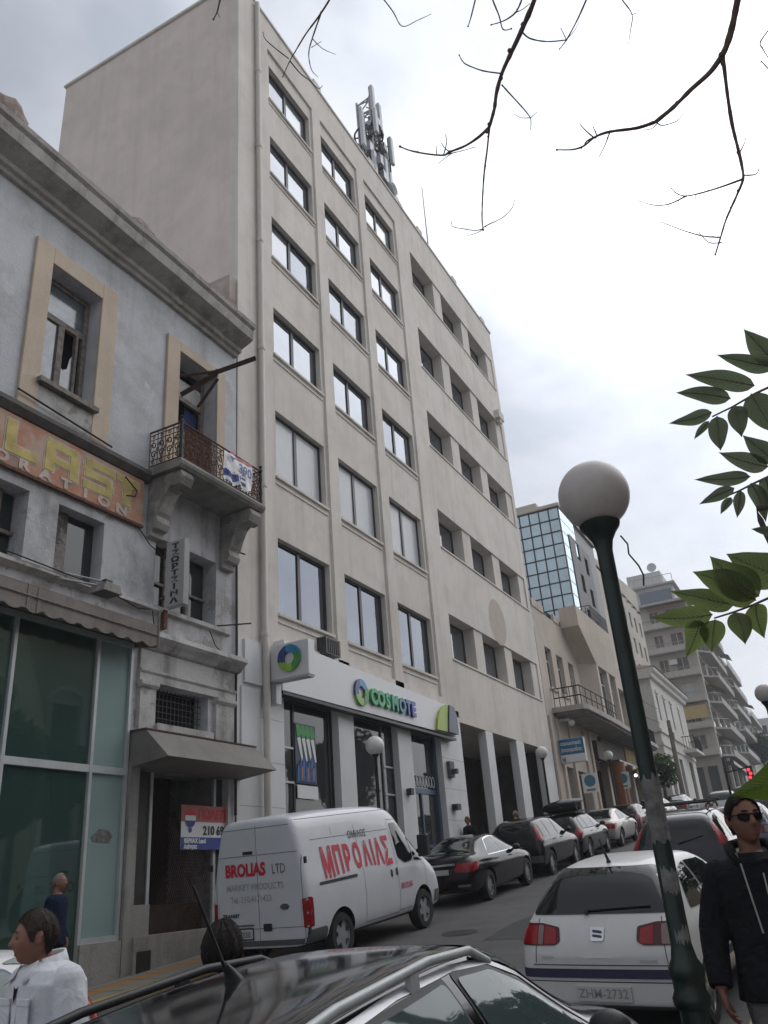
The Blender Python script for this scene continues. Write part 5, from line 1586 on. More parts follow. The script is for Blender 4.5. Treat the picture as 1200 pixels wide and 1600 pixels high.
def parking_sign():
    t = empty('parking_sign')
    MB().tube([(0, 0, 0), (0, 0, 2.75)], 0.035, 8).build('post', M['galv'], t, world=False)
    MB().box(-0.04, -0.03, -0.36, 0.36, 1.95, 2.8).build('plate', M['white_ink'], t, world=False)
    MB().lathe([(0.0, -0.05), (0.26, -0.05), (0.26, -0.042)], (0, 0, 2.47), 24, axis='x').build('blue_disc', mat('road_sign_blue', (0.06, 0.19, 0.27), 0.4), t, world=False)
    MB().box(-0.049, -0.041, -0.2, 0.2, 2.03, 2.12).build('small_print', M['grey_ink'], t, world=False)
    return t
P1 = parking_sign()
P1.location = (39.6, 9.95, PZ(39.6))
tag(P1, 'white roadside sign with blue disc beneath the blue shop sign', 'road sign', 'white road signs along the far pavement')
P2 = copy_tree(P1)
P2.location = (46.6, 9.95, PZ(46.6))
P2['label'] = 'white roadside sign with blue disc right of the brown column'
P3 = copy_tree(P1)
P3.location = (52.5, 9.95, PZ(52.5) + 0.5)
P3['label'] = 'road sign with blue disc just behind the lamp post, highest of the three'

up_ = tag(empty('utility_pole', (65.0, 9.85, PZ(65))), 'leaning wooden utility pole before the white corner house', 'utility pole')
MB().tube([(65.0, 9.85, PZ(65)), (65.3, 9.85, 9.6)], [0.2, 0.14], 10).build('pole', M['wood_old'], up_, smooth='auto')
MB().box(64.9, 65.7, 9.8, 9.9, 9.0, 9.1).box(65.15, 65.45, 9.65, 9.8, 8.2, 8.7).build('crossarm', M['wood_old'], up_)

tl = tag(empty('traffic_light', (38, 3.1, GZ(38))), 'traffic light glowing red on a dark arm up the street', 'traffic light')
MB().tube([(38, 3.9, GZ(38)), (38, 3.9, 3.35)], 0.05, 8).tube([(38, 3.9, 3.2), (38, 3.1, 3.3)], 0.03, 6).build('post', M['black_post'], tl)
MB().box(37.9, 38.1, 2.86, 3.1, 2.5, 3.35).build('housing', M['black_p'], tl)
rl_ = mat('red_signal', (0.4, 0.0, 0.0), 0.4, emit=(1.0, 0.03, 0.04), estr=2.6)
for dy, z in ((0.03, 3.2), (-0.02, 3.05), (0.03, 2.9)):
    MB().lathe([(0.0, 0), (0.06, 0), (0.06, 0.02)], (37.87, 2.98 + dy, z), 14, axis='x').build('red_lamp', rl_, tl)
MB().lathe([(0.0, 0), (0.07, 0), (0.07, 0.02)], (37.87, 2.98, 2.62), 14, axis='x').build('dark_lamp', M['tail_dark'], tl)

# overhead wire between the houses
tag(MB().tube([(57.5, 10.9, 10.2), (62, 10.9, 9.6), (68, 10.9, 9.9)], 0.02, 5).tube([(58, 10.9, 11.4), (63, 10.9, 10.8), (68, 10.9, 11)], 0.02, 5).build('overhead_wire', M['cable']), 'pair of thin overhead wires crossing the side street gap', 'wire')
# ------------------------------------------------------------------ outlines
def grow(poly, k):
    """outset a polygon by k"""
    n = len(poly)
    ar = sum(poly[i][0] * poly[(i + 1) % n][1] - poly[(i + 1) % n][0] * poly[i][1] for i in range(n))
    sg_ = 1 if ar > 0 else -1
    res = []
    for i in range(n):
        p, q, r = Vector(poly[i - 1]), Vector(poly[i]), Vector(poly[(i + 1) % n])
        a, b = (q - p).normalized(), (r - q).normalized()
        na, nb = Vector((a.y, -a.x)) * sg_, Vector((b.y, -b.x)) * sg_
        m_ = (na + nb)
        m_ = m_ / max(0.35, m_.dot(na)) if m_.length > 1e-6 else na
        res.append(tuple(q + m_ * k))
    return res

# ------------------------------------------------------------------ vehicles
def ring_half(s):
    x, zb, zs, zr, wl, wr = s
    h = zs - zb
    return [(0, zb), (wl * 0.7, zb), (wl * 0.93, zb + 0.02), (wl * 0.985, zb + h * 0.28), (wl, zb + h * 0.6), (wl * 0.985, zs - h * 0.12), (wl * 0.945, zs + 0.005),
            (wl * 0.93 * 0.45 + wr * 0.55 + 0.012, zs + (zr - zs) * 0.52), (wr, zr - min(0.09, (zr - zs) * 0.22)), (wr * 0.86, zr - 0.012), (wr * 0.45, zr), (0, zr + 0.003)]

def car_body(stations, wheels, r_arch, wd):
    """lofted, subdivided body with real wheel arches cut in; returns mesh (slot 0 paint, slot 1 black)"""
    vs, fs = [], []
    first = stations[0]
    rings = []
    for s in stations:
        hp = ring_half(s)
        full = [(s[0], y, z) for y, z in hp] + [(s[0], -y, z) for y, z in hp[-2:0:-1]]
        rings.append(full)
    n = len(rings[0])
    for r in rings: vs += r
    for i in range(len(rings) - 1):
        for k in range(n):
            k2 = (k + 1) % n
            fs.append((i * n + k, (i + 1) * n + k, (i + 1) * n + k2, i * n + k2))
    h = n // 2
    for base, rev in ((0, False), ((len(rings) - 1) * n, True)):
        for k in range(h):
            a, b = k, k + 1
            c, d = (n - k - 1) % n, (n - k) % n
            q = [base + a, base + b, base + c, base + d]
            if k == 0: q = [base + 0, base + 1, base + n - 1]
            elif k == h - 1: q = [base + a, base + b, base + c + 0] if (b % n) == c else q
            q2 = []
            for e in q:
                if e not in q2: q2.append(e)
            if len(q2) >= 3:
                fs.append(tuple(q2[::-1]) if rev else tuple(q2))
    me = bpy.data.meshes.new('body')
    me.from_pydata(vs, [], fs)
    bm = bmesh.new(); bm.from_mesh(me)
    bmesh.ops.recalc_face_normals(bm, faces=bm.faces)
    bm.to_mesh(me); bm.free()
    me.materials.append(M['p_white']); me.materials.append(M['black_p'])
    me = evaluated(me, [('SUBSURF', {'levels': 2, 'render_levels': 2})])
    cut = MB()
    for xw in wheels:
        for sg in (1, -1):
            cut.lathe([(r_arch, sg * (wd - 0.27)), (r_arch, sg * (wd + 0.25))], (xw, 0, r_arch * 0.86), 28, axis='y')
    cm = cut.mesh('cut', M['black_p'])
    co = bpy.data.objects.new('cut', cm); COL.objects.link(co)
    me2 = evaluated(me, [('BOOLEAN', {'operation': 'DIFFERENCE', 'object': co, 'solver': 'EXACT'})])
    bpy.data.objects.remove(co)
    for p in me2.polygons:
        c = p.center
        p.use_smooth = True
        for xw in wheels:
            if math.hypot(c.x - xw, c.z - r_arch * 0.86) < r_arch + 0.012 and abs(p.normal.y) < 0.6 and abs(c.y) > wd - 0.29:
                p.material_index = 1
            elif math.hypot(c.x - xw, c.z - r_arch * 0.86) < r_arch * 0.98 and abs(c.y) < wd - 0.24 and abs(c.y) > wd - 0.3:
                p.material_index = 1
        if p.normal.z < -0.7: p.material_index = 1
    try: me2.set_sharp_from_angle(angle=R_(40))
    except Exception: pass
    return me2

def rounded(pts, r, n=4):
    out_ = []
    m = len(pts)
    for i in range(m):
        p, q, s = Vector(pts[i - 1]), Vector(pts[i]), Vector(pts[(i + 1) % m])
        a, b = (p - q), (s - q)
        ra = min(r, a.length * 0.45, b.length * 0.45)
        a, b = q + a.normalized() * ra, q + b.normalized() * ra
        for k in range(n + 1):
            t = k / n
            out_.append(tuple((1 - t) ** 2 * a + 2 * t * (1 - t) * q + t * t * b))
    return out_

class Caster:
    def __init__(s, me):
        bm = bmesh.new(); bm.from_mesh(me)
        s.t = BVHTree.FromBMesh(bm)
        bm.free()
    def hit(s, u, v, ax, eps, flat=False):
        """u, v in the view: side views (x, z), rear and front views (y, z), top view (x, y)"""
        o, d = {'-y': ((u, -4, v), (0, 1, 0)), '+y': ((u, 4, v), (0, -1, 0)), '-x': ((-4, u, v), (1, 0, 0)), '+x': ((12, u, v), (-1, 0, 0)), '+z': ((u, v, 6), (0, 0, -1))}[ax]
        loc, nrm, i, dist = s.t.ray_cast(Vector(o), Vector(d))
        if loc is None: return None
        d = Vector(d)
        if flat: return loc - d * eps
        if nrm.dot(d) > 0: nrm = -nrm
        return loc + nrm * eps

def patch_mesh(cst, poly, ax, eps, m_, cuts=5, name='patch', thick=0.0):
    bm = bmesh.new()
    vs = [bm.verts.new((p[0], p[1], 0)) for p in poly]
    bm.faces.new(vs)
    bmesh.ops.triangulate(bm, faces=bm.faces[:])
    for _ in range(cuts):
        long_ = [e for e in bm.edges if e.calc_length() > 0.055]
        if not long_: break
        bmesh.ops.subdivide_edges(bm, edges=long_, cuts=1)
        bmesh.ops.triangulate(bm, faces=[f for f in bm.faces if len(f.verts) > 3])
    miss = []
    for v in bm.verts:
        h = cst.hit(v.co.x, v.co.y, ax, eps, 'window' not in name and 'windscreen' not in name)
        if h is None: miss.append(v)
        else: v.co = h
    bmesh.ops.delete(bm, geom=miss, context='VERTS')
    bmesh.ops.recalc_face_normals(bm, faces=bm.faces)
    me = bpy.data.meshes.new(name)
    bm.to_mesh(me); bm.free()
    me.materials.append(m_)
    me.polygons.foreach_set('use_smooth', [True] * len(me.polygons))
    return me

def seam_mesh(cst, pts, ax, w_=0.008, eps=0.003, m_=None, name='seam'):
    """a fine dark line along the body"""
    mb = MB()
    dense = []
    for i in range(len(pts) - 1):
        a, b = Vector(pts[i]), Vector(pts[i + 1])
        k = max(1, int((b - a).length / 0.06))
        dense += [a + (b - a) * j / k for j in range(k)]
    dense.append(Vector(pts[-1]))
    hits = []
    for i, p in enumerate(dense):
        t = (dense[min(i + 1, len(dense) - 1)] - dense[max(0, i - 1)]).normalized()
        nn_ = Vector((-t.y, t.x)) * w_ / 2
        a, b = cst.hit(*(p + nn_), ax, eps, True), cst.hit(*(p - nn_), ax, eps, True)
        if a is not None and b is not None: hits.append((a, b))
    for i in range(len(hits) - 1):
        mb.quad(hits[i][0], hits[i + 1][0], hits[i + 1][1], hits[i][1])
    return mb.mesh(name, m_ or M['black_p']) if mb.f else None

def project_mesh(cst, me, ax, eps):
    """press flat writing onto the body; its vertices already stand in the local frame of the car"""
    for v in me.vertices:
        c = v.co
        u, q = {'-y': (c.x, c.z), '-x': (c.y, c.z), '+z': (c.x, c.y)}[ax]
        h = cst.hit(u, q, ax, eps, True)
        if h is not None: v.co = h
    return me

def make_wheel(r, wdt, spokes, name='wheel', rimm=None):
    t = MB()
    t.lathe([(r * 0.66, -wdt / 2), (r * 0.93, -wdt / 2), (r, -wdt * 0.3), (r, wdt * 0.3), (r * 0.93, wdt / 2), (r * 0.66, wdt / 2)], (0, 0, 0), 32, axis='y', close=True)
    rim = MB()
    rim.lathe([(r * 0.68, -wdt / 2 + 0.005), (r * 0.69, -wdt * 0.42), (r * 0.62, -wdt * 0.40), (r * 0.6, -wdt * 0.05), (r * 0.6, wdt * 0.4), (r * 0.66, wdt * 0.45)], (0, 0, 0), 32, axis='y', close=True)
    rim.lathe([(0.0, -wdt * 0.40), (r * 0.16, -wdt * 0.40), (r * 0.18, -wdt * 0.2)], (0, 0, 0), 16, axis='y')
    for k in range(spokes):
        a = 2 * math.pi * k / spokes
        c, s_ = math.cos(a), math.sin(a)
        hw = r * (0.95 / spokes)
        p = []
        for rr_, w2, yy in ((r * 0.14, hw * 1.0, -wdt * 0.38), (r * 0.62, hw * 0.72, -wdt * 0.36)):
            for sg in (-1, 1):
                for dy in (0, 0.03):
                    p.append((rr_ * c - sg * w2 * s_, yy + dy, rr_ * s_ + sg * w2 * c))
        rim.add(p, [(0, 2, 6, 4), (1, 5, 7, 3), (0, 4, 5, 1), (2, 3, 7, 6), (4, 6, 7, 5)])
    disc = MB().lathe([(0.0, -wdt * 0.12), (r * 0.58, -wdt * 0.12), (r * 0.58, -wdt * 0.05)], (0, 0, 0), 24, axis='y')
    return t.mesh('tyre', M['tyre'], 'auto'), rim.mesh('rim', rimm or M['alloy'], 'auto'), disc.mesh('brake_disc', M['mirror_dark'])

BODY_CACHE = {}
def vehicle(name, label, cat, group, spec, paint_m, x, y, yaw=0.0, roll=0.0, tilt=TILT, dz=0.0, sides=('-y', '+y')):
    """spec: st stations, wh axle positions, r wheel radius, W width, plus outlines of glass, lights and trim.
    local frame: x forward from the rear bumper, y left, z up from the road"""
    t = tag(empty(name, (x, y, GZ(x) + dz), (roll, tilt, yaw)), label, cat, group)
    key = id(spec)
    if key not in BODY_CACHE:
        me = car_body(spec['st'], spec['wh'], spec['r'] * 1.2, spec['W'] / 2)
        BODY_CACHE[key] = (me, Caster(me))
    me, cst = BODY_CACHE[key]
    me = me.copy()
    me.materials[0] = paint_m
    body = link('body', me, t)
    P = lambda nm, poly, ax, eps, m_, par=t, rr_=0.03, cuts=5: link(nm, patch_mesh(cst, rounded(poly, rr_), ax, eps, m_, cuts, nm), par)
    gm = spec.get('glass', M['car_glass'])
    for ax in sides:
        sg = -1 if ax == '-y' else 1
        for poly in spec.get('side', []):
            if spec.get('surround'):
                P('window_trim', grow(poly, 0.022), ax, 0.003, spec['surround'])
            P('side_window', poly, ax, 0.008, gm)
        for poly, m_ in spec.get('side_patch', []):
            P('body_panel', poly, ax, 0.006, m_)
        for pts in spec.get('seams', []):
            s_ = seam_mesh(cst, pts, ax)
            if s_: link('door_seam', s_, t)
        for hx, hz in spec.get('handles', []):
            h = cst.hit(hx, hz, ax, 0.02)
            if h is not None:
                MB().tube([(hx - 0.09, h.y, hz), (hx, h.y + sg * 0.012, hz), (hx + 0.09, h.y, hz)], 0.014, 6).build('door_handle', spec.get('handle_m', paint_m), t, world=False, smooth=True)
        mx_, mz_ = spec.get('mirror', (None, None))
        if mx_:
            h = cst.hit(mx_, mz_, ax, 0)
            if h is not None:
                yb = h.y + sg * 0.13
                mo = MB().ball((mx_, yb, mz_ + 0.03), 0.08, 0.10, 0.075, 14, 9).tube([(mx_ + 0.05, h.y, mz_ - 0.02), (mx_ + 0.02, yb, mz_)], 0.03, 6).build('wing_mirror', spec.get('mirror_m', M['black_p']), t, world=False, smooth=True)
        for poly, m_ in spec.get('tail_side', []):
            P('tail_light', poly, ax, 0.012, m_)
        for poly, m_ in spec.get('head_side', []):
            P('headlight', poly, ax, 0.012, m_)
    for poly in spec.get('rear_glass', []): P('rear_window', poly, '-x', 0.007, spec.get('rear_gm', gm), cuts=6)
    for poly in spec.get('wind', []): P('windscreen', poly, '+x', 0.007, gm, cuts=6)
    for poly, m_, eps, nm in spec.get('rear', []):
        P(nm, poly, '-x', eps, m_, rr_=0.02)
    for pts in spec.get('rear_seams', []):
        s_ = seam_mesh(cst, pts, '-x')
        if s_: link('boot_seam', s_, t)
    pl = spec.get('plate')
    if pl:
        yc, zc, text = pl
        h = cst.hit(yc, zc, '-x', 0.015)
        pb = MB().box(h.x - 0.012, h.x + 0.02, yc - 0.26, yc + 0.26, zc - 0.055, zc + 0.055).build('number_plate', M['plate'], t, world=False)
        if text:
            link('plate_text', text_mesh(text, 0.10, plane_mtx((h.x - 0.014, yc + 0.0, zc), (0, -1, 0), (0, 0, 1)), M['black_ink'], 0.002, 0.002, 1.0, 'CENTER', ay='CENTER'), pb)
    rt_ = spec['r']
    tm, rm, dm = spec.setdefault('_w', make_wheel(rt_, spec.get('ww', 0.2), spec.get('spokes', 5), rimm=spec.get('rim')))
    for xw in spec['wh']:
        for sg in (-1, 1):
            w_ = empty('wheel')
            w_.parent = t
            KIDS.setdefault(t.name, []).append(w_)
            w_.location = (xw, sg * (spec['W'] / 2 - spec.get('ww', 0.2) / 2 - 0.035), rt_)
            w_.rotation_euler = (0, random.uniform(0, 1.2), 0 if sg < 0 else math.pi)
            link('tyre', tm, w_); link('rim', rm, w_); link('brake_disc', dm, w_)
    return t, cst, body

def mir(p): return [(-y, z) for y, z in p][::-1]

# three-box saloon
SEDAN = dict(W=1.81, r=0.33, wh=(0.98, 3.80), ww=0.22, spokes=10, st=[
    (0.00, .42, .68, .80, .66, .52), (0.05, .32, .80, .93, .78, .60), (0.14, .28, .90, 1.00, .83, .66), (0.32, .25, .95, 1.07, .865, .68), (0.72, .22, .96, 1.10, .89, .66),
    (1.08, .20, .955, 1.25, .90, .60), (1.45, .20, .95, 1.385, .905, .565), (2.05, .20, .945, 1.435, .905, .56), (2.6, .20, .94, 1.40, .905, .56), (3.02, .20, .93, 1.22, .90, .58),
    (3.4, .20, .91, 1.03, .89, .66), (4.05, .21, .84, .935, .87, .66), (4.45, .24, .74, .83, .81, .62), (4.64, .30, .62, .71, .70, .52), (4.69, .38, .56, .62, .60, .4)],
    side=[[(1.18, .985), (1.30, 1.09), (1.62, 1.30), (1.98, 1.345), (1.98, .985)], [(2.03, .985), (2.03, 1.345), (2.45, 1.31), (2.72, 1.20), (3.02, .99)]],
    surround=M['chrome'], seams=[[(2.0, .97), (2.0, .3), (1.45, .32), (1.22, .62)], [(3.05, .95), (3.08, .3), (2.0, .28)]], handles=[(1.55, .86), (2.55, .85)],
    mirror=(2.92, .98), rear_glass=[[(-.62, 1.08), (.62, 1.08), (.50, 1.36), (-.50, 1.36)]], wind=[[(-.62, 1.02), (.62, 1.02), (.5, 1.36), (-.5, 1.36)]],
    tail_side=[([(0.06, .70), (0.10, .88), (0.46, .90), (0.34, .74)], M['tail'])],
    rear=[([(.84, .70), (.84, .90), (.46, .90), (.40, .72)], M['tail'], .012, 'tail_light'), ([(-.84, .70), (-.84, .90), (-.46, .90), (-.40, .72)], M['tail'], .012, 'tail_light'),
          ([(-.42, .86), (.42, .86), (.42, .90), (-.42, .90)], M['chrome'], .012, 'boot_strip'), ([(-.30, .66), (.30, .66), (.30, .80), (-.30, .80)], M['black_p'], .008, 'plate_recess'),
          ([(-.75, .40), (-.45, .40), (-.45, .45), (-.75, .45)], M['chrome'], .01, 'exhaust_trim'), ([(.45, .40), (.75, .40), (.75, .45), (.45, .45)], M['chrome'], .01, 'exhaust_trim')],
    head_side=[([(4.35, .66), (4.2, .78), (4.5, .76), (4.6, .66)], M['tail_clear'])], plate=(0, .73, ''))
# hatchback, small
HATCH = dict(W=1.65, r=0.29, wh=(0.66, 3.10), ww=0.18, spokes=7, st=[
    (0.00, .30, .56, .66, .66, .56), (0.03, .25, .66, .78, .77, .64), (0.10, .23, .80, .90, .80, .67), (0.17, .22, .90, 1.00, .81, .66), (0.33, .21, .925, 1.21, .82, .59), (0.52, .20, .925, 1.375, .822, .555),
    (0.72, .20, .93, 1.415, .823, .55), (1.45, .20, .925, 1.445, .825, .555), (2.1, .20, .92, 1.40, .825, .555), (2.5, .20, .915, 1.25, .82, .56), (2.88, .20, .90, 1.03, .81, .60),
    (3.35, .21, .83, .925, .80, .62), (3.68, .24, .72, .81, .75, .58), (3.84, .30, .60, .68, .66, .48), (3.88, .36, .52, .58, .56, .4)],
    side=[[(0.62, .98), (0.70, 1.08), (0.92, 1.27), (1.30, 1.335), (1.30, .965)], [(1.36, .965), (1.36, 1.335), (1.95, 1.31), (2.2, 1.22), (2.58, .97)]],
    seams=[[(1.33, .95), (1.33, .3), (0.98, .32), (0.9, .6)], [(2.62, .93), (2.64, .3), (1.33, .27)], [(2.7, .88), (3.7, .76)]], handles=[(1.14, .82), (1.95, .82)], mirror=(2.42, .99),
    rear_glass=[[(-.665, 1.005), (.665, 1.005), (.66, 1.06), (.55, 1.335), (.45, 1.375), (-.45, 1.375), (-.55, 1.335), (-.66, 1.06)]], wind=[[(-.6, 1.03), (.6, 1.03), (.5, 1.36), (-.5, 1.36)]],
    tail_side=[([(0.05, .76), (0.10, .94), (0.27, .93), (0.20, .77)], M['tail'])],
    rear=[([(.79, .765), (.79, .945), (.56, .945), (.38, .91), (.37, .795), (.43, .765)], M['tail_dark'], .010, 'tail_light'), ([(-.79, .765), (-.79, .945), (-.56, .945), (-.38, .91), (-.37, .795), (-.43, .765)], M['tail_dark'], .010, 'tail_light'),
          ([(.76, .775), (.76, .93), (.60, .93), (.60, .775)], M['tail'], .016, 'lamp_lens'), ([(.53, .775), (.53, .925), (.41, .895), (.40, .78)], M['tail'], .016, 'lamp_lens'), ([(.595, .775), (.595, .93), (.54, .93), (.54, .775)], M['tail_clear'], .016, 'lamp_lens'),
          ([(-.76, .775), (-.76, .93), (-.60, .93), (-.60, .775)], M['tail_clear'], .016, 'lamp_lens'), ([(-.53, .775), (-.53, .925), (-.41, .895), (-.40, .78)], M['tail'], .016, 'lamp_lens')],
    head_side=[([(3.5, .62), (3.4, .74), (3.66, .72), (3.76, .62)], M['tail_clear'])])
# tall estate / off-roader with high rear lamps
SUV = dict(W=1.78, r=0.34, wh=(0.82, 3.45), ww=0.22, spokes=5, st=[
    (0.00, .36, .60, .74, .72, .60), (0.04, .30, .78, .92, .83, .70), (0.10, .26, .93, 1.06, .865, .68), (0.20, .25, 1.0, 1.30, .88, .645), (0.34, .25, 1.01, 1.47, .885, .62), (0.60, .24, 1.01, 1.555, .888, .60),
    (1.4, .24, 1.01, 1.60, .89, .60), (2.2, .24, 1.0, 1.57, .89, .60), (2.62, .24, .99, 1.42, .888, .60), (3.0, .24, .98, 1.16, .88, .64), (3.3, .24, .95, 1.06, .87, .68),
    (3.9, .25, .87, .98, .85, .68), (4.22, .30, .74, .84, .78, .60), (4.36, .36, .62, .70, .66, .5)],
    side=[[(0.42, 1.06), (0.50, 1.40), (0.98, 1.475), (0.98, 1.05)], [(1.03, 1.05), (1.03, 1.48), (1.78, 1.49), (1.78, 1.05)], [(1.84, 1.05), (1.84, 1.49), (2.3, 1.45), (2.5, 1.37), (2.86, 1.06)]],
    seams=[[(1.0, 1.03), (1.02, .6)], [(1.81, 1.03), (1.81, .35), (1.25, .36), (1.1, .62)], [(2.9, 1.0), (2.92, .35), (1.81, .33)]], handles=[(1.3, .95), (2.05, .95)], mirror=(2.72, 1.08),
    rear_glass=[[(-.66, 1.07), (.66, 1.07), (.60, 1.42), (-.60, 1.42)]], wind=[[(-.64, 1.12), (.64, 1.12), (.54, 1.5), (-.54, 1.5)]],
    tail_side=[([(0.10, 0.98), (0.30, 1.44), (0.36, 1.43), (0.27, .99)], M['tail'])],
    rear=[([(.86, .98), (.70, 1.44), (.62, 1.44), (.72, 1.0)], M['tail'], .012, 'tail_light'), ([(-.86, .98), (-.70, 1.44), (-.62, 1.44), (-.72, 1.0)], M['tail'], .012, 'tail_light'),
          ([(-.84, .40), (.84, .40), (.84, .58), (-.84, .58)], M['grey_p'], .014, 'bumper_trim')],
    head_side=[([(4.0, .74), (3.9, .86), (4.15, .84), (4.25, .74)], M['tail_clear'])], plate=(0, .78, ''))
# low estate with roof rails
ESTATE = dict(W=1.75, r=0.32, wh=(0.95, 3.55), ww=0.21, spokes=5, st=[
    (0.00, .34, .60, .72, .68, .56), (0.05, .28, .76, .90, .80, .66), (0.14, .25, .90, 1.02, .845, .68), (0.30, .22, .945, 1.26, .865, .60), (0.48, .21, .95, 1.42, .87, .56), (0.80, .20, .95, 1.465, .872, .555),
    (1.6, .20, .945, 1.495, .875, .56), (2.4, .20, .94, 1.475, .875, .56), (2.75, .20, .935, 1.40, .873, .555), (3.05, .20, .93, 1.22, .87, .57), (3.38, .20, .91, 1.035, .86, .64),
    (3.9, .21, .85, .95, .845, .66), (4.25, .24, .74, .83, .79, .60), (4.42, .32, .60, .68, .68, .5), (4.46, .38, .54, .6, .58, .4)],
    side=[[(0.50, 1.0), (0.66, 1.30), (1.10, 1.375), (1.10, .99)], [(1.15, .99), (1.15, 1.38), (1.98, 1.40), (1.98, .985)], [(2.04, .985), (2.04, 1.40), (2.45, 1.37), (2.68, 1.28), (3.1, .985)]],
    surround=M['black_p'], seams=[[(2.01, .97), (2.01, .3), (1.4, .32), (1.25, .6)], [(3.14, .94), (3.15, .3), (2.01, .28)]], handles=[(1.45, .87), (2.3, .87)], mirror=(2.95, 1.0),
    rear_glass=[[(-.62, 1.03), (.62, 1.03), (.54, 1.38), (-.54, 1.38)]], wind=[[(-.63, 1.03), (.63, 1.03), (.52, 1.42), (-.52, 1.42)]],
    tail_side=[([(0.06, .74), (0.16, 1.0), (0.30, 1.0), (0.24, .76)], M['tail'])],
    rear=[([(.84, .74), (.80, 1.02), (.64, 1.0), (.60, .76)], M['tail'], .012, 'tail_light'), ([(-.84, .74), (-.80, 1.02), (-.64, 1.0), (-.60, .76)], M['tail'], .012, 'tail_light')],
    head_side=[([(4.05, .64), (3.95, .78), (4.2, .76), (4.34, .64)], M['tail_clear'])], plate=(0, .84, ''))
VAN = dict(W=1.97, r=0.345, wh=(0.97, 3.90), ww=0.21, spokes=5, rim=M['galv'], st=[
    (0.00, .34, 1.36, 2.10, .90, .68), (0.012, .33, 1.38, 2.22, .95, .735), (0.06, .31, 1.38, 2.275, .975, .76), (0.2, .30, 1.38, 2.30, .98, .765), (1.2, .30, 1.38, 2.335, .985, .77), (2.3, .30, 1.38, 2.335, .985, .77), (3.05, .30, 1.37, 2.30, .985, .765),
    (3.34, .30, 1.36, 2.20, .98, .75), (3.62, .30, 1.34, 1.98, .975, .72), (3.98, .30, 1.30, 1.62, .965, .70), (4.22, .30, 1.20, 1.34, .95, .72), (4.55, .30, 1.06, 1.16, .92, .70), (4.76, .32, .86, .96, .86, .62), (4.84, .36, .66, .76, .78, .56), (4.86, .42, .58, .64, .7, .5)],
    side=[[(3.03, 1.34), (3.03, 1.96), (3.30, 1.96), (3.62, 1.72), (3.62, 1.30), (3.5, 1.22), (3.25, 1.22)], [(3.66, 1.24), (3.66, 1.68), (4.03, 1.36), (4.03, 1.20)]],
    seams=[[(2.94, 2.02), (2.94, .45)], [(1.74, 2.02), (1.74, .42), (2.94, .42)], [(0.34, 1.86), (2.9, 1.86)], [(0.06, 2.2), (3.2, 2.22)], [(4.08, 1.25), (4.06, .46), (2.94, .44)], [(1.0, 2.02), (1.0, 1.9)], [(2.97, 2.03), (3.36, 2.02)]],
    wind=[[(-.78, 1.36), (.78, 1.36), (.62, 2.1), (-.62, 2.1)]],
    side_patch=[([(0.02, .36), (0.02, .56), (0.50, .56), (0.54, .50), (0.53, .36)], M['grey_p']), ([(4.40, .40), (4.42, .62), (4.80, .62), (4.80, .42)], M['grey_p']), ([(0.36, 1.16), (0.36, 1.205), (1.52, 1.215), (1.52, 1.165)], M['black_p']),
                ([(2.66, 1.03), (2.66, 1.16), (2.735, 1.16), (2.735, 1.03)], M['black_p']), ([(2.85, 1.04), (2.85, 1.17), (2.925, 1.17), (2.925, 1.04)], M['black_p'])],
    rear=[([(-.93, .37), (.93, .37), (.93, .45), (-.93, .45)], M['grey_p'], .02, 'bumper_trim'), ([(.965, .60), (.965, 1.02), (.86, 1.02), (.87, .60)], M['tail'], .012, 'tail_light'), ([(-.965, .60), (-.965, 1.02), (-.86, 1.02), (-.87, .60)], M['tail'], .012, 'tail_light')],
    tail_side=[([(0.005, .60), (0.005, 1.04), (0.13, 1.02), (0.15, .60)], M['tail']), ([(0.02, .76), (0.02, .86), (0.12, .86), (0.12, .76)], M['tail_clear'])],
    rear_seams=[[(0.0, 2.18), (0.0, .42)], [(-.86, 2.14), (.86, 2.14)], [(.86, 2.14), (.885, .45)], [(-.86, 2.14), (-.885, .45)], [(-.88, 1.72), (-.02, 1.72)], [(.02, 1.72), (.88, 1.72)], [(-.88, .62), (.88, .62)]])

# --- white delivery van
vt, vc, vb = vehicle('delivery_van', 'white delivery van with red Greek lettering parked before the shop', 'van', None, VAN, M['p_van'], 12.2, 8.74, yaw=-0.045)
def on_van(tx, s, origin, xd, m_, ax, bold=0.004, xs=1.0, al='LEFT', sp=1.0, nm='lettering'):
    me = text_mesh(tx, s, plane_mtx(origin, xd, (0, 0, 1)), m_, 0.0, bold, xs, al, sp)
    project_mesh(vc, me, ax, 0.010)
    return link(nm, me, vt)
on_van('ΟΜΙΛΟΣ', 0.16, (1.80, 0, 1.80), (1, 0, 0), M['black_ink'], '-y', 0.002, 0.9, 'CENTER', 1.12)
xx = 0.52
for i, ch in enumerate('ΜΠΡΟΛΙΑΣ'):
    wd_ = {'Μ': 0.38, 'Ι': 0.15, 'Ο': 0.36}.get(ch, 0.30)
    k = i / 7
    s = 0.62 - 0.10 * math.sin(math.pi * k)
    on_van(ch, s, (xx + wd_ / 2, 0, 1.26 + 0.05 * math.sin(math.pi * k) + 0.02 * k), (1, 0, 0), M['red'], '-y', 0.022, 0.62, 'CENTER')
    xx += wd_ - 0.01
on_van('BROLIAS', 0.13, (3.0, 0, .80), (1, 0, 0), mat('small_red', (0.50, 0.10, 0.12), 0.5), '-y', 0.004, 0.9)
on_van('BROLIAS', 0.26, (0, .67, 1.42), (0, -1, 0), M['red'], '-x', 0.012, 0.84)
on_van('LTD', 0.21, (0, -.30, 1.42), (0, -1, 0), M['grey_ink'], '-x', 0.001, 0.72)
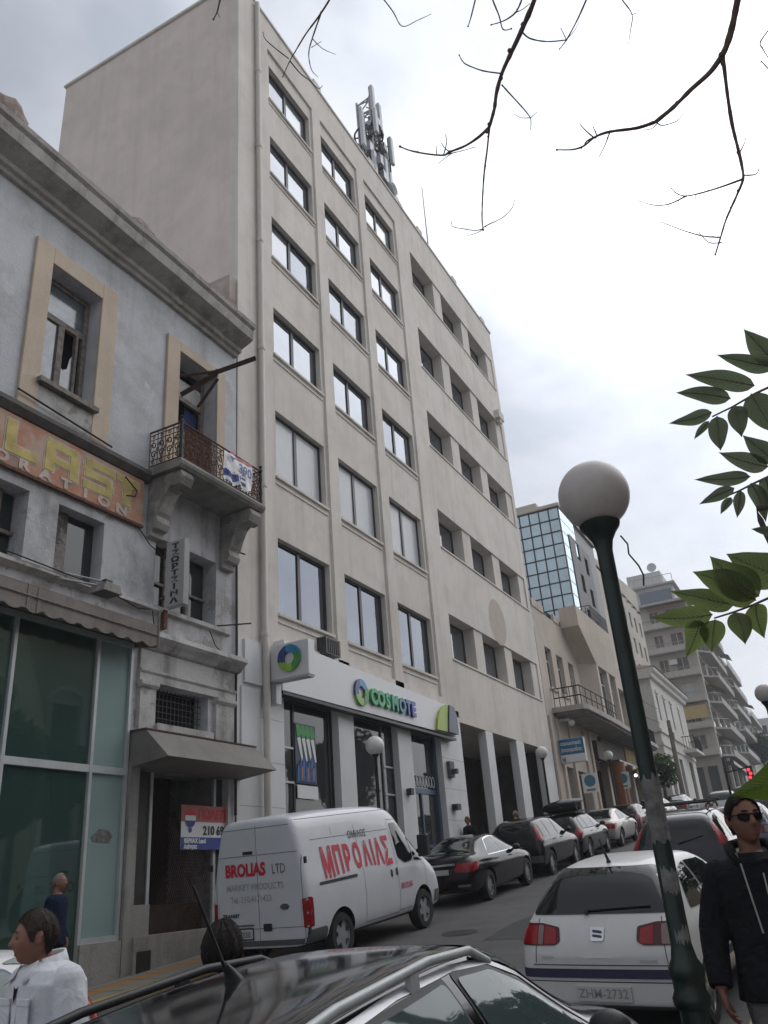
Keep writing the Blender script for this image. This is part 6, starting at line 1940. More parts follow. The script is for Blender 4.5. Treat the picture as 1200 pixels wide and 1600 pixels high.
on_van('MARKET PRODUCTS', 0.135, (0, .66, 1.20), (0, -1, 0), mat('pale_grey_ink', (0.36, 0.37, 0.40), 0.5), '-x', 0.001, 0.95)
on_van('Tel. 210.4171423', 0.135, (0, .58, 1.02), (0, -1, 0), mat('pale_grey_ink', (0.36, 0.37, 0.40), 0.5), '-x', 0.001, 0.9)
on_van('TRANSIT', 0.075, (0, .76, .80), (0, -1, 0), M['black_ink'], '-x', 0.003, 1.2)
on_van('T300', 0.055, (0, .76, .74), (0, -1, 0), M['black_ink'], '-x', 0.002, 1.2)
link('oval_badge', patch_mesh(vc, [(-.52 + .09 * math.cos(a), .92 + .045 * math.sin(a)) for a in [2 * math.pi * i / 20 for i in range(20)]], '-x', .012, M['grey_p']), vt)
link('door_lock', patch_mesh(vc, rounded([(-.25, .58), (-.25, .69), (-.08, .69), (-.08, .58)], .02), '-x', .014, M['black_p']), vt)
link('lamp_bar', patch_mesh(vc, rounded([(.10, .665), (.10, .69), (.72, .69), (.72, .665)], .01), '-x', .02, M['grey_p']), vt)
link('brake_light', patch_mesh(vc, rounded([(.07, 1.74), (.07, 1.79), (.28, 1.79), (.28, 1.74)], .01), '-x', .014, M['black_p']), vt)
pb = link('number_plate', patch_mesh(vc, rounded([(.14, .48), (.14, .62), (.70, .62), (.70, .48)], .01), '-x', .016, M['plate']), vt)
link('plate_frame', patch_mesh(vc, rounded([(.12, .46), (.12, .64), (.72, .64), (.72, .46)], .01), '-x', .012, M['black_p']), vt)
link('plate_text', project_mesh(vc, text_mesh('ZHB-4330', 0.11, plane_mtx((0, .42, .505), (0, -1, 0), (0, 0, 1)), M['grey_ink'], 0, 0.003, 1.0, 'CENTER'), '-x', .02), pb)
for z in (1.58, 0.56):
    MB().box(-0.02, 0.03, -0.985, -0.955, z - 0.05, z + 0.05).build('door_hinge', M['black_p'], vt, world=False)
    MB().box(-0.02, 0.03, 0.955, 0.985, z - 0.05, z + 0.05).build('door_hinge', M['black_p'], vt, world=False)
for sg in (-1, 1):
    mo = MB()
    mo.obox((3.78, sg * 1.13, 1.48), (0.07, 0, 0), (0, 0.11, 0), (0.01, 0, 0.2))
    mo.tube([(3.86, sg * .93, 1.38), (3.82, sg * 1.06, 1.40)], 0.05, 6)
    mo.build('wing_mirror', M['black_p'], vt, world=False, bevel=0.03)

# --- parked cars along the far kerb
vehicle('parked_car', 'black saloon with chrome window trim parked right ahead of the white van', 'car', 'cars parked along the far kerb', SEDAN, M['p_black'], 18.98, 8.60)
s2, c2, b2 = vehicle('parked_car', 'dark off-roader with tall red rear lamps ahead of the black saloon', 'car', 'cars parked along the far kerb', SUV, M['p_dark'], 24.35, 8.62)
s3, c3, b3 = vehicle('parked_car', 'dark estate car with a wrapped load on its roof', 'car', 'cars parked along the far kerb', ESTATE, M['p_blackgrey'], 29.05, 8.72)
rk = MB()
for xx_ in (0.9, 2.1):
    rk.box(xx_, xx_ + 0.06, -0.6, 0.6, 1.50, 1.54)
rk.build('roof_bar', M['black_p'], s3, world=False)
s4, c4_, b4 = vehicle('parked_car', 'silver saloon parked beyond the loaded estate car', 'car', 'cars parked along the far kerb', SEDAN, M['p_silver'], 33.95, 8.72)
vehicle('parked_car', 'dark red hatchback half hidden past the silver saloon', 'car', 'cars parked along the far kerb', HATCH, M['p_red'], 39.3, 8.75)
vehicle('parked_car', 'white small hatchback far up the kerb past the red one', 'car', 'cars parked along the far kerb', HATCH, M['p_white'], 46.2, 8.75)
vehicle('parked_car', 'grey-blue saloon farthest up the far kerb', 'car', 'cars parked along the far kerb', SEDAN, M['p_blue'], 52.5, 8.7)
# luggage on the estate: soft dark bag under a pale sheet
lg = tag(empty('roof_load', (29.9, 8.72, GZ(29.9) + 1.5), (0, TILT, 0)), 'dark roof bag with pale sheet strapped on the estate car', 'luggage')
lb = MB()
for i in range(9):
    pass
def lump(c, s, seed, n=18, m=12, sq=0.75):
    r = random.Random(seed)
    mb = MB().ball((0, 0, 0), 1, 1, 1, n, m)
    vv = []
    for p in mb.v:
        q = [math.copysign(abs(a) ** sq, a) for a in p]
        k = 1 + r.uniform(-0.05, 0.05)
        vv.append((c[0] + q[0] * s[0] * k, c[1] + q[1] * s[1] * k, c[2] + q[2] * s[2] * k))
    mb.v = vv
    return mb
lump((0.55, 0.05, 0.22), (0.85, 0.62, 0.2), 2).build('roof_bag', M['black_cloth'], lg, smooth=True, world=False)
lump((0.6, -0.2, 0.37), (0.75, 0.42, 0.1), 3).build('pale_sheet', M['grey_cloth'], lg, smooth=True, world=False)
MB().tube([(0.0, -0.62, 0.02), (0.0, -0.56, 0.36), (0.0, 0, 0.44), (0.0, 0.6, 0.3), (0.0, 0.66, 0.02)], 0.02, 5).build('strap', M['grey_p'], lg, world=False)
MB().box(-0.3, 1.4, -0.6, 0.66, 0.0, 0.04).build('rack_board', M['black_p'], lg, world=False)

# --- cars on the near side
HW = dict(HATCH)
HW['rear'] = HATCH['rear'] + [([(-.80, .50), (.80, .50), (.80, .575), (-.80, .575)], mat('navy_bumper_strip', (0.035, 0.03, 0.075), 0.6), .012, 'bumper_strip'), ([(-.74, .23), (.74, .23), (.74, .285), (-.74, .285)], M['grey_p'], .012, 'bumper_lip')]
HW['side_patch'] = [([(0.02, .50), (0.02, .575), (0.30, .575), (0.30, .50)], mat('navy_bumper_strip', (0.035, 0.03, 0.075), 0.6)), ([(1.0, .44), (1.0, .52), (2.72, .52), (2.72, .44)], mat('navy_bumper_strip', (0.035, 0.03, 0.075), 0.6))]
HW['rear_seams'] = [[(-.63, .62), (-.60, .98)], [(.63, .62), (.60, .98)], [(-.66, .605), (.66, .605)], [(-.80, .47), (.80, .47)]]
HW['rear_gm'] = M['car_glass']
wt, wc, wb = vehicle('parked_car', 'white hatchback seen from behind with antenna on its roof, right behind the lamp post', 'car', 'cars parked along the near kerb', HW, M['p_white'], 8.55, 2.34, yaw=-0.10, roll=0.025)
h = wc.hit(0, .38, '-x', 0.014)
pb = MB().box(h.x - 0.006, h.x + 0.02, -.26, .26, .315, .435).build('number_plate', M['plate'], wt, world=False)
link('plate_text', text_mesh('ZHM-2732', 0.105, plane_mtx((h.x - 0.008, 0, .375), (0, -1, 0), (0, 0, 1)), mat('worn_plate_ink', (0.27, 0.27, 0.28), 0.6), 0.002, 0.001, 1.0, 'CENTER', ay='CENTER'), pb)
h = wc.hit(0, .86, '-x', 0.0)
bdg = link('badge', patch_mesh(wc, rounded([(-.062, .80), (.062, .80), (.07, .91), (-.07, .91)], .02), '-x', .014, M['chrome']), wt)
for k in range(2):
    link('badge_blade', patch_mesh(wc, rounded([(-.045, .825 + .035 * k), (.045, .835 + .035 * k), (.045, .855 + .035 * k), (-.045, .845 + .035 * k)], .008, 2), '-x', .019, M['mirror_dark']), bdg)
for yy, zz, wd_ in ((.50, .66, .055), (-.46, .63, .08)):
    link('model_badge', patch_mesh(wc, rounded([(yy - wd_, zz), (yy + wd_, zz), (yy + wd_, zz + .02), (yy - wd_, zz + .02)], .004, 2), '-x', .008, M['frame_grey']), wt)
ha = wc.hit(0.7, 0.0, '+z', 0)
MB().tube([(0.72, 0, ha.z - 0.01), (0.70, 0, ha.z + 0.03), (0.54, 0, ha.z + 0.24)], [0.03, 0.016, 0.006], 8).build('roof_antenna', M['black_p'], wt, world=False)
wp = wc.hit(-.1, 1.03, '-x', 0.02)
w1_, w2_ = wc.hit(.1, 1.03, '-x', 0.022), wc.hit(-.50, 1.055, '-x', 0.022)
MB().tube([w1_, w2_], 0.012, 6).tube([wc.hit(.12, 1.0, '-x', 0.01), w1_], 0.02, 6).build('rear_wiper', M['black_p'], wt, world=False)

mt, mc, mb_ = vehicle('parked_car', 'plum-grey people carrier with tall red lamps ahead of the white hatchback', 'car', 'cars parked along the near kerb', SUV, M['p_mpv'], 16.7, 2.80)
rr_ = MB()
for sg in (-1, 1):
    rr_.tube([(0.7, sg * .56, 1.56), (0.85, sg * .57, 1.63), (2.1, sg * .57, 1.65), (2.3, sg * .56, 1.57)], 0.02, 6)
for x_ in (1.0, 1.9):
    rr_.tube([(x_, -.68, 1.70), (x_, .68, 1.70)], 0.028, 6)
    for sg in (-1, 1): rr_.box(x_ - 0.03, x_ + 0.03, sg * .57 - 0.03, sg * .57 + 0.03, 1.63, 1.70)
rr_.build('roof_rack', M['black_p'], mt, world=False)
wi = [mc.hit(y_, z_, '-x', 0.02) for y_, z_ in ((.0, 1.05), (-.45, 1.15))]
MB().tube(wi, 0.014, 6).build('rear_wiper', M['black_p'], mt, world=False)
vehicle('parked_car', 'grey-blue hatchback beyond the people carrier, nearest the second green lamp', 'car', 'cars parked along the near kerb', HATCH, M['p_blue'], 22.6, 2.35)
vehicle('parked_car', 'silver estate car some way up the near kerb', 'car', 'cars parked along the near kerb', ESTATE, M['p_silver'], 28.4, 2.3)
vehicle('driving_car', 'pale blue-white hatchback in the lane far up the street', 'car', None, HATCH, M['p_white'], 47.0, 5.4)
vehicle('driving_car', 'dark estate car in the lane beyond the people carrier', 'car', None, ESTATE, M['p_dark'], 58.0, 5.2)

# foreground estate with roof rails, beside the photographer
FG = dict(ESTATE)
FG['glass'] = M['car_glass_lt']
FG['side'] = [[(0.50, 1.0), (0.66, 1.30), (1.10, 1.365), (1.10, .99)], [(1.15, .99), (1.15, 1.375), (1.96, 1.39), (1.96, .985)], [(2.08, .985), (2.08, 1.385), (2.42, 1.355), (2.66, 1.26), (3.12, .985)]]
ft, fc, fb = vehicle('parked_car', 'dark grey estate car with silver roof rails, close beside the photographer', 'car', 'cars parked along the near kerb', FG, M['p_blackgrey'], 1.46, 2.08, yaw=0.0)
ft.scale = (1, 1, 1.055)
for sg in (-1, 1):
    pts = []
    for xq, dz in ((0.62, 0.0), (0.78, 0.045), (1.2, 0.06), (1.9, 0.062), (2.3, 0.05), (2.5, 0.0)):
        hh = fc.hit(xq, sg * 0.535, '+z', 0)
        pts.append((xq, sg * 0.535, hh.z + dz))
    rl = MB()
    rl.tube(pts, 0.017, 10)
    for xq in (1.08, 1.75):
        hh = fc.hit(xq, sg * 0.535, '+z', 0)
        rl.box(xq - 0.035, xq + 0.035, sg * 0.535 - 0.012, sg * 0.535 + 0.012, hh.z - 0.01, hh.z + 0.06)
    rl.build('roof_rail', M['black_p'] if sg > 0 else M['frame_grey'], ft, world=False, smooth='auto')
    dr_ = seam_mesh(fc, [(0.6, sg * 0.50), (2.6, sg * 0.49)], '+z', 0.02, 0.002, M['black_p'])
    link('roof_channel', dr_, ft)
    ax = '-y' if sg < 0 else '+y'
    tr_ = seam_mesh(fc, [(0.52, 1.335), (0.8, 1.385), (1.6, 1.425), (2.1, 1.42), (2.45, 1.385), (2.72, 1.29), (3.2, 1.0)], ax, 0.022, 0.006, M['alloy'])
    link('roof_frame_trim', tr_, ft)
hh = fc.hit(1.55, 0.14, '+z', 0)
MB().tube([(1.58, 0.14, hh.z - 0.005), (1.56, 0.14, hh.z + 0.03), (1.53, 0.14, hh.z + 0.06)], [0.04, 0.022, 0.012], 10).tube([(1.53, 0.14, hh.z + 0.05), (1.36, 0.14, hh.z + 0.34)], [0.007, 0.005], 6).build('roof_antenna', M['black_p'], ft, world=False, smooth='auto')
# pale car with blue trim passing in the lane at the edge of the view
LC = dict(HATCH)
LC['surround'] = mat('blue_trim', (0.03, 0.07, 0.19), 0.4)
LC['glass'] = M['car_glass_lt']
vehicle('driving_car', 'white car with blue window trim passing behind the man in the white shirt', 'car', None, LC, M['p_white'], 6.15, 6.75, yaw=math.pi, tilt=-TILT)
# traced twigs and leaves, in metres from the eye
BRANCHES = [
    ([[2.467,0.271,3.512],[2.498,0.305,3.451],[2.545,0.392,3.372],[2.569,0.454,3.31],[2.593,0.517,3.245],[2.622,0.565,3.176],[2.644,0.592,3.115],[2.665,0.632,3.051]], 0.02, 0.012, 1),
    ([[2.665,0.632,3.051],[2.646,0.677,3.0],[2.618,0.741,2.951],[2.578,0.805,2.912],[2.547,0.826,2.875],[2.482,0.883,2.856],[2.416,0.929,2.84],[2.361,0.949,2.822]], 0.011, 0.004, 0),
    ([[2.665,0.632,3.051],[2.713,0.673,2.972],[2.754,0.713,2.896],[2.806,0.753,2.808],[2.841,0.779,2.735],[2.86,0.788,2.683]], 0.008, 0.004, 0),
    ([[2.857,0.789,2.686],[2.83,0.816,2.669],[2.788,0.855,2.664],[2.744,0.891,2.661],[2.711,0.881,2.662]], 0.004, 0.002, 0),
    ([[2.854,0.788,2.689],[2.875,0.758,2.714],[2.898,0.7,2.741],[2.907,0.651,2.781],[2.909,0.636,2.818]], 0.004, 0.002, 0),
    ([[2.859,0.787,2.685],[2.839,0.814,2.66],[2.812,0.849,2.641]], 0.003, 0.0015, 0),
    ([[2.548,0.826,2.876],[2.515,0.795,2.893],[2.479,0.78,2.907]], 0.005, 0.002, 0),
    ([[2.564,0.801,2.896],[2.528,0.809,2.891],[2.495,0.809,2.886]], 0.004, 0.002, 0),
    ([[2.548,0.826,2.876],[2.575,0.79,2.894],[2.603,0.747,2.912],[2.629,0.706,2.931]], 0.004, 0.002, 0),
    ([[2.572,0.79,2.892],[2.555,0.824,2.863],[2.54,0.85,2.835]], 0.003, 0.0015, 0),
    ([[2.527,0.848,2.875],[2.493,0.835,2.881]], 0.004, 0.002, 0),
    ([[2.575,0.515,3.214],[2.557,0.592,3.263],[2.534,0.653,3.317],[2.536,0.673,3.36],[2.536,0.683,3.405]], 0.006, 0.003, 0),
    ([[2.592,0.53,3.171],[2.619,0.501,3.111],[2.658,0.465,3.04],[2.67,0.45,2.989],[2.676,0.46,2.937]], 0.006, 0.002, 0),
    ([[2.658,0.447,2.983],[2.639,0.413,2.977]], 0.003, 0.0015, 0),
    ([[2.656,0.451,2.983],[2.637,0.481,2.982],[2.61,0.503,2.989]], 0.003, 0.0015, 0),
    ([[2.548,0.395,3.379],[2.615,0.375,3.393],[2.684,0.313,3.409],[2.741,0.236,3.433]], 0.006, 0.004, 0),
    ([[2.749,0.074,3.688],[2.733,0.112,3.605],[2.73,0.167,3.511],[2.726,0.235,3.414],[2.694,0.27,3.341]], 0.009, 0.003, 1),
    ([[2.741,0.236,3.433],[2.706,0.238,3.429],[2.668,0.241,3.427]], 0.004, 0.002, 0),
    ([[2.74,0.232,3.435],[2.742,0.193,3.468],[2.742,0.168,3.501]], 0.003, 0.0015, 0),
    ([[2.406,0.321,3.428],[2.407,0.345,3.363],[2.401,0.38,3.301],[2.375,0.428,3.253],[2.335,0.475,3.213]], 0.008, 0.003, 1),
    ([[2.43,0.388,3.342],[2.448,0.356,3.363],[2.459,0.323,3.389]], 0.004, 0.002, 0),
    ([[2.235,0.433,3.289],[2.259,0.435,3.242],[2.296,0.429,3.185],[2.322,0.429,3.135],[2.319,0.395,3.111]], 0.007, 0.003, 1),
    ([[2.271,0.486,3.379],[2.281,0.51,3.328],[2.304,0.549,3.265],[2.299,0.563,3.224]], 0.006, 0.003, 1),
    ([[2.723,-0.016,3.583],[2.756,-0.033,3.525],[2.796,-0.055,3.461],[2.825,-0.031,3.406],[2.843,-0.01,3.358]], 0.006, 0.002, 1),
    ([[2.796,-0.055,3.461],[2.799,-0.072,3.459],[2.793,-0.085,3.463]], 0.003, 0.0015, 0),
    ([[2.612,-0.463,3.126],[2.641,-0.43,3.074],[2.682,-0.392,3.009],[2.706,-0.359,2.958],[2.717,-0.328,2.917],[2.733,-0.269,2.873],[2.742,-0.185,2.837],[2.752,-0.105,2.797],[2.753,-0.027,2.763]], 0.024, 0.013, 1),
    ([[2.753,-0.027,2.763],[2.724,0.049,2.744],[2.678,0.151,2.739],[2.65,0.208,2.716],[2.634,0.256,2.68],[2.606,0.299,2.657],[2.562,0.354,2.646]], 0.012, 0.004, 0),
    ([[2.663,0.215,2.73],[2.628,0.236,2.748],[2.598,0.249,2.762]], 0.006, 0.002, 0),
    ([[2.663,0.201,2.732],[2.624,0.203,2.741]], 0.005, 0.002, 0),
    ([[2.65,0.208,2.716],[2.642,0.241,2.706],[2.643,0.257,2.69]], 0.007, 0.003, 0),
    ([[2.685,0.152,2.741],[2.68,0.182,2.681],[2.669,0.213,2.626]], 0.005, 0.002, 0),
    ([[2.753,-0.027,2.763],[2.781,-0.046,2.758],[2.797,-0.103,2.764],[2.797,-0.129,2.786]], 0.005, 0.002, 0),
    ([[2.758,-0.031,2.757],[2.748,-0.002,2.732],[2.723,0.029,2.722]], 0.004, 0.0015, 0),
    ([[2.717,-0.328,2.917],[2.743,-0.316,2.843],[2.786,-0.302,2.752],[2.827,-0.291,2.658],[2.86,-0.287,2.568],[2.882,-0.282,2.488],[2.886,-0.272,2.429],[2.888,-0.238,2.373],[2.889,-0.201,2.318],[2.885,-0.169,2.266],[2.889,-0.136,2.204],[2.895,-0.1,2.138]], 0.014, 0.004, 0),
    ([[2.833,-0.287,2.516],[2.817,-0.307,2.532],[2.805,-0.317,2.544]], 0.004, 0.002, 0),
    ([[2.853,-0.273,2.419],[2.84,-0.312,2.39],[2.811,-0.327,2.384]], 0.005, 0.002, 0),
    ([[2.861,-0.267,2.409],[2.825,-0.194,2.381],[2.786,-0.122,2.355],[2.742,-0.057,2.332],[2.69,-0.027,2.316],[2.636,-0.013,2.303]], 0.007, 0.002, 0),
    ([[2.726,-0.057,2.319],[2.697,0.01,2.288],[2.651,0.065,2.274],[2.596,0.106,2.269]], 0.005, 0.002, 0),
    ([[2.745,-0.092,2.328],[2.761,-0.082,2.309]], 0.003, 0.0015, 0),
    ([[2.885,-0.135,2.199],[2.836,-0.079,2.194],[2.776,-0.018,2.203],[2.704,0.049,2.222]], 0.005, 0.002, 0),
    ([[2.889,-0.133,2.177],[2.852,-0.089,2.17],[2.796,-0.065,2.186]], 0.004, 0.002, 0),
    ([[2.609,-0.524,2.851],[2.649,-0.455,2.826],[2.672,-0.456,2.804],[2.71,-0.472,2.764]], 0.005, 0.003, 0),
    ([[2.698,-0.44,2.781],[2.734,-0.465,2.742]], 0.004, 0.003, 0),
    ([[2.145,1.094,3.682],[2.15,1.127,3.63],[2.154,1.191,3.566],[2.153,1.257,3.503],[2.155,1.31,3.442],[2.153,1.348,3.386],[2.161,1.394,3.321]], 0.009, 0.003, 1),
    ([[2.171,1.183,3.615],[2.203,1.256,3.527],[2.209,1.279,3.47],[2.218,1.286,3.417],[2.233,1.282,3.364],[2.241,1.259,3.321]], 0.006, 0.002, 0),
    ([[2.18,1.243,3.492],[2.23,1.221,3.468],[2.275,1.18,3.453]], 0.004, 0.0015, 0),
    ([[2.202,1.263,3.471],[2.209,1.213,3.484]], 0.003, 0.0015, 0),
    ([[2.162,1.354,3.4],[2.211,1.333,3.361],[2.249,1.304,3.331],[2.28,1.282,3.302],[2.276,1.258,3.298]], 0.005, 0.002, 0),
    ([[2.154,1.354,3.404],[2.106,1.391,3.441],[2.066,1.418,3.474],[2.05,1.42,3.503]], 0.005, 0.002, 0),
    ([[2.249,0.933,3.665],[2.276,0.914,3.629],[2.318,0.893,3.583],[2.365,0.876,3.532],[2.368,0.801,3.523],[2.367,0.736,3.514]], 0.006, 0.002, 1),
    ([[1.857,1.487,3.582],[1.853,1.505,3.536],[1.861,1.527,3.482],[1.855,1.541,3.439]], 0.007, 0.004, 1),
    ([[1.868,1.533,3.496],[1.865,1.514,3.445]], 0.004, 0.002, 0)]
LEAVES = [
    ([1.531,-0.099,0.842], [1.471,-0.06,0.902], 0.042, 0),
    ([1.534,-0.094,0.838], [1.491,-0.003,0.878], 0.032, 0),
    ([1.545,-0.053,0.819], [1.544,0.062,0.887], 0.037, 0),
    ([1.551,-0.006,0.81], [1.494,0.085,0.826], 0.032, 0),
    ([1.558,0.033,0.796], [1.563,0.116,0.801], 0.026, 0),
    ([1.565,0.043,0.783], [1.596,0.079,0.768], 0.014, 0),
    ([1.563,0.026,0.787], [1.563,0.036,0.713], 0.035, 0),
    ([1.558,-0.008,0.796], [1.546,-0.006,0.721], 0.036, 0),
    ([1.552,-0.043,0.808], [1.569,-0.063,0.721], 0.051, 0),
    ([1.702,-0.053,0.722], [1.689,-0.009,0.792], 0.04, 1),
    ([1.705,-0.039,0.716], [1.689,0.044,0.769], 0.037, 1),
    ([1.71,-0.002,0.707], [1.666,0.102,0.713], 0.028, 1),
    ([1.715,0.033,0.693], [1.712,0.107,0.675], 0.024, 1),
    ([1.721,0.044,0.677], [1.747,0.073,0.656], 0.017, 1),
    ([1.719,0.022,0.685], [1.73,0.043,0.633], 0.022, 1),
    ([1.715,-0.0,0.695], [1.757,-0.007,0.62], 0.031, 1),
    ([1.713,-0.029,0.698], [1.778,-0.023,0.659], 0.033, 1),
    ([1.636,-0.013,0.462], [1.632,0.076,0.531], 0.069, 2),
    ([1.642,0.04,0.44], [1.602,0.104,0.524], 0.064, 2),
    ([1.643,0.047,0.434], [1.587,0.14,0.497], 0.058, 2),
    ([1.642,0.086,0.433], [1.605,0.19,0.474], 0.039, 2),
    ([1.642,0.127,0.423], [1.626,0.24,0.437], 0.04, 2),
    ([1.642,0.15,0.415], [1.69,0.197,0.362], 0.043, 2),
    ([1.644,0.125,0.413], [1.683,0.148,0.361], 0.043, 2),
    ([1.645,0.087,0.42], [1.642,0.084,0.356], 0.04, 2),
    ([1.645,0.049,0.428], [1.701,0.051,0.374], 0.04, 2),
    ([1.706,-0.02,0.574], [1.697,0.023,0.592], 0.018, 1),
    ([1.295,0.026,0.114], [1.261,0.131,0.076], 0.045, 3)]
STALKS = [
    ([[1.554,-0.123,0.818],[1.559,-0.074,0.814],[1.561,-0.051,0.811],[1.564,-0.031,0.806],[1.568,-0.005,0.8],[1.571,0.035,0.793]], 0),
    ([[1.714,-0.089,0.716],[1.722,-0.034,0.702],[1.725,-0.002,0.696],[1.727,0.026,0.689],[1.729,0.059,0.684]], 1),
    ([[1.65,-0.035,0.448],[1.653,0.026,0.436],[1.654,0.055,0.429],[1.654,0.089,0.423],[1.653,0.127,0.418]], 2),
    ([[1.744,0.003,0.648],[1.752,0.002,0.626],[1.761,-0.001,0.598],[1.773,-0.008,0.561],[1.794,-0.019,0.491]], 4)]
VIEW_UP = [-0.3336, -0.25, 0.909]
# ------------------------------------------------------------------ bare tree overhead
BT = tag(empty('bare_tree', (2.6, -2.6, PZ(2.6))), 'bare tree with thin leafless twigs hanging into the sky overhead', 'tree')
trunk = MB()
trunk.tube([(2.6, -2.6, PZ(2.6) - 0.1), (2.65, -2.55, 0.3), (2.2, -2.4, 2.4), (1.2, -1.8, 5.6)], [0.19, 0.16, 0.13, 0.10], 12)
bark = mat('tree_bark', (0.085, 0.07, 0.06), 0.9, var=0.4, vscale=12, bump=0.6, bscale=40)
twig = mat('twig_bark', (0.13, 0.085, 0.072), 0.8, var=0.35, vscale=20)
trunk.build('trunk', bark, BT, smooth='auto')
# stout limbs, above the view, from the trunk head to where the visible limbs start
starts = [i for i, b in enumerate(BRANCHES) if b[3]]
for i in starts:
    p = Vector(BRANCHES[i][0][0])
    up1 = p + Vector(VIEW_UP) * 0.75
    head = Vector((1.2, -1.8, 5.6))
    midp = (head + up1) / 2 + Vector(VIEW_UP) * 0.6
    limb = MB()
    pts = []
    for k in range(13):
        t = k / 12
        pts.append((1 - t) ** 3 * head + 3 * (1 - t) ** 2 * t * midp + 3 * (1 - t) * t * t * up1 + t ** 3 * p)
    limb.tube(pts, [0.045 * (1 - k / 12) + BRANCHES[i][1] * .85 * k / 12 for k in range(13)], 8)
    limb.build('limb', bark, BT, smooth='auto')
rb_ = random.Random(8)
for pts, r0, r1, at_top in BRANCHES:
    P_ = [Vector(p) for p in pts]
    dense = []
    for i in range(len(P_) - 1):
        a, b = P_[max(0, i - 1)], P_[i]
        c, d = P_[i + 1], P_[min(len(P_) - 1, i + 2)]
        for k in range(4):
            t = k / 4
            dense.append(0.5 * ((2 * b) + (c - a) * t + (2 * a - 5 * b + 4 * c - d) * t * t + (3 * b - a - 3 * c + d) * t ** 3))
    dense.append(P_[-1])
    n = len(dense)
    rs = [(r0 + (r1 - r0) * i / (n - 1)) * rb_.uniform(0.85, 1.16) * 0.61 for i in range(n)]
    mb = MB().tube(dense, rs, 7)
    for k in range(2, n - 1, 5):            # buds
        if rb_.random() < 0.55: mb.ball(dense[k] + Vector((rb_.uniform(-1, 1), rb_.uniform(-1, 1), rb_.uniform(-1, 1))) * rs[k], rs[k] * 1.25, n=6, m=4)
    if r1 < 0.0045: mb.ball(dense[-1], rs[-1] * 2.0, n=6, m=5)
    mb.build('branch', twig, BT, smooth='auto')

# ------------------------------------------------------------------ leafy sprays at the right
def leaf_mat(name, c, tr):
    m, t, b = principled(name)
    nn, ll = t.nodes.new, t.links.new
    tc = nn('ShaderNodeTexCoord')
    n = nn('ShaderNodeTexNoise'); n.inputs['Scale'].default_value = 18; n.inputs['Detail'].default_value = 5
    ll(tc.outputs['Object'], n.inputs['Vector'])
    r = nn('ShaderNodeValToRGB')
    r.color_ramp.elements[0].position = .3; r.color_ramp.elements[0].color = tuple(x * .75 for x in c) + (1,)
    r.color_ramp.elements[1].position = .7; r.color_ramp.elements[1].color = tuple(x * 1.2 for x in c) + (1,)
    ll(n.outputs['Fac'], r.inputs['Fac'])
    ll(r.outputs['Color'], b.inputs['Base Color'])
    b.inputs['Roughness'].default_value = 0.5
    b.inputs['Specular IOR Level'].default_value = 0.3
    tl = nn('ShaderNodeBsdfTranslucent'); tl.inputs['Color'].default_value = tuple(tr) + (1,)
    mx = nn('ShaderNodeMixShader'); mx.inputs['Fac'].default_value = 0.52
    ll(b.outputs['BSDF'], mx.inputs[1]); ll(tl.outputs['BSDF'], mx.inputs[2])
    ll(mx.outputs['Shader'], t.nodes['Material Output'].inputs['Surface'])
    return m
LM = [leaf_mat('leaf_dark', (0.11, 0.13, 0.085), (0.15, 0.19, 0.11)), leaf_mat('leaf_dark_b', (0.115, 0.135, 0.095), (0.155, 0.19, 0.12)), leaf_mat('leaf_mid', (0.12, 0.15, 0.06), (0.19, 0.25, 0.08)), leaf_mat('leaf_yellowish', (0.085, 0.125, 0.015), (0.12, 0.19, 0.015))]
stalk_m = mat('leaf_stalk', (0.10, 0.075, 0.07), 0.7, var=0.2)
LT = tag(empty('leafy_tree', (2.2, -1.9, PZ(2.2))), 'young tree whose sprays of long pointed green leaves reach in beside the globe lamp', 'tree')
lt_ = MB().tube([(2.2, -1.9, PZ(2.2) - 0.1), (2.1, -1.75, -0.6), (1.9, -1.45, 0.5), (1.75, -1.15, 1.1)], [0.06, 0.05, 0.035, 0.02], 10)
lt_.build('trunk', bark, LT, smooth='auto')
joint = {0: Vector((1.75, -1.15, 1.1)), 1: Vector((1.8, -1.25, 0.9)), 2: Vector((1.9, -1.45, 0.5)), 4: Vector((1.9, -1.45, 0.5))}
SP = {}
for pts, k in STALKS:
    p0 = Vector(pts[0])
    j = joint[k]
    sp_pts = [j, j * 0.45 + p0 * 0.55 + Vector((0, 0, 0.06))] + [Vector(p) for p in pts]
    o = MB().tube(sp_pts, [0.010, 0.006] + [0.0028 - 0.0014 * i / len(pts) if k != 4 else 0.006 for i in range(len(pts))], 7).build('stalk', stalk_m, LT, smooth='auto')
    SP[k] = o
VU = Vector(VIEW_UP)
vein_m = mat('leaf_vein', (0.11, 0.135, 0.075), 0.6)
vein_y = mat('leaf_vein_light', (0.10, 0.145, 0.02), 0.6)
rl2 = random.Random(21)
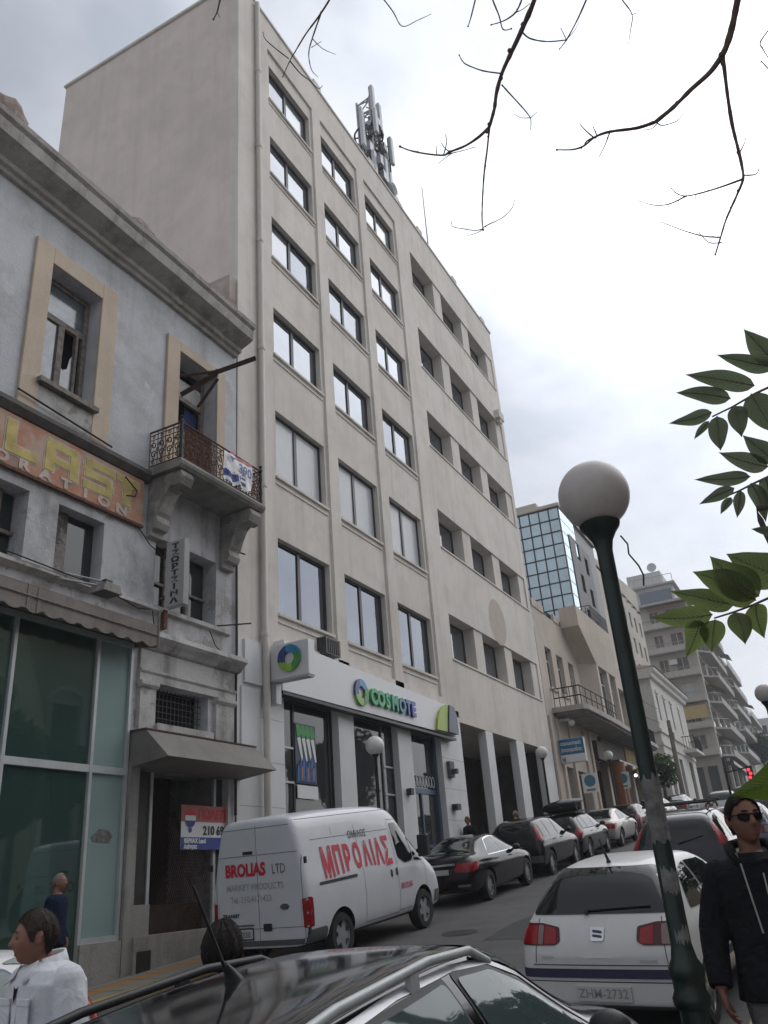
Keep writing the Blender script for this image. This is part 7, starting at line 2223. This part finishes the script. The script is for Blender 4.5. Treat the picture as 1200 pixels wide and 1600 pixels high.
for a, b, wd_, sp in LEAVES:
    a, b = Vector(a), Vector(b)
    ax_ = b - a
    ln = ax_.length
    ax_.normalize()
    eye = ((a + b) / 2).normalized()
    side_ = ax_.cross(eye).normalized()
    nrm = side_.cross(ax_).normalized()
    tw = rl2.uniform(-0.35, 0.35)
    side_ = (side_ * math.cos(tw) + nrm * math.sin(tw)).normalized()
    nrm = side_.cross(ax_).normalized()
    mb = MB()
    nu, nv = 14, 6
    cup, droop = rl2.uniform(0.05, 0.25), rl2.uniform(-0.08, 0.06)
    side_bend = rl2.uniform(-0.05, 0.05)
    for i in range(nu + 1):
        t = i / nu
        prof_ = (math.sin(math.pi * min(1, t ** 0.72)) ** 0.85) * (1 - 0.35 * t) * 1.22 if t < 1 else 0
        prof_ = max(0.0, prof_) * (1.0 if t < 0.82 else (1 - (t - 0.82) / 0.18 * 0.35))
        for k in range(nv + 1):
            s = (k / nv - 0.5) * 2
            wv = 1 + 0.05 * math.sin(9 * t + s * 2 + wd_ * 300)
            off = s * prof_ * wd_ * 0.5 * wv / max(0.2, math.cos(tw))
            p = a + ax_ * (ln * t) + side_ * (off + side_bend * ln * math.sin(math.pi * t)) + nrm * (cup * abs(off) + droop * ln * math.sin(math.pi * t) + 0.03 * wd_ * math.sin(7 * t + 3 * s))
            mb.v.append(tuple(p))
    for i in range(nu):
        for k in range(nv):
            q0 = i * (nv + 1) + k
            mb.f.append((q0, q0 + nv + 1, q0 + nv + 2, q0 + 1)); mb.m.append(0)
    mb.tube([a + ax_ * (ln * t) + side_ * (side_bend * ln * math.sin(math.pi * t)) + nrm * (droop * ln * math.sin(math.pi * t) - 0.0006) for t in [i / 8 for i in range(9)]], [0.0013 * (1 - i / 10) for i in range(9)], 5, 1)
    for q in range(2, 12):
        i = q
        for sgn in (0, nv):
            c0 = Vector(mb.v[i * (nv + 1) + nv // 2])
            e0 = Vector(mb.v[min(nu - 1, i + 2) * (nv + 1) + (nv - 1 if sgn else 1)])
            mb.tube([c0 - nrm * 0.0004, (c0 + e0) / 2 - nrm * 0.0005, e0 - nrm * 0.0003], [0.0006, 0.0005, 0.0003], 4, 2)
    mt_ = LM[3] if sp == 3 else (LM[2] if sp == 2 else LM[sp])
    mb.build('leaf', [mt_, stalk_m if sp != 3 else vein_y, vein_m if sp != 3 else vein_y], LT, smooth=True)

# ------------------------------------------------------------------ shrubs and a small tree by the side street
def leaf_cloud(name, cx, cy, cz, rx, ry, rz, n, size, m_, parent, seed):
    r = random.Random(seed)
    mb = MB()
    for i in range(n):
        while True:
            p = Vector((r.uniform(-1, 1), r.uniform(-1, 1), r.uniform(-1, 1)))
            if 0.25 < p.length < 1: break
        p *= 0.8 + 0.25 * math.sin(3 * p.x + seed) * math.cos(4 * p.z)
        c = Vector((cx + p.x * rx, cy + p.y * ry, cz + p.z * rz))
        u = Vector((r.gauss(0, 1), r.gauss(0, 1), r.gauss(0, 1))).normalized()
        v = u.orthogonal().normalized()
        s = size * r.uniform(0.6, 1.3)
        mb.add([c - u * s, c + v * s * 0.5, c + u * s, c - v * s * 0.5], [(0, 1, 2, 3)])
    return mb.build(name, m_, parent)
lm_tree = leaf_mat('tree_leaf', (0.035, 0.055, 0.02), (0.05, 0.09, 0.02))
for x, y, h_, rx, lb in ((60.5, 10.3, 2.3, 1.5, 'small rounded green street tree by the utility pole and corner house'), (150, 9.4, 4.6, 3.0, 'distant green street tree before the far apartment blocks')):
    tt = tag(empty('street_tree', (x, y, PZ(x))), lb, 'tree')
    MB().tube([(x, y, PZ(x) - .1), (x + .1, y, PZ(x) + h_ * .8), (x, y, PZ(x) + h_ * 1.3)], [0.14, 0.1, 0.05], 8).build('trunk', bark, tt, smooth='auto')
    leaf_cloud('crown', x, y, PZ(x) + h_ * 1.25, rx, rx * .9, rx * .8, 1500, 0.16 * rx / 1.5, lm_tree, tt, int(x))

# ------------------------------------------------------------------ house and trees across the street behind the photographer, seen in the shop glass
ac_ = tag(empty('arched_house', (20, -12, PZ(20))), 'ochre house with arched windows across the street, mirrored in the shop glass', 'house')
mb = MB()
hs = [(-4 + 4.2 * i, -2.1 + 4.2 * i, 1.2, 5.2, 0.3) for i in range(11)] + [(-4 + 4.2 * i, -2.1 + 4.2 * i, 6.8, 9.6, 0.3) for i in range(11)]
wall(mb, -8, 46, -2.5, 14, -12, hs, 0.3, fn=lambda u, z, d: (u, -12 - d, z))
mb.box(-8, 46, -20, -12.4, -2.5, 14)
mb.build('wall', M['ochre'], ac_)
for a, b, c, d, _ in hs:
    MB().box(a, b, -12.25, -12.2, c, d).build('window', M['pane_dark'], ac_)
    ar = MB()
    ar.tube([((a + b) / 2 + 1.2 * math.cos(t * math.pi / 10), -11.95, d - 0.2 + 1.0 * math.sin(t * math.pi / 10)) for t in range(11)], 0.14, 6)
    ar.box(a - 0.3, a, -12, -11.9, c, d).box(b, b + 0.3, -12, -11.9, c, d)
    ar.build('arch_moulding', M['white_r'], ac_)
for x, y, sd2, lb in ((13, -6.0, 31, 'dark tree mirrored in the shop glass, nearest the photographer'), (23, -6.0, 32, 'dark tree mirrored in the shop glass, second up the near pavement'),
                      (33, -4.6, 33, 'dark tree mirrored in car windows, third up the near pavement'), (45, -4.0, 34, 'dark tree mirrored in car windows, farthest up the near pavement')):
    tt = tag(empty('square_tree', (x, y, PZ(x))), lb, 'tree')
    MB().tube([(x, y, PZ(x) - .1), (x + .1, y, PZ(x) + 4.5)], [0.18, 0.1], 8).build('trunk', bark, tt, smooth='auto')
    leaf_cloud('crown', x, y, PZ(x) + 5.0, 3.6, 2.8, 3.0, 3500, 0.24, lm_tree, tt, sd2)
# ------------------------------------------------------------------ people
def loft(mb, rings, n=20, mi=None):
    """rings: (cx, cy, cz, rx, ry) ellipses stacked along z"""
    vs, fs = [], []
    for cx, cy, cz, rx, ry in rings:
        for k in range(n):
            a = 2 * math.pi * k / n
            vs.append((cx + rx * math.copysign(abs(math.cos(a)) ** 0.85, math.cos(a)), cy + ry * math.copysign(abs(math.sin(a)) ** 0.85, math.sin(a)), cz))
    m = len(rings)
    for i in range(m - 1):
        for k in range(n):
            k2 = (k + 1) % n
            fs.append((i * n + k, i * n + k2, (i + 1) * n + k2, (i + 1) * n + k))
    fs.append(tuple(range(n - 1, -1, -1)))
    fs.append(tuple((m - 1) * n + k for k in range(n)))
    return mb.add(vs, fs, mi)

def lerp_pts(pts, rs, k=5):
    P_ = [Vector(p) for p in pts]
    o, r = [], []
    for i in range(len(P_) - 1):
        a, b, c, d = P_[max(0, i - 1)], P_[i], P_[i + 1], P_[min(len(P_) - 1, i + 2)]
        for j in range(k):
            t = j / k
            o.append(0.5 * ((2 * b) + (c - a) * t + (2 * a - 5 * b + 4 * c - d) * t * t + (3 * b - a - 3 * c + d) * t ** 3))
            r.append(rs[i] + (rs[i + 1] - rs[i]) * t)
    o.append(P_[-1]); r.append(rs[-1])
    return o, r

def head_shape(mb, c, turn=0.0, tilt=0.0, s=1.0, beard=0.0):
    """a head with brow, eye hollows, nose, lips, chin and ears round centre c, facing +x turned by `turn`"""
    n, m = 44, 34
    vs, fs = [], []
    rot = Matrix.Rotation(turn, 3, 'Z') @ Matrix.Rotation(tilt, 3, 'Y')
    c = Vector(c)
    def g(x, x0, w_): return math.exp(-((x - x0) / w_) ** 2)
    def shape(t, a):
        ux, uy, uz = math.cos(t) * math.cos(a), math.cos(t) * math.sin(a), math.sin(t)
        x, y, z = ux * 0.098, uy * 0.077, uz * 0.118
        if z < 0:                                    # jaw narrows, back of the skull comes in to the neck
            k = -z / 0.118
            y *= 1 - 0.26 * k ** 1.3
            if x < 0: x *= 1 - 0.46 * k
            else: x *= 1 - 0.0 * k
            x += 0.016 * k
        f = max(0.0, ux)
        if ux > 0.2:
            x += f * (0.030 * g(z, -0.020, 0.016) * g(y, 0, 0.014) + 0.017 * g(z, 0.006, 0.022) * g(y, 0, 0.011))     # nose
            x += f * 0.006 * g(z, 0.034, 0.012) * g(abs(y), 0.026, 0.03)                                                # brow
            x -= f * 0.010 * g(z, 0.014, 0.012) * g(abs(y), 0.031, 0.013)                                               # eye hollows
            x += f * 0.005 * g(z, -0.052, 0.007) * g(y, 0, 0.022) + f * 0.005 * g(z, -0.066, 0.007) * g(y, 0, 0.019)     # lips
            x -= f * 0.004 * g(z, -0.059, 0.003) * g(y, 0, 0.024)
            x += f * 0.018 * g(z, -0.098, 0.018) * g(y, 0, 0.028)                                                       # chin
            x += f * 0.004 * g(z, -0.022, 0.022) * g(abs(y), 0.045, 0.018)                                              # cheek bones
        return Vector((x, y, z)) * s
    vs.append(c + rot @ shape(-math.pi / 2, 0))
    for i in range(1, m):
        for k in range(n):
            vs.append(c + rot @ shape(-math.pi / 2 + math.pi * i / m, 2 * math.pi * k / n))
    vs.append(c + rot @ shape(math.pi / 2, 0))
    fs += [(0, 1 + (k + 1) % n, 1 + k) for k in range(n)]
    for i in range(m - 2):
        for k in range(n):
            k2 = (k + 1) % n
            fs.append((1 + i * n + k, 1 + i * n + k2, 1 + (i + 1) * n + k2, 1 + (i + 1) * n + k))
    b = 1 + (m - 2) * n
    fs += [(b + k, b + (k + 1) % n, len(vs) - 1) for k in range(n)]
    mb.add(vs, fs)
    for sg in (1, -1):                               # ears
        e = MB().ball((-0.012 * s, sg * 0.078 * s, -0.002 * s), 0.021 * s, 0.009 * s, 0.034 * s, 12, 8)
        e.tube([(-0.022 * s, sg * 0.081 * s, 0.028 * s), (-0.03 * s, sg * 0.086 * s, 0.01 * s), (-0.022 * s, sg * 0.084 * s, -0.02 * s), (-0.006 * s, sg * 0.078 * s, -0.034 * s)], 0.006 * s, 6)
        mb.add([c + rot @ Vector(p) for p in e.v], e.f)
    return rot

def hand_shape(mb, w_, d, palm_n, s=1.0, curl=0.45, thumb_side=1):
    """palm, four fingers of different length with knuckle bends, and a thumb from the side of the palm.
    w_: wrist, d: direction of the hand, palm_n: way the palm faces"""
    w_, d, pn = Vector(w_), Vector(d).normalized(), Vector(palm_n)
    pn = (pn - d * pn.dot(d)).normalized()
    sd_ = d.cross(pn) * thumb_side
    c = w_ + d * 0.05 * s
    for j in range(5):
        o = (j - 2) * 0.0165 * s
        mb.tube([w_ + d * 0.0 + sd_ * o * 0.55, w_ + d * 0.045 * s + sd_ * o * 0.95, w_ + d * 0.09 * s + sd_ * o], [0.016 * s, 0.0165 * s, 0.013 * s], 8)
    for j, L_ in enumerate((0.068, 0.080, 0.074, 0.058)):
        o = (1.5 - j) * 0.021 * s
        p = w_ + d * (0.088 - 0.004 * abs(j - 1.2)) * s + sd_ * o
        pts, dirv = [p - d * 0.012 * s, p], d.copy()
        ang = 0.0
        for seg in (0.45, 0.31, 0.24):
            ang += curl * (0.8 + 0.12 * j)
            dv = d * math.cos(ang) + pn * math.sin(ang) + sd_ * 0.05 * (1.5 - j)
            pts.append(pts[-1] + dv.normalized() * L_ * seg * s)
        mb.tube(pts, [0.0098 * s, 0.0098 * s, 0.0088 * s, 0.008 * s, 0.0062 * s], 8)
        mb.ball(pts[-1], 0.0062 * s, n=8, m=5)
    b = w_ + d * 0.022 * s + sd_ * 0.03 * s
    mb.tube([b - sd_ * 0.012 * s, b + d * 0.02 * s + sd_ * 0.016 * s + pn * 0.008 * s, b + d * 0.048 * s + sd_ * 0.026 * s + pn * 0.018 * s, b + d * 0.072 * s + sd_ * 0.024 * s + pn * 0.03 * s], [0.015 * s, 0.0135 * s, 0.0115 * s, 0.008 * s], 8)

def fuse(mb, mats, voxel, smooth_it=4, name='body'):
    me = mb.mesh(name, mats)
    me = evaluated(me, [('REMESH', {'mode': 'VOXEL', 'voxel_size': voxel}), ('SMOOTH', {'factor': 0.5, 'iterations': smooth_it})])
    me.materials.clear()
    me.materials.append(mats if not isinstance(mats, (list, tuple)) else mats[0])
    me.polygons.foreach_set('use_smooth', [True] * len(me.polygons))
    return me

def person(label, x, y, yaw, H, top_m, leg_m, hair_m, skin_m, arms, legs, dz=0.0, ground=None, turn=0.0, tilt=0.0, voxel=0.012, hair='short', group=None, coat=0.018, collar=False, sleeve=True, lean=0.0, hem=0.80, bulk=1.0, neck=(0.0, 0.0), strands=0):
    """arms: per side (elbow, wrist, hand dir, palm) in metres for a figure of 1.75 m; legs: per side (knee, ankle)"""
    k = H / 1.75
    t = tag(empty('person', (x, y, (PZ(x) if ground is None else ground) + dz), (0, 0, yaw)), label, 'person', group)
    t.scale = (k, k, k)
    sh = {1: (0.0 + lean * .9, 0.174 * bulk, 1.385), -1: (0.0 + lean * .9, -0.174 * bulk, 1.385)}
    hip = {1: (0, 0.092, 0.90), -1: (0, -0.092, 0.90)}
    tors = [(0, 0, .80, .10, .145), (0, 0, .90, .118, .172), (lean * .2, 0, 1.02, .108, .155), (lean * .4, 0, 1.14, .112, .158), (lean * .65, 0, 1.27, .118, .172), (lean * .85, 0, 1.38, .112, .178), (lean * .92, 0, 1.44, .088, .140), (lean, 0, 1.475, .062, .075)]
    body = MB()
    loft(body, [(a, b, c, d * bulk, e * bulk) for a, b, c, d, e in tors])
    hc = Vector((0.025 + lean * 1.35 + neck[0], 0, 1.632 + neck[1]))
    body.tube([(lean * .95 - 0.01, 0, 1.42), (lean * 1.1 + neck[0] * .5, 0, 1.50 + neck[1] * .6), (hc.x - 0.026, 0, hc.z - 0.062)], [0.064, 0.054, 0.051], 14)
    rot = head_shape(body, hc, turn, tilt)
    for sg in (1, -1):
        e, wv, hd, pn = arms[sg]
        s_ = sh[sg]
        o, r = lerp_pts([s_, e, wv], [0.052, 0.043, 0.029])
        body.tube(o, r, 12)
        body.ball(s_, 0.056, n=12, m=8)
        hand_shape(body, wv, hd, pn, 1.0, 0.38, sg)
        kn, an = legs[sg]
        o, r = lerp_pts([hip[sg], kn, an], [0.086, 0.056, 0.040])
        body.tube(o, r, 12)
        an = Vector(an)
        body.tube([an + Vector((-0.05, 0, -0.045)), an + Vector((0.06, 0, -0.05)), an + Vector((0.16, 0, -0.062))], [0.04, 0.042, 0.03], 10)
    link('body', fuse(body, skin_m, voxel), t)
    # top
    top = MB()
    tt = [(a, b, c, d * bulk + coat, e * bulk + coat) for a, b, c, d, e in tors[1:-1]]
    tt[0] = (0, 0, hem, .118 * bulk + coat + .006, .172 * bulk + coat + .006)
    tt.insert(1, (0, 0, (hem + 1.0) / 2, .118 * bulk + coat, .168 * bulk + coat))
    loft(top, tt + [(lean, 0, 1.475, .066 + coat * .4, .080 + coat * .4)], 28)
    if sleeve:
        for sg in (1, -1):
            e, wv, hd, pn = arms[sg]
            e_, w2 = Vector(e), Vector(wv)
            end = w2 - (w2 - e_).normalized() * 0.012
            o, r = lerp_pts([sh[sg], e, end], [0.052 + coat * .8, 0.047 + coat, 0.036 + coat * .8])
            top.tube(o, r, 14)
            top.ball(sh[sg], 0.054 + coat * .8, n=14, m=9)
    link('jacket' if coat > .012 else 'shirt', fuse(top, top_m, voxel, 5, 'top'), t)
    trs = MB()
    loft(trs, [(0, 0, .80, .112, .158), (0, 0, .90, .126 * bulk, .18 * bulk), (0, 0, 1.0, .118 * bulk, .166 * bulk)])
    for sg in (1, -1):
        kn, an = legs[sg]
        o, r = lerp_pts([hip[sg], kn, Vector(an) + Vector((0, 0, -.03))], [0.098, 0.07, 0.058])
        trs.tube(o, r, 14)
    link('trousers', fuse(trs, leg_m, voxel, 4, 'trousers'), t)
    so = MB()
    for sg in (1, -1):
        an = Vector(legs[sg][1])
        so.tube([an + Vector((-0.07, 0, -0.045)), an + Vector((0.0, 0, -0.035)), an + Vector((0.09, 0, -0.05)), an + Vector((0.20, 0, -0.062))], [0.04, 0.05, 0.048, 0.03], 12)
    so.build('shoes', M['black_p'], t, smooth=True, world=False)
    # hair
    hm = MB()
    n, m = 64, 26
    def hv(a, tt_):
        # hair line: low at the back, higher at the forehead
        aa = abs(math.atan2(math.sin(a), math.cos(a))) * 180 / math.pi
        tb = {'short': ((0, .70), (30, .66), (52, .52), (66, .26), (76, -.10), (84, -.14), (90, .16), (108, .14), (122, -.45), (150, -.72), (180, -.78)),
              'crop': ((0, .92), (28, .84), (42, .62), (58, .60), (70, .34), (79, .02), (85, -.02), (90, .2), (110, .18), (124, -.40), (150, -.6), (180, -.66)),
              'bald': ((0, 1.1), (50, .9), (75, .3), (90, .1), (108, .08), (125, -.4), (180, -.6)),
              'long': ((0, .55), (40, .45), (65, .0), (80, -.7), (180, -1.0)),
              'mop': ((0, .45), (40, .35), (65, -.2), (90, -.75), (180, -1.0))}[hair]
        e0 = tb[-1][1]
        for (p_, q_), (r_, s_) in zip(tb, tb[1:]):
            if p_ <= aa <= r_:
                e0 = q_ + (s_ - q_) * (aa - p_) / (r_ - p_)
                break
        el = e0 + (math.pi / 2 - e0) * tt_
        th = {'crop': 0.005, 'short': 0.009, 'long': 0.016, 'bald': 0.003, 'mop': 0.045}[hair] * (0.25 + 0.75 * min(1, tt_ * 5))
        th *= 1 + 0.22 * math.sin(7 * a + 5 * tt_) * math.cos(5 * a) + 0.18 * math.sin(23 * a + 9 * math.sin(6 * tt_))
        x_, y_, z_ = math.cos(el) * math.cos(a) * 0.098, math.cos(el) * math.sin(a) * 0.077, math.sin(el) * 0.118
        if z_ < 0:
            q = -z_ / .118
            y_ *= 1 - .26 * q ** 1.3
            if x_ < 0: x_ *= 1 - (.42 if hair in ('short', 'crop') else .1) * q
        v = Vector((x_, y_, z_))
        return v + v.normalized() * (th + 0.002)
    for i in range(m + 1):
        for kk in range(n):
            hm.v.append(tuple(hc + rot @ hv(2 * math.pi * kk / n, i / m)))
    for i in range(m):
        for kk in range(n):
            k2 = (kk + 1) % n
            hm.f.append((i * n + kk, i * n + k2, (i + 1) * n + k2, (i + 1) * n + kk)); hm.m.append(0)
    # underside so that the hair has body
    ho = hm.build('hair', hair_m, t, smooth=True, world=False)
    sol = ho.modifiers.new('s', 'SOLIDIFY'); sol.thickness = 0.008; sol.offset = -1
    if strands:
        st_ = MB()
        rs_ = random.Random(int(x * 100))
        for i in range(strands):
            a0, t0 = rs_.uniform(0, 2 * math.pi), rs_.random() ** 0.8
            da = rs_.uniform(-0.12, 0.12)
            ln_ = rs_.uniform(0.16, 0.34)
            p_ = [hv(a0 + da * q, max(0.0, t0 - ln_ * q)) for q in (0, 0.5, 1.0)]
            lift = rs_.uniform(0.000, 0.005)
            p_ = [v + v.normalized() * (0.001 + lift * q) for v, q in zip(p_, (0.2, 0.8, 0.6))]
            if t0 < ln_: p_[2] = p_[2] + Vector((0.004 * math.cos(a0), 0.004 * math.sin(a0), -0.008 * rs_.random()))
            sd2_ = (p_[1] - p_[0]).cross(p_[0])
            if sd2_.length < 1e-9: continue
            sd2_ = sd2_.normalized() * rs_.uniform(0.0006, 0.0012)
            b0 = len(st_.v)
            for v, w2_ in zip(p_, (1, 1, 0.3)):
                st_.v.append(tuple(hc + rot @ (v - sd2_ * w2_))); st_.v.append(tuple(hc + rot @ (v + sd2_ * w2_)))
            st_.f += [(b0, b0 + 1, b0 + 3, b0 + 2), (b0 + 2, b0 + 3, b0 + 5, b0 + 4)]; st_.m += [0, 0]
        so2 = st_.build('hair_strands', hair_m, t, world=False)
        so2['kind'] = 'stuff'
    # eyes, brows, lips
    for sg in (1, -1):
        ec = hc + rot @ Vector((0.0795, sg * 0.031, 0.013))
        eo = MB().ball(ec, 0.0108, n=14, m=10).build('eye', M['eye'], t, smooth=True, world=False)
        MB().ball(ec + rot @ Vector((0.0075, 0, -0.001)), 0.0052, n=10, m=6).build('iris', M['iris'], eo, smooth=True, world=False)
        lid = MB()
        lid.tube([ec + rot @ Vector((0.0085 - 9 * q * q, q, 0.0055 - 14 * q * q)) for q in (-0.014, -0.007, 0, 0.007, 0.014)], [0.002, 0.0045, 0.005, 0.0045, 0.002], 8)
        lid.tube([ec + rot @ Vector((0.0075 - 9 * q * q, q, -0.0075 + 14 * q * q)) for q in (-0.014, -0.007, 0, 0.007, 0.014)], [0.002, 0.004, 0.0045, 0.004, 0.002], 8)
        lid.build('eyelid', skin_m, t, smooth=True, world=False)
        bp = [hc + rot @ Vector((0.0945 - 0.18 * abs(q - .028) ** 1.0 * .6, sg * q, 0.036 + 0.004 * math.sin((q - .012) / .034 * math.pi))) for q in (0.012, 0.02, 0.03, 0.04, 0.047)]
        MB().tube(bp, [0.003, 0.0045, 0.0045, 0.004, 0.002], 6).build('eyebrow', hair_m, t, smooth=True, world=False)
    lp = MB()
    for z_, xo in ((-0.0525, 0.0985), (-0.0655, 0.0975)):
        lp.tube([hc + rot @ Vector((xo - 0.35 * abs(q) ** 1.2 - 0.004, q, z_ * (1 - 0 * q) + (0.15 * abs(q) * (-1 if z_ > -.06 else 1)))) for q in (-0.022, -0.012, 0, 0.012, 0.022)], [0.002, 0.0042, 0.0048, 0.0042, 0.002], 6)
    lp.build('lips', M['lip'], t, smooth=True, world=False)
    return t, hc, rot, sh

ARM_DOWN = {sg: ((-0.03, sg * 0.235, 1.13), (0.05, sg * 0.25, 0.88), (0.15, -sg * 0.05, -1), (0.1, -sg * 1, 0)) for sg in (1, -1)}
STAND = {sg: ((0.02, sg * 0.10, 0.48), (-0.01, sg * 0.105, 0.085)) for sg in (1, -1)}
WALK = {1: ((0.13, 0.095, 0.50), (0.20, 0.095, 0.10)), -1: ((0.06, -0.095, 0.49), (-0.24, -0.095, 0.13))}

# man in the white shirt, walking to the left with head in profile
arms_w = {1: ((0.06, 0.25, 1.15), (0.28, 0.16, 1.10), (1, -0.4, 0.05), (0.2, -1, -0.4)), -1: ((-0.03, -0.26, 1.15), (0.20, -0.2, 1.03), (0.9, 0.5, 0.0), (0, 1, -0.3))}
wm_, hc, rot, sh = person('man in a white open-necked shirt walking past, head in profile', 3.56, 3.88, R_(168), 1.87, M['shirt'], M['denim'], M['hair_br'], M['skin'], arms_w, WALK, ground=GZ(3.6), turn=R_(-30), tilt=0.06, voxel=0.0062, hair='short', coat=0.030, lean=0.05, bulk=1.12, neck=(0.025, -0.05), strands=3200)
cl = MB()                   # shirt collar: stand, turned-down leaf and two open points
na = 22
cx_ = 0.055
for i in range(na + 1):
    a_ = R_(48 + (312 - 48) * i / na)
    up_ = 0.012 * (1 - math.cos(a_)) / 2
    for r_, z_ in ((0.086, 1.452), (0.078, 1.505 + up_), (0.090, 1.510 + up_), (0.116, 1.448)):
        cl.v.append((cx_ + r_ * 1.0 * math.cos(a_), r_ * 1.02 * math.sin(a_), z_ - 0.03 * (1 + math.cos(a_)) / 2))
for i in range(na):
    for k in range(3):
        q0 = i * 4 + k
        cl.f.append((q0, q0 + 4, q0 + 5, q0 + 1)); cl.m.append(0)
for sg in (1, -1):
    cl.add([(0.130, sg * .066, 1.482), (0.150, sg * .084, 1.43), (0.208, sg * .082, 1.385), (0.195, sg * .032, 1.415), (0.158, sg * .045, 1.462)], [(0, 1, 2, 3, 4)])
co_ = cl.build('shirt_collar', M['shirt'], wm_, world=False, smooth=True)
so_ = co_.modifiers.new('s', 'SOLIDIFY'); so_.thickness = 0.004
MB().add([(0.150, -0.03, 1.45), (0.150, 0.03, 1.45), (0.196, 0.022, 1.38), (0.206, 0.0, 1.30), (0.196, -0.022, 1.38)], [(0, 1, 2, 3, 4)]).build('undershirt', M['tee'], wm_, world=False)
pk = MB()
pk.obox((0.200, 0.085, 1.27), (0.004, 0, 0), (0, 0.05, 0), (0, 0, 0.055)).obox((0.202, 0.085, 1.315), (0.006, 0, 0), (0, 0.052, 0), (0, 0, 0.016))
pk.obox((0.200, -0.085, 1.27), (0.004, 0, 0), (0, 0.05, 0), (0, 0, 0.055)).obox((0.202, -0.085, 1.315), (0.006, 0, 0), (0, 0.052, 0), (0, 0, 0.016))
pk.obox((0.200, 0.0, 1.15), (0.006, 0, 0), (0, 0.017, 0), (-0.012, 0, 0.17))
pk.build('shirt_pocket', M['shirt'], wm_, world=False, bevel=0.003)

# man with sunglasses walking towards us on the near pavement
arms_s = {1: ((-0.02, 0.26, 1.14), (0.06, 0.28, 0.90), (0.25, -0.1, -1), (0, -1, 0)), -1: ((-0.02, -0.255, 1.14), (0.07, -0.285, 0.885), (0.3, 0.1, -1), (0.1, 1, 0))}
sm_, hc, rot, sh = person('man with dark sunglasses and charcoal zip jacket walking towards us', 5.2, 0.50, R_(194), 1.865, M['jacket'], M['trousers'], M['hair'], M['skin_dark'], arms_s, WALK, turn=R_(14), tilt=0.03, voxel=0.0066, hair='crop', coat=0.024, bulk=1.03, hem=0.83, strands=2600)
gs_ = MB()
for sg in (1, -1):
    pts = rounded([(sg * .008, .026), (sg * .062, .028), (sg * .064, .002), (sg * .045, -.012), (sg * .018, -.010)], .008)
    gs_.prism(pts, lambda u, v, t_: hc + rot @ Vector((0.101 - 2.2 * max(0, abs(u) - .02) ** 2 * 6 + t_, u, v)), 0, 0.004)
    gs_.tube([hc + rot @ Vector(p) for p in ((0.086, sg * .066, .02), (0.04, sg * .082, .018), (-0.015, sg * .086, .014), (-0.03, sg * .085, -.002))], 0.0028, 6)
gs_.tube([hc + rot @ Vector(p) for p in ((0.103, -.012, .022), (0.108, 0, .024), (0.103, .012, .022))], 0.003, 6)
gs_.build('sunglasses', mat('sunglass_lens', (0.004, 0.004, 0.005), 0.45, spec=0.12), sm_, world=False)
MB().add([(0.135, -0.055, 1.44), (0.135, 0.055, 1.44), (0.148, 0.055, 1.3), (0.150, 0.05, 1.0), (0.152, 0.04, 0.86), (0.152, -0.04, 0.86), (0.150, -0.05, 1.0), (0.148, -0.055, 1.3)], [(0, 1, 2, 3, 4, 5, 6, 7)]).build('tee_front', M['tee'], sm_, world=False)
pp_ = MB()
for sg in (1, -1):
    pp_.tube([(0.075, sg * 0.085, 1.475), (0.125, sg * 0.078, 1.42), (0.150, sg * 0.068, 1.28), (0.150, sg * 0.052, 1.12)], 0.0045, 6)
pp_.tube([(0.153, 0.0, 1.12), (0.155, 0.005, 1.0), (0.156, 0.0, 0.84)], 0.0055, 6).tube([(0.150, 0.012, 1.38), (0.158, 0.012, 1.2)], 0.004, 6)
pp_.build('zip_piping', M['piping'], sm_, world=False)
cl = MB()
for sg in (1, -1):
    cl.tube([(-0.085, sg * 0.015, 1.53), (-0.03, sg * 0.09, 1.515), (0.05, sg * 0.098, 1.475), (0.115, sg * 0.085, 1.42)], [0.022, 0.024, 0.024, 0.016], 10)
cl.build('jacket_collar', M['jacket'], sm_, world=False, smooth=True)

# others
person('older man with grey hair and navy jacket before the green shop window', 9.28, 10.2, R_(-70), 1.70, M['navy'], M['black_cloth'], M['hair_grey'], M['skin'], ARM_DOWN, STAND, hair='bald', voxel=0.014, bulk=1.08)
person('person with bushy dark hair seen from behind between van and foreground estate car', 4.37, 3.42, R_(20), 1.625, M['black_cloth'], M['denim'], M['hair'], M['skin_dark'], ARM_DOWN, STAND, ground=GZ(3.98) - 0.02, hair='mop', voxel=0.014)
person('woman in black with dark glasses by the shop door pier', 26.3, 10.75, R_(160), 1.66, M['black_cloth'], M['black_cloth'], M['hair_bl'], M['skin'], ARM_DOWN, STAND, hair='long', voxel=0.016, turn=0.5)
person('balding person in a khaki coat by the arcade pillar', 30.5, 10.6, R_(-60), 1.64, M['khaki'], M['denim'], M['hair_grey'], M['skin'], ARM_DOWN, STAND, hair='bald', voxel=0.016)

# ------------------------------------------------------------------ thin damp air
hz = MB().box(-86, 426, -166, 166, -12, 46).build('haze', None)
hz.data.materials.clear()
hm_ = bpy.data.materials.new('haze_air')
hm_.use_nodes = True
for n_ in list(hm_.node_tree.nodes):
    if n_.type != 'OUTPUT_MATERIAL': hm_.node_tree.nodes.remove(n_)
pv = hm_.node_tree.nodes.new('ShaderNodeVolumePrincipled')
pv.inputs['Color'].default_value = (0.86, 0.88, 0.92, 1)
pv.inputs['Density'].default_value = 0.0011
hm_.node_tree.links.new(pv.outputs['Volume'], [n_ for n_ in hm_.node_tree.nodes if n_.type == 'OUTPUT_MATERIAL'][0].inputs['Volume'])
hz.data.materials.append(hm_)
tag(hz, kind='stuff')
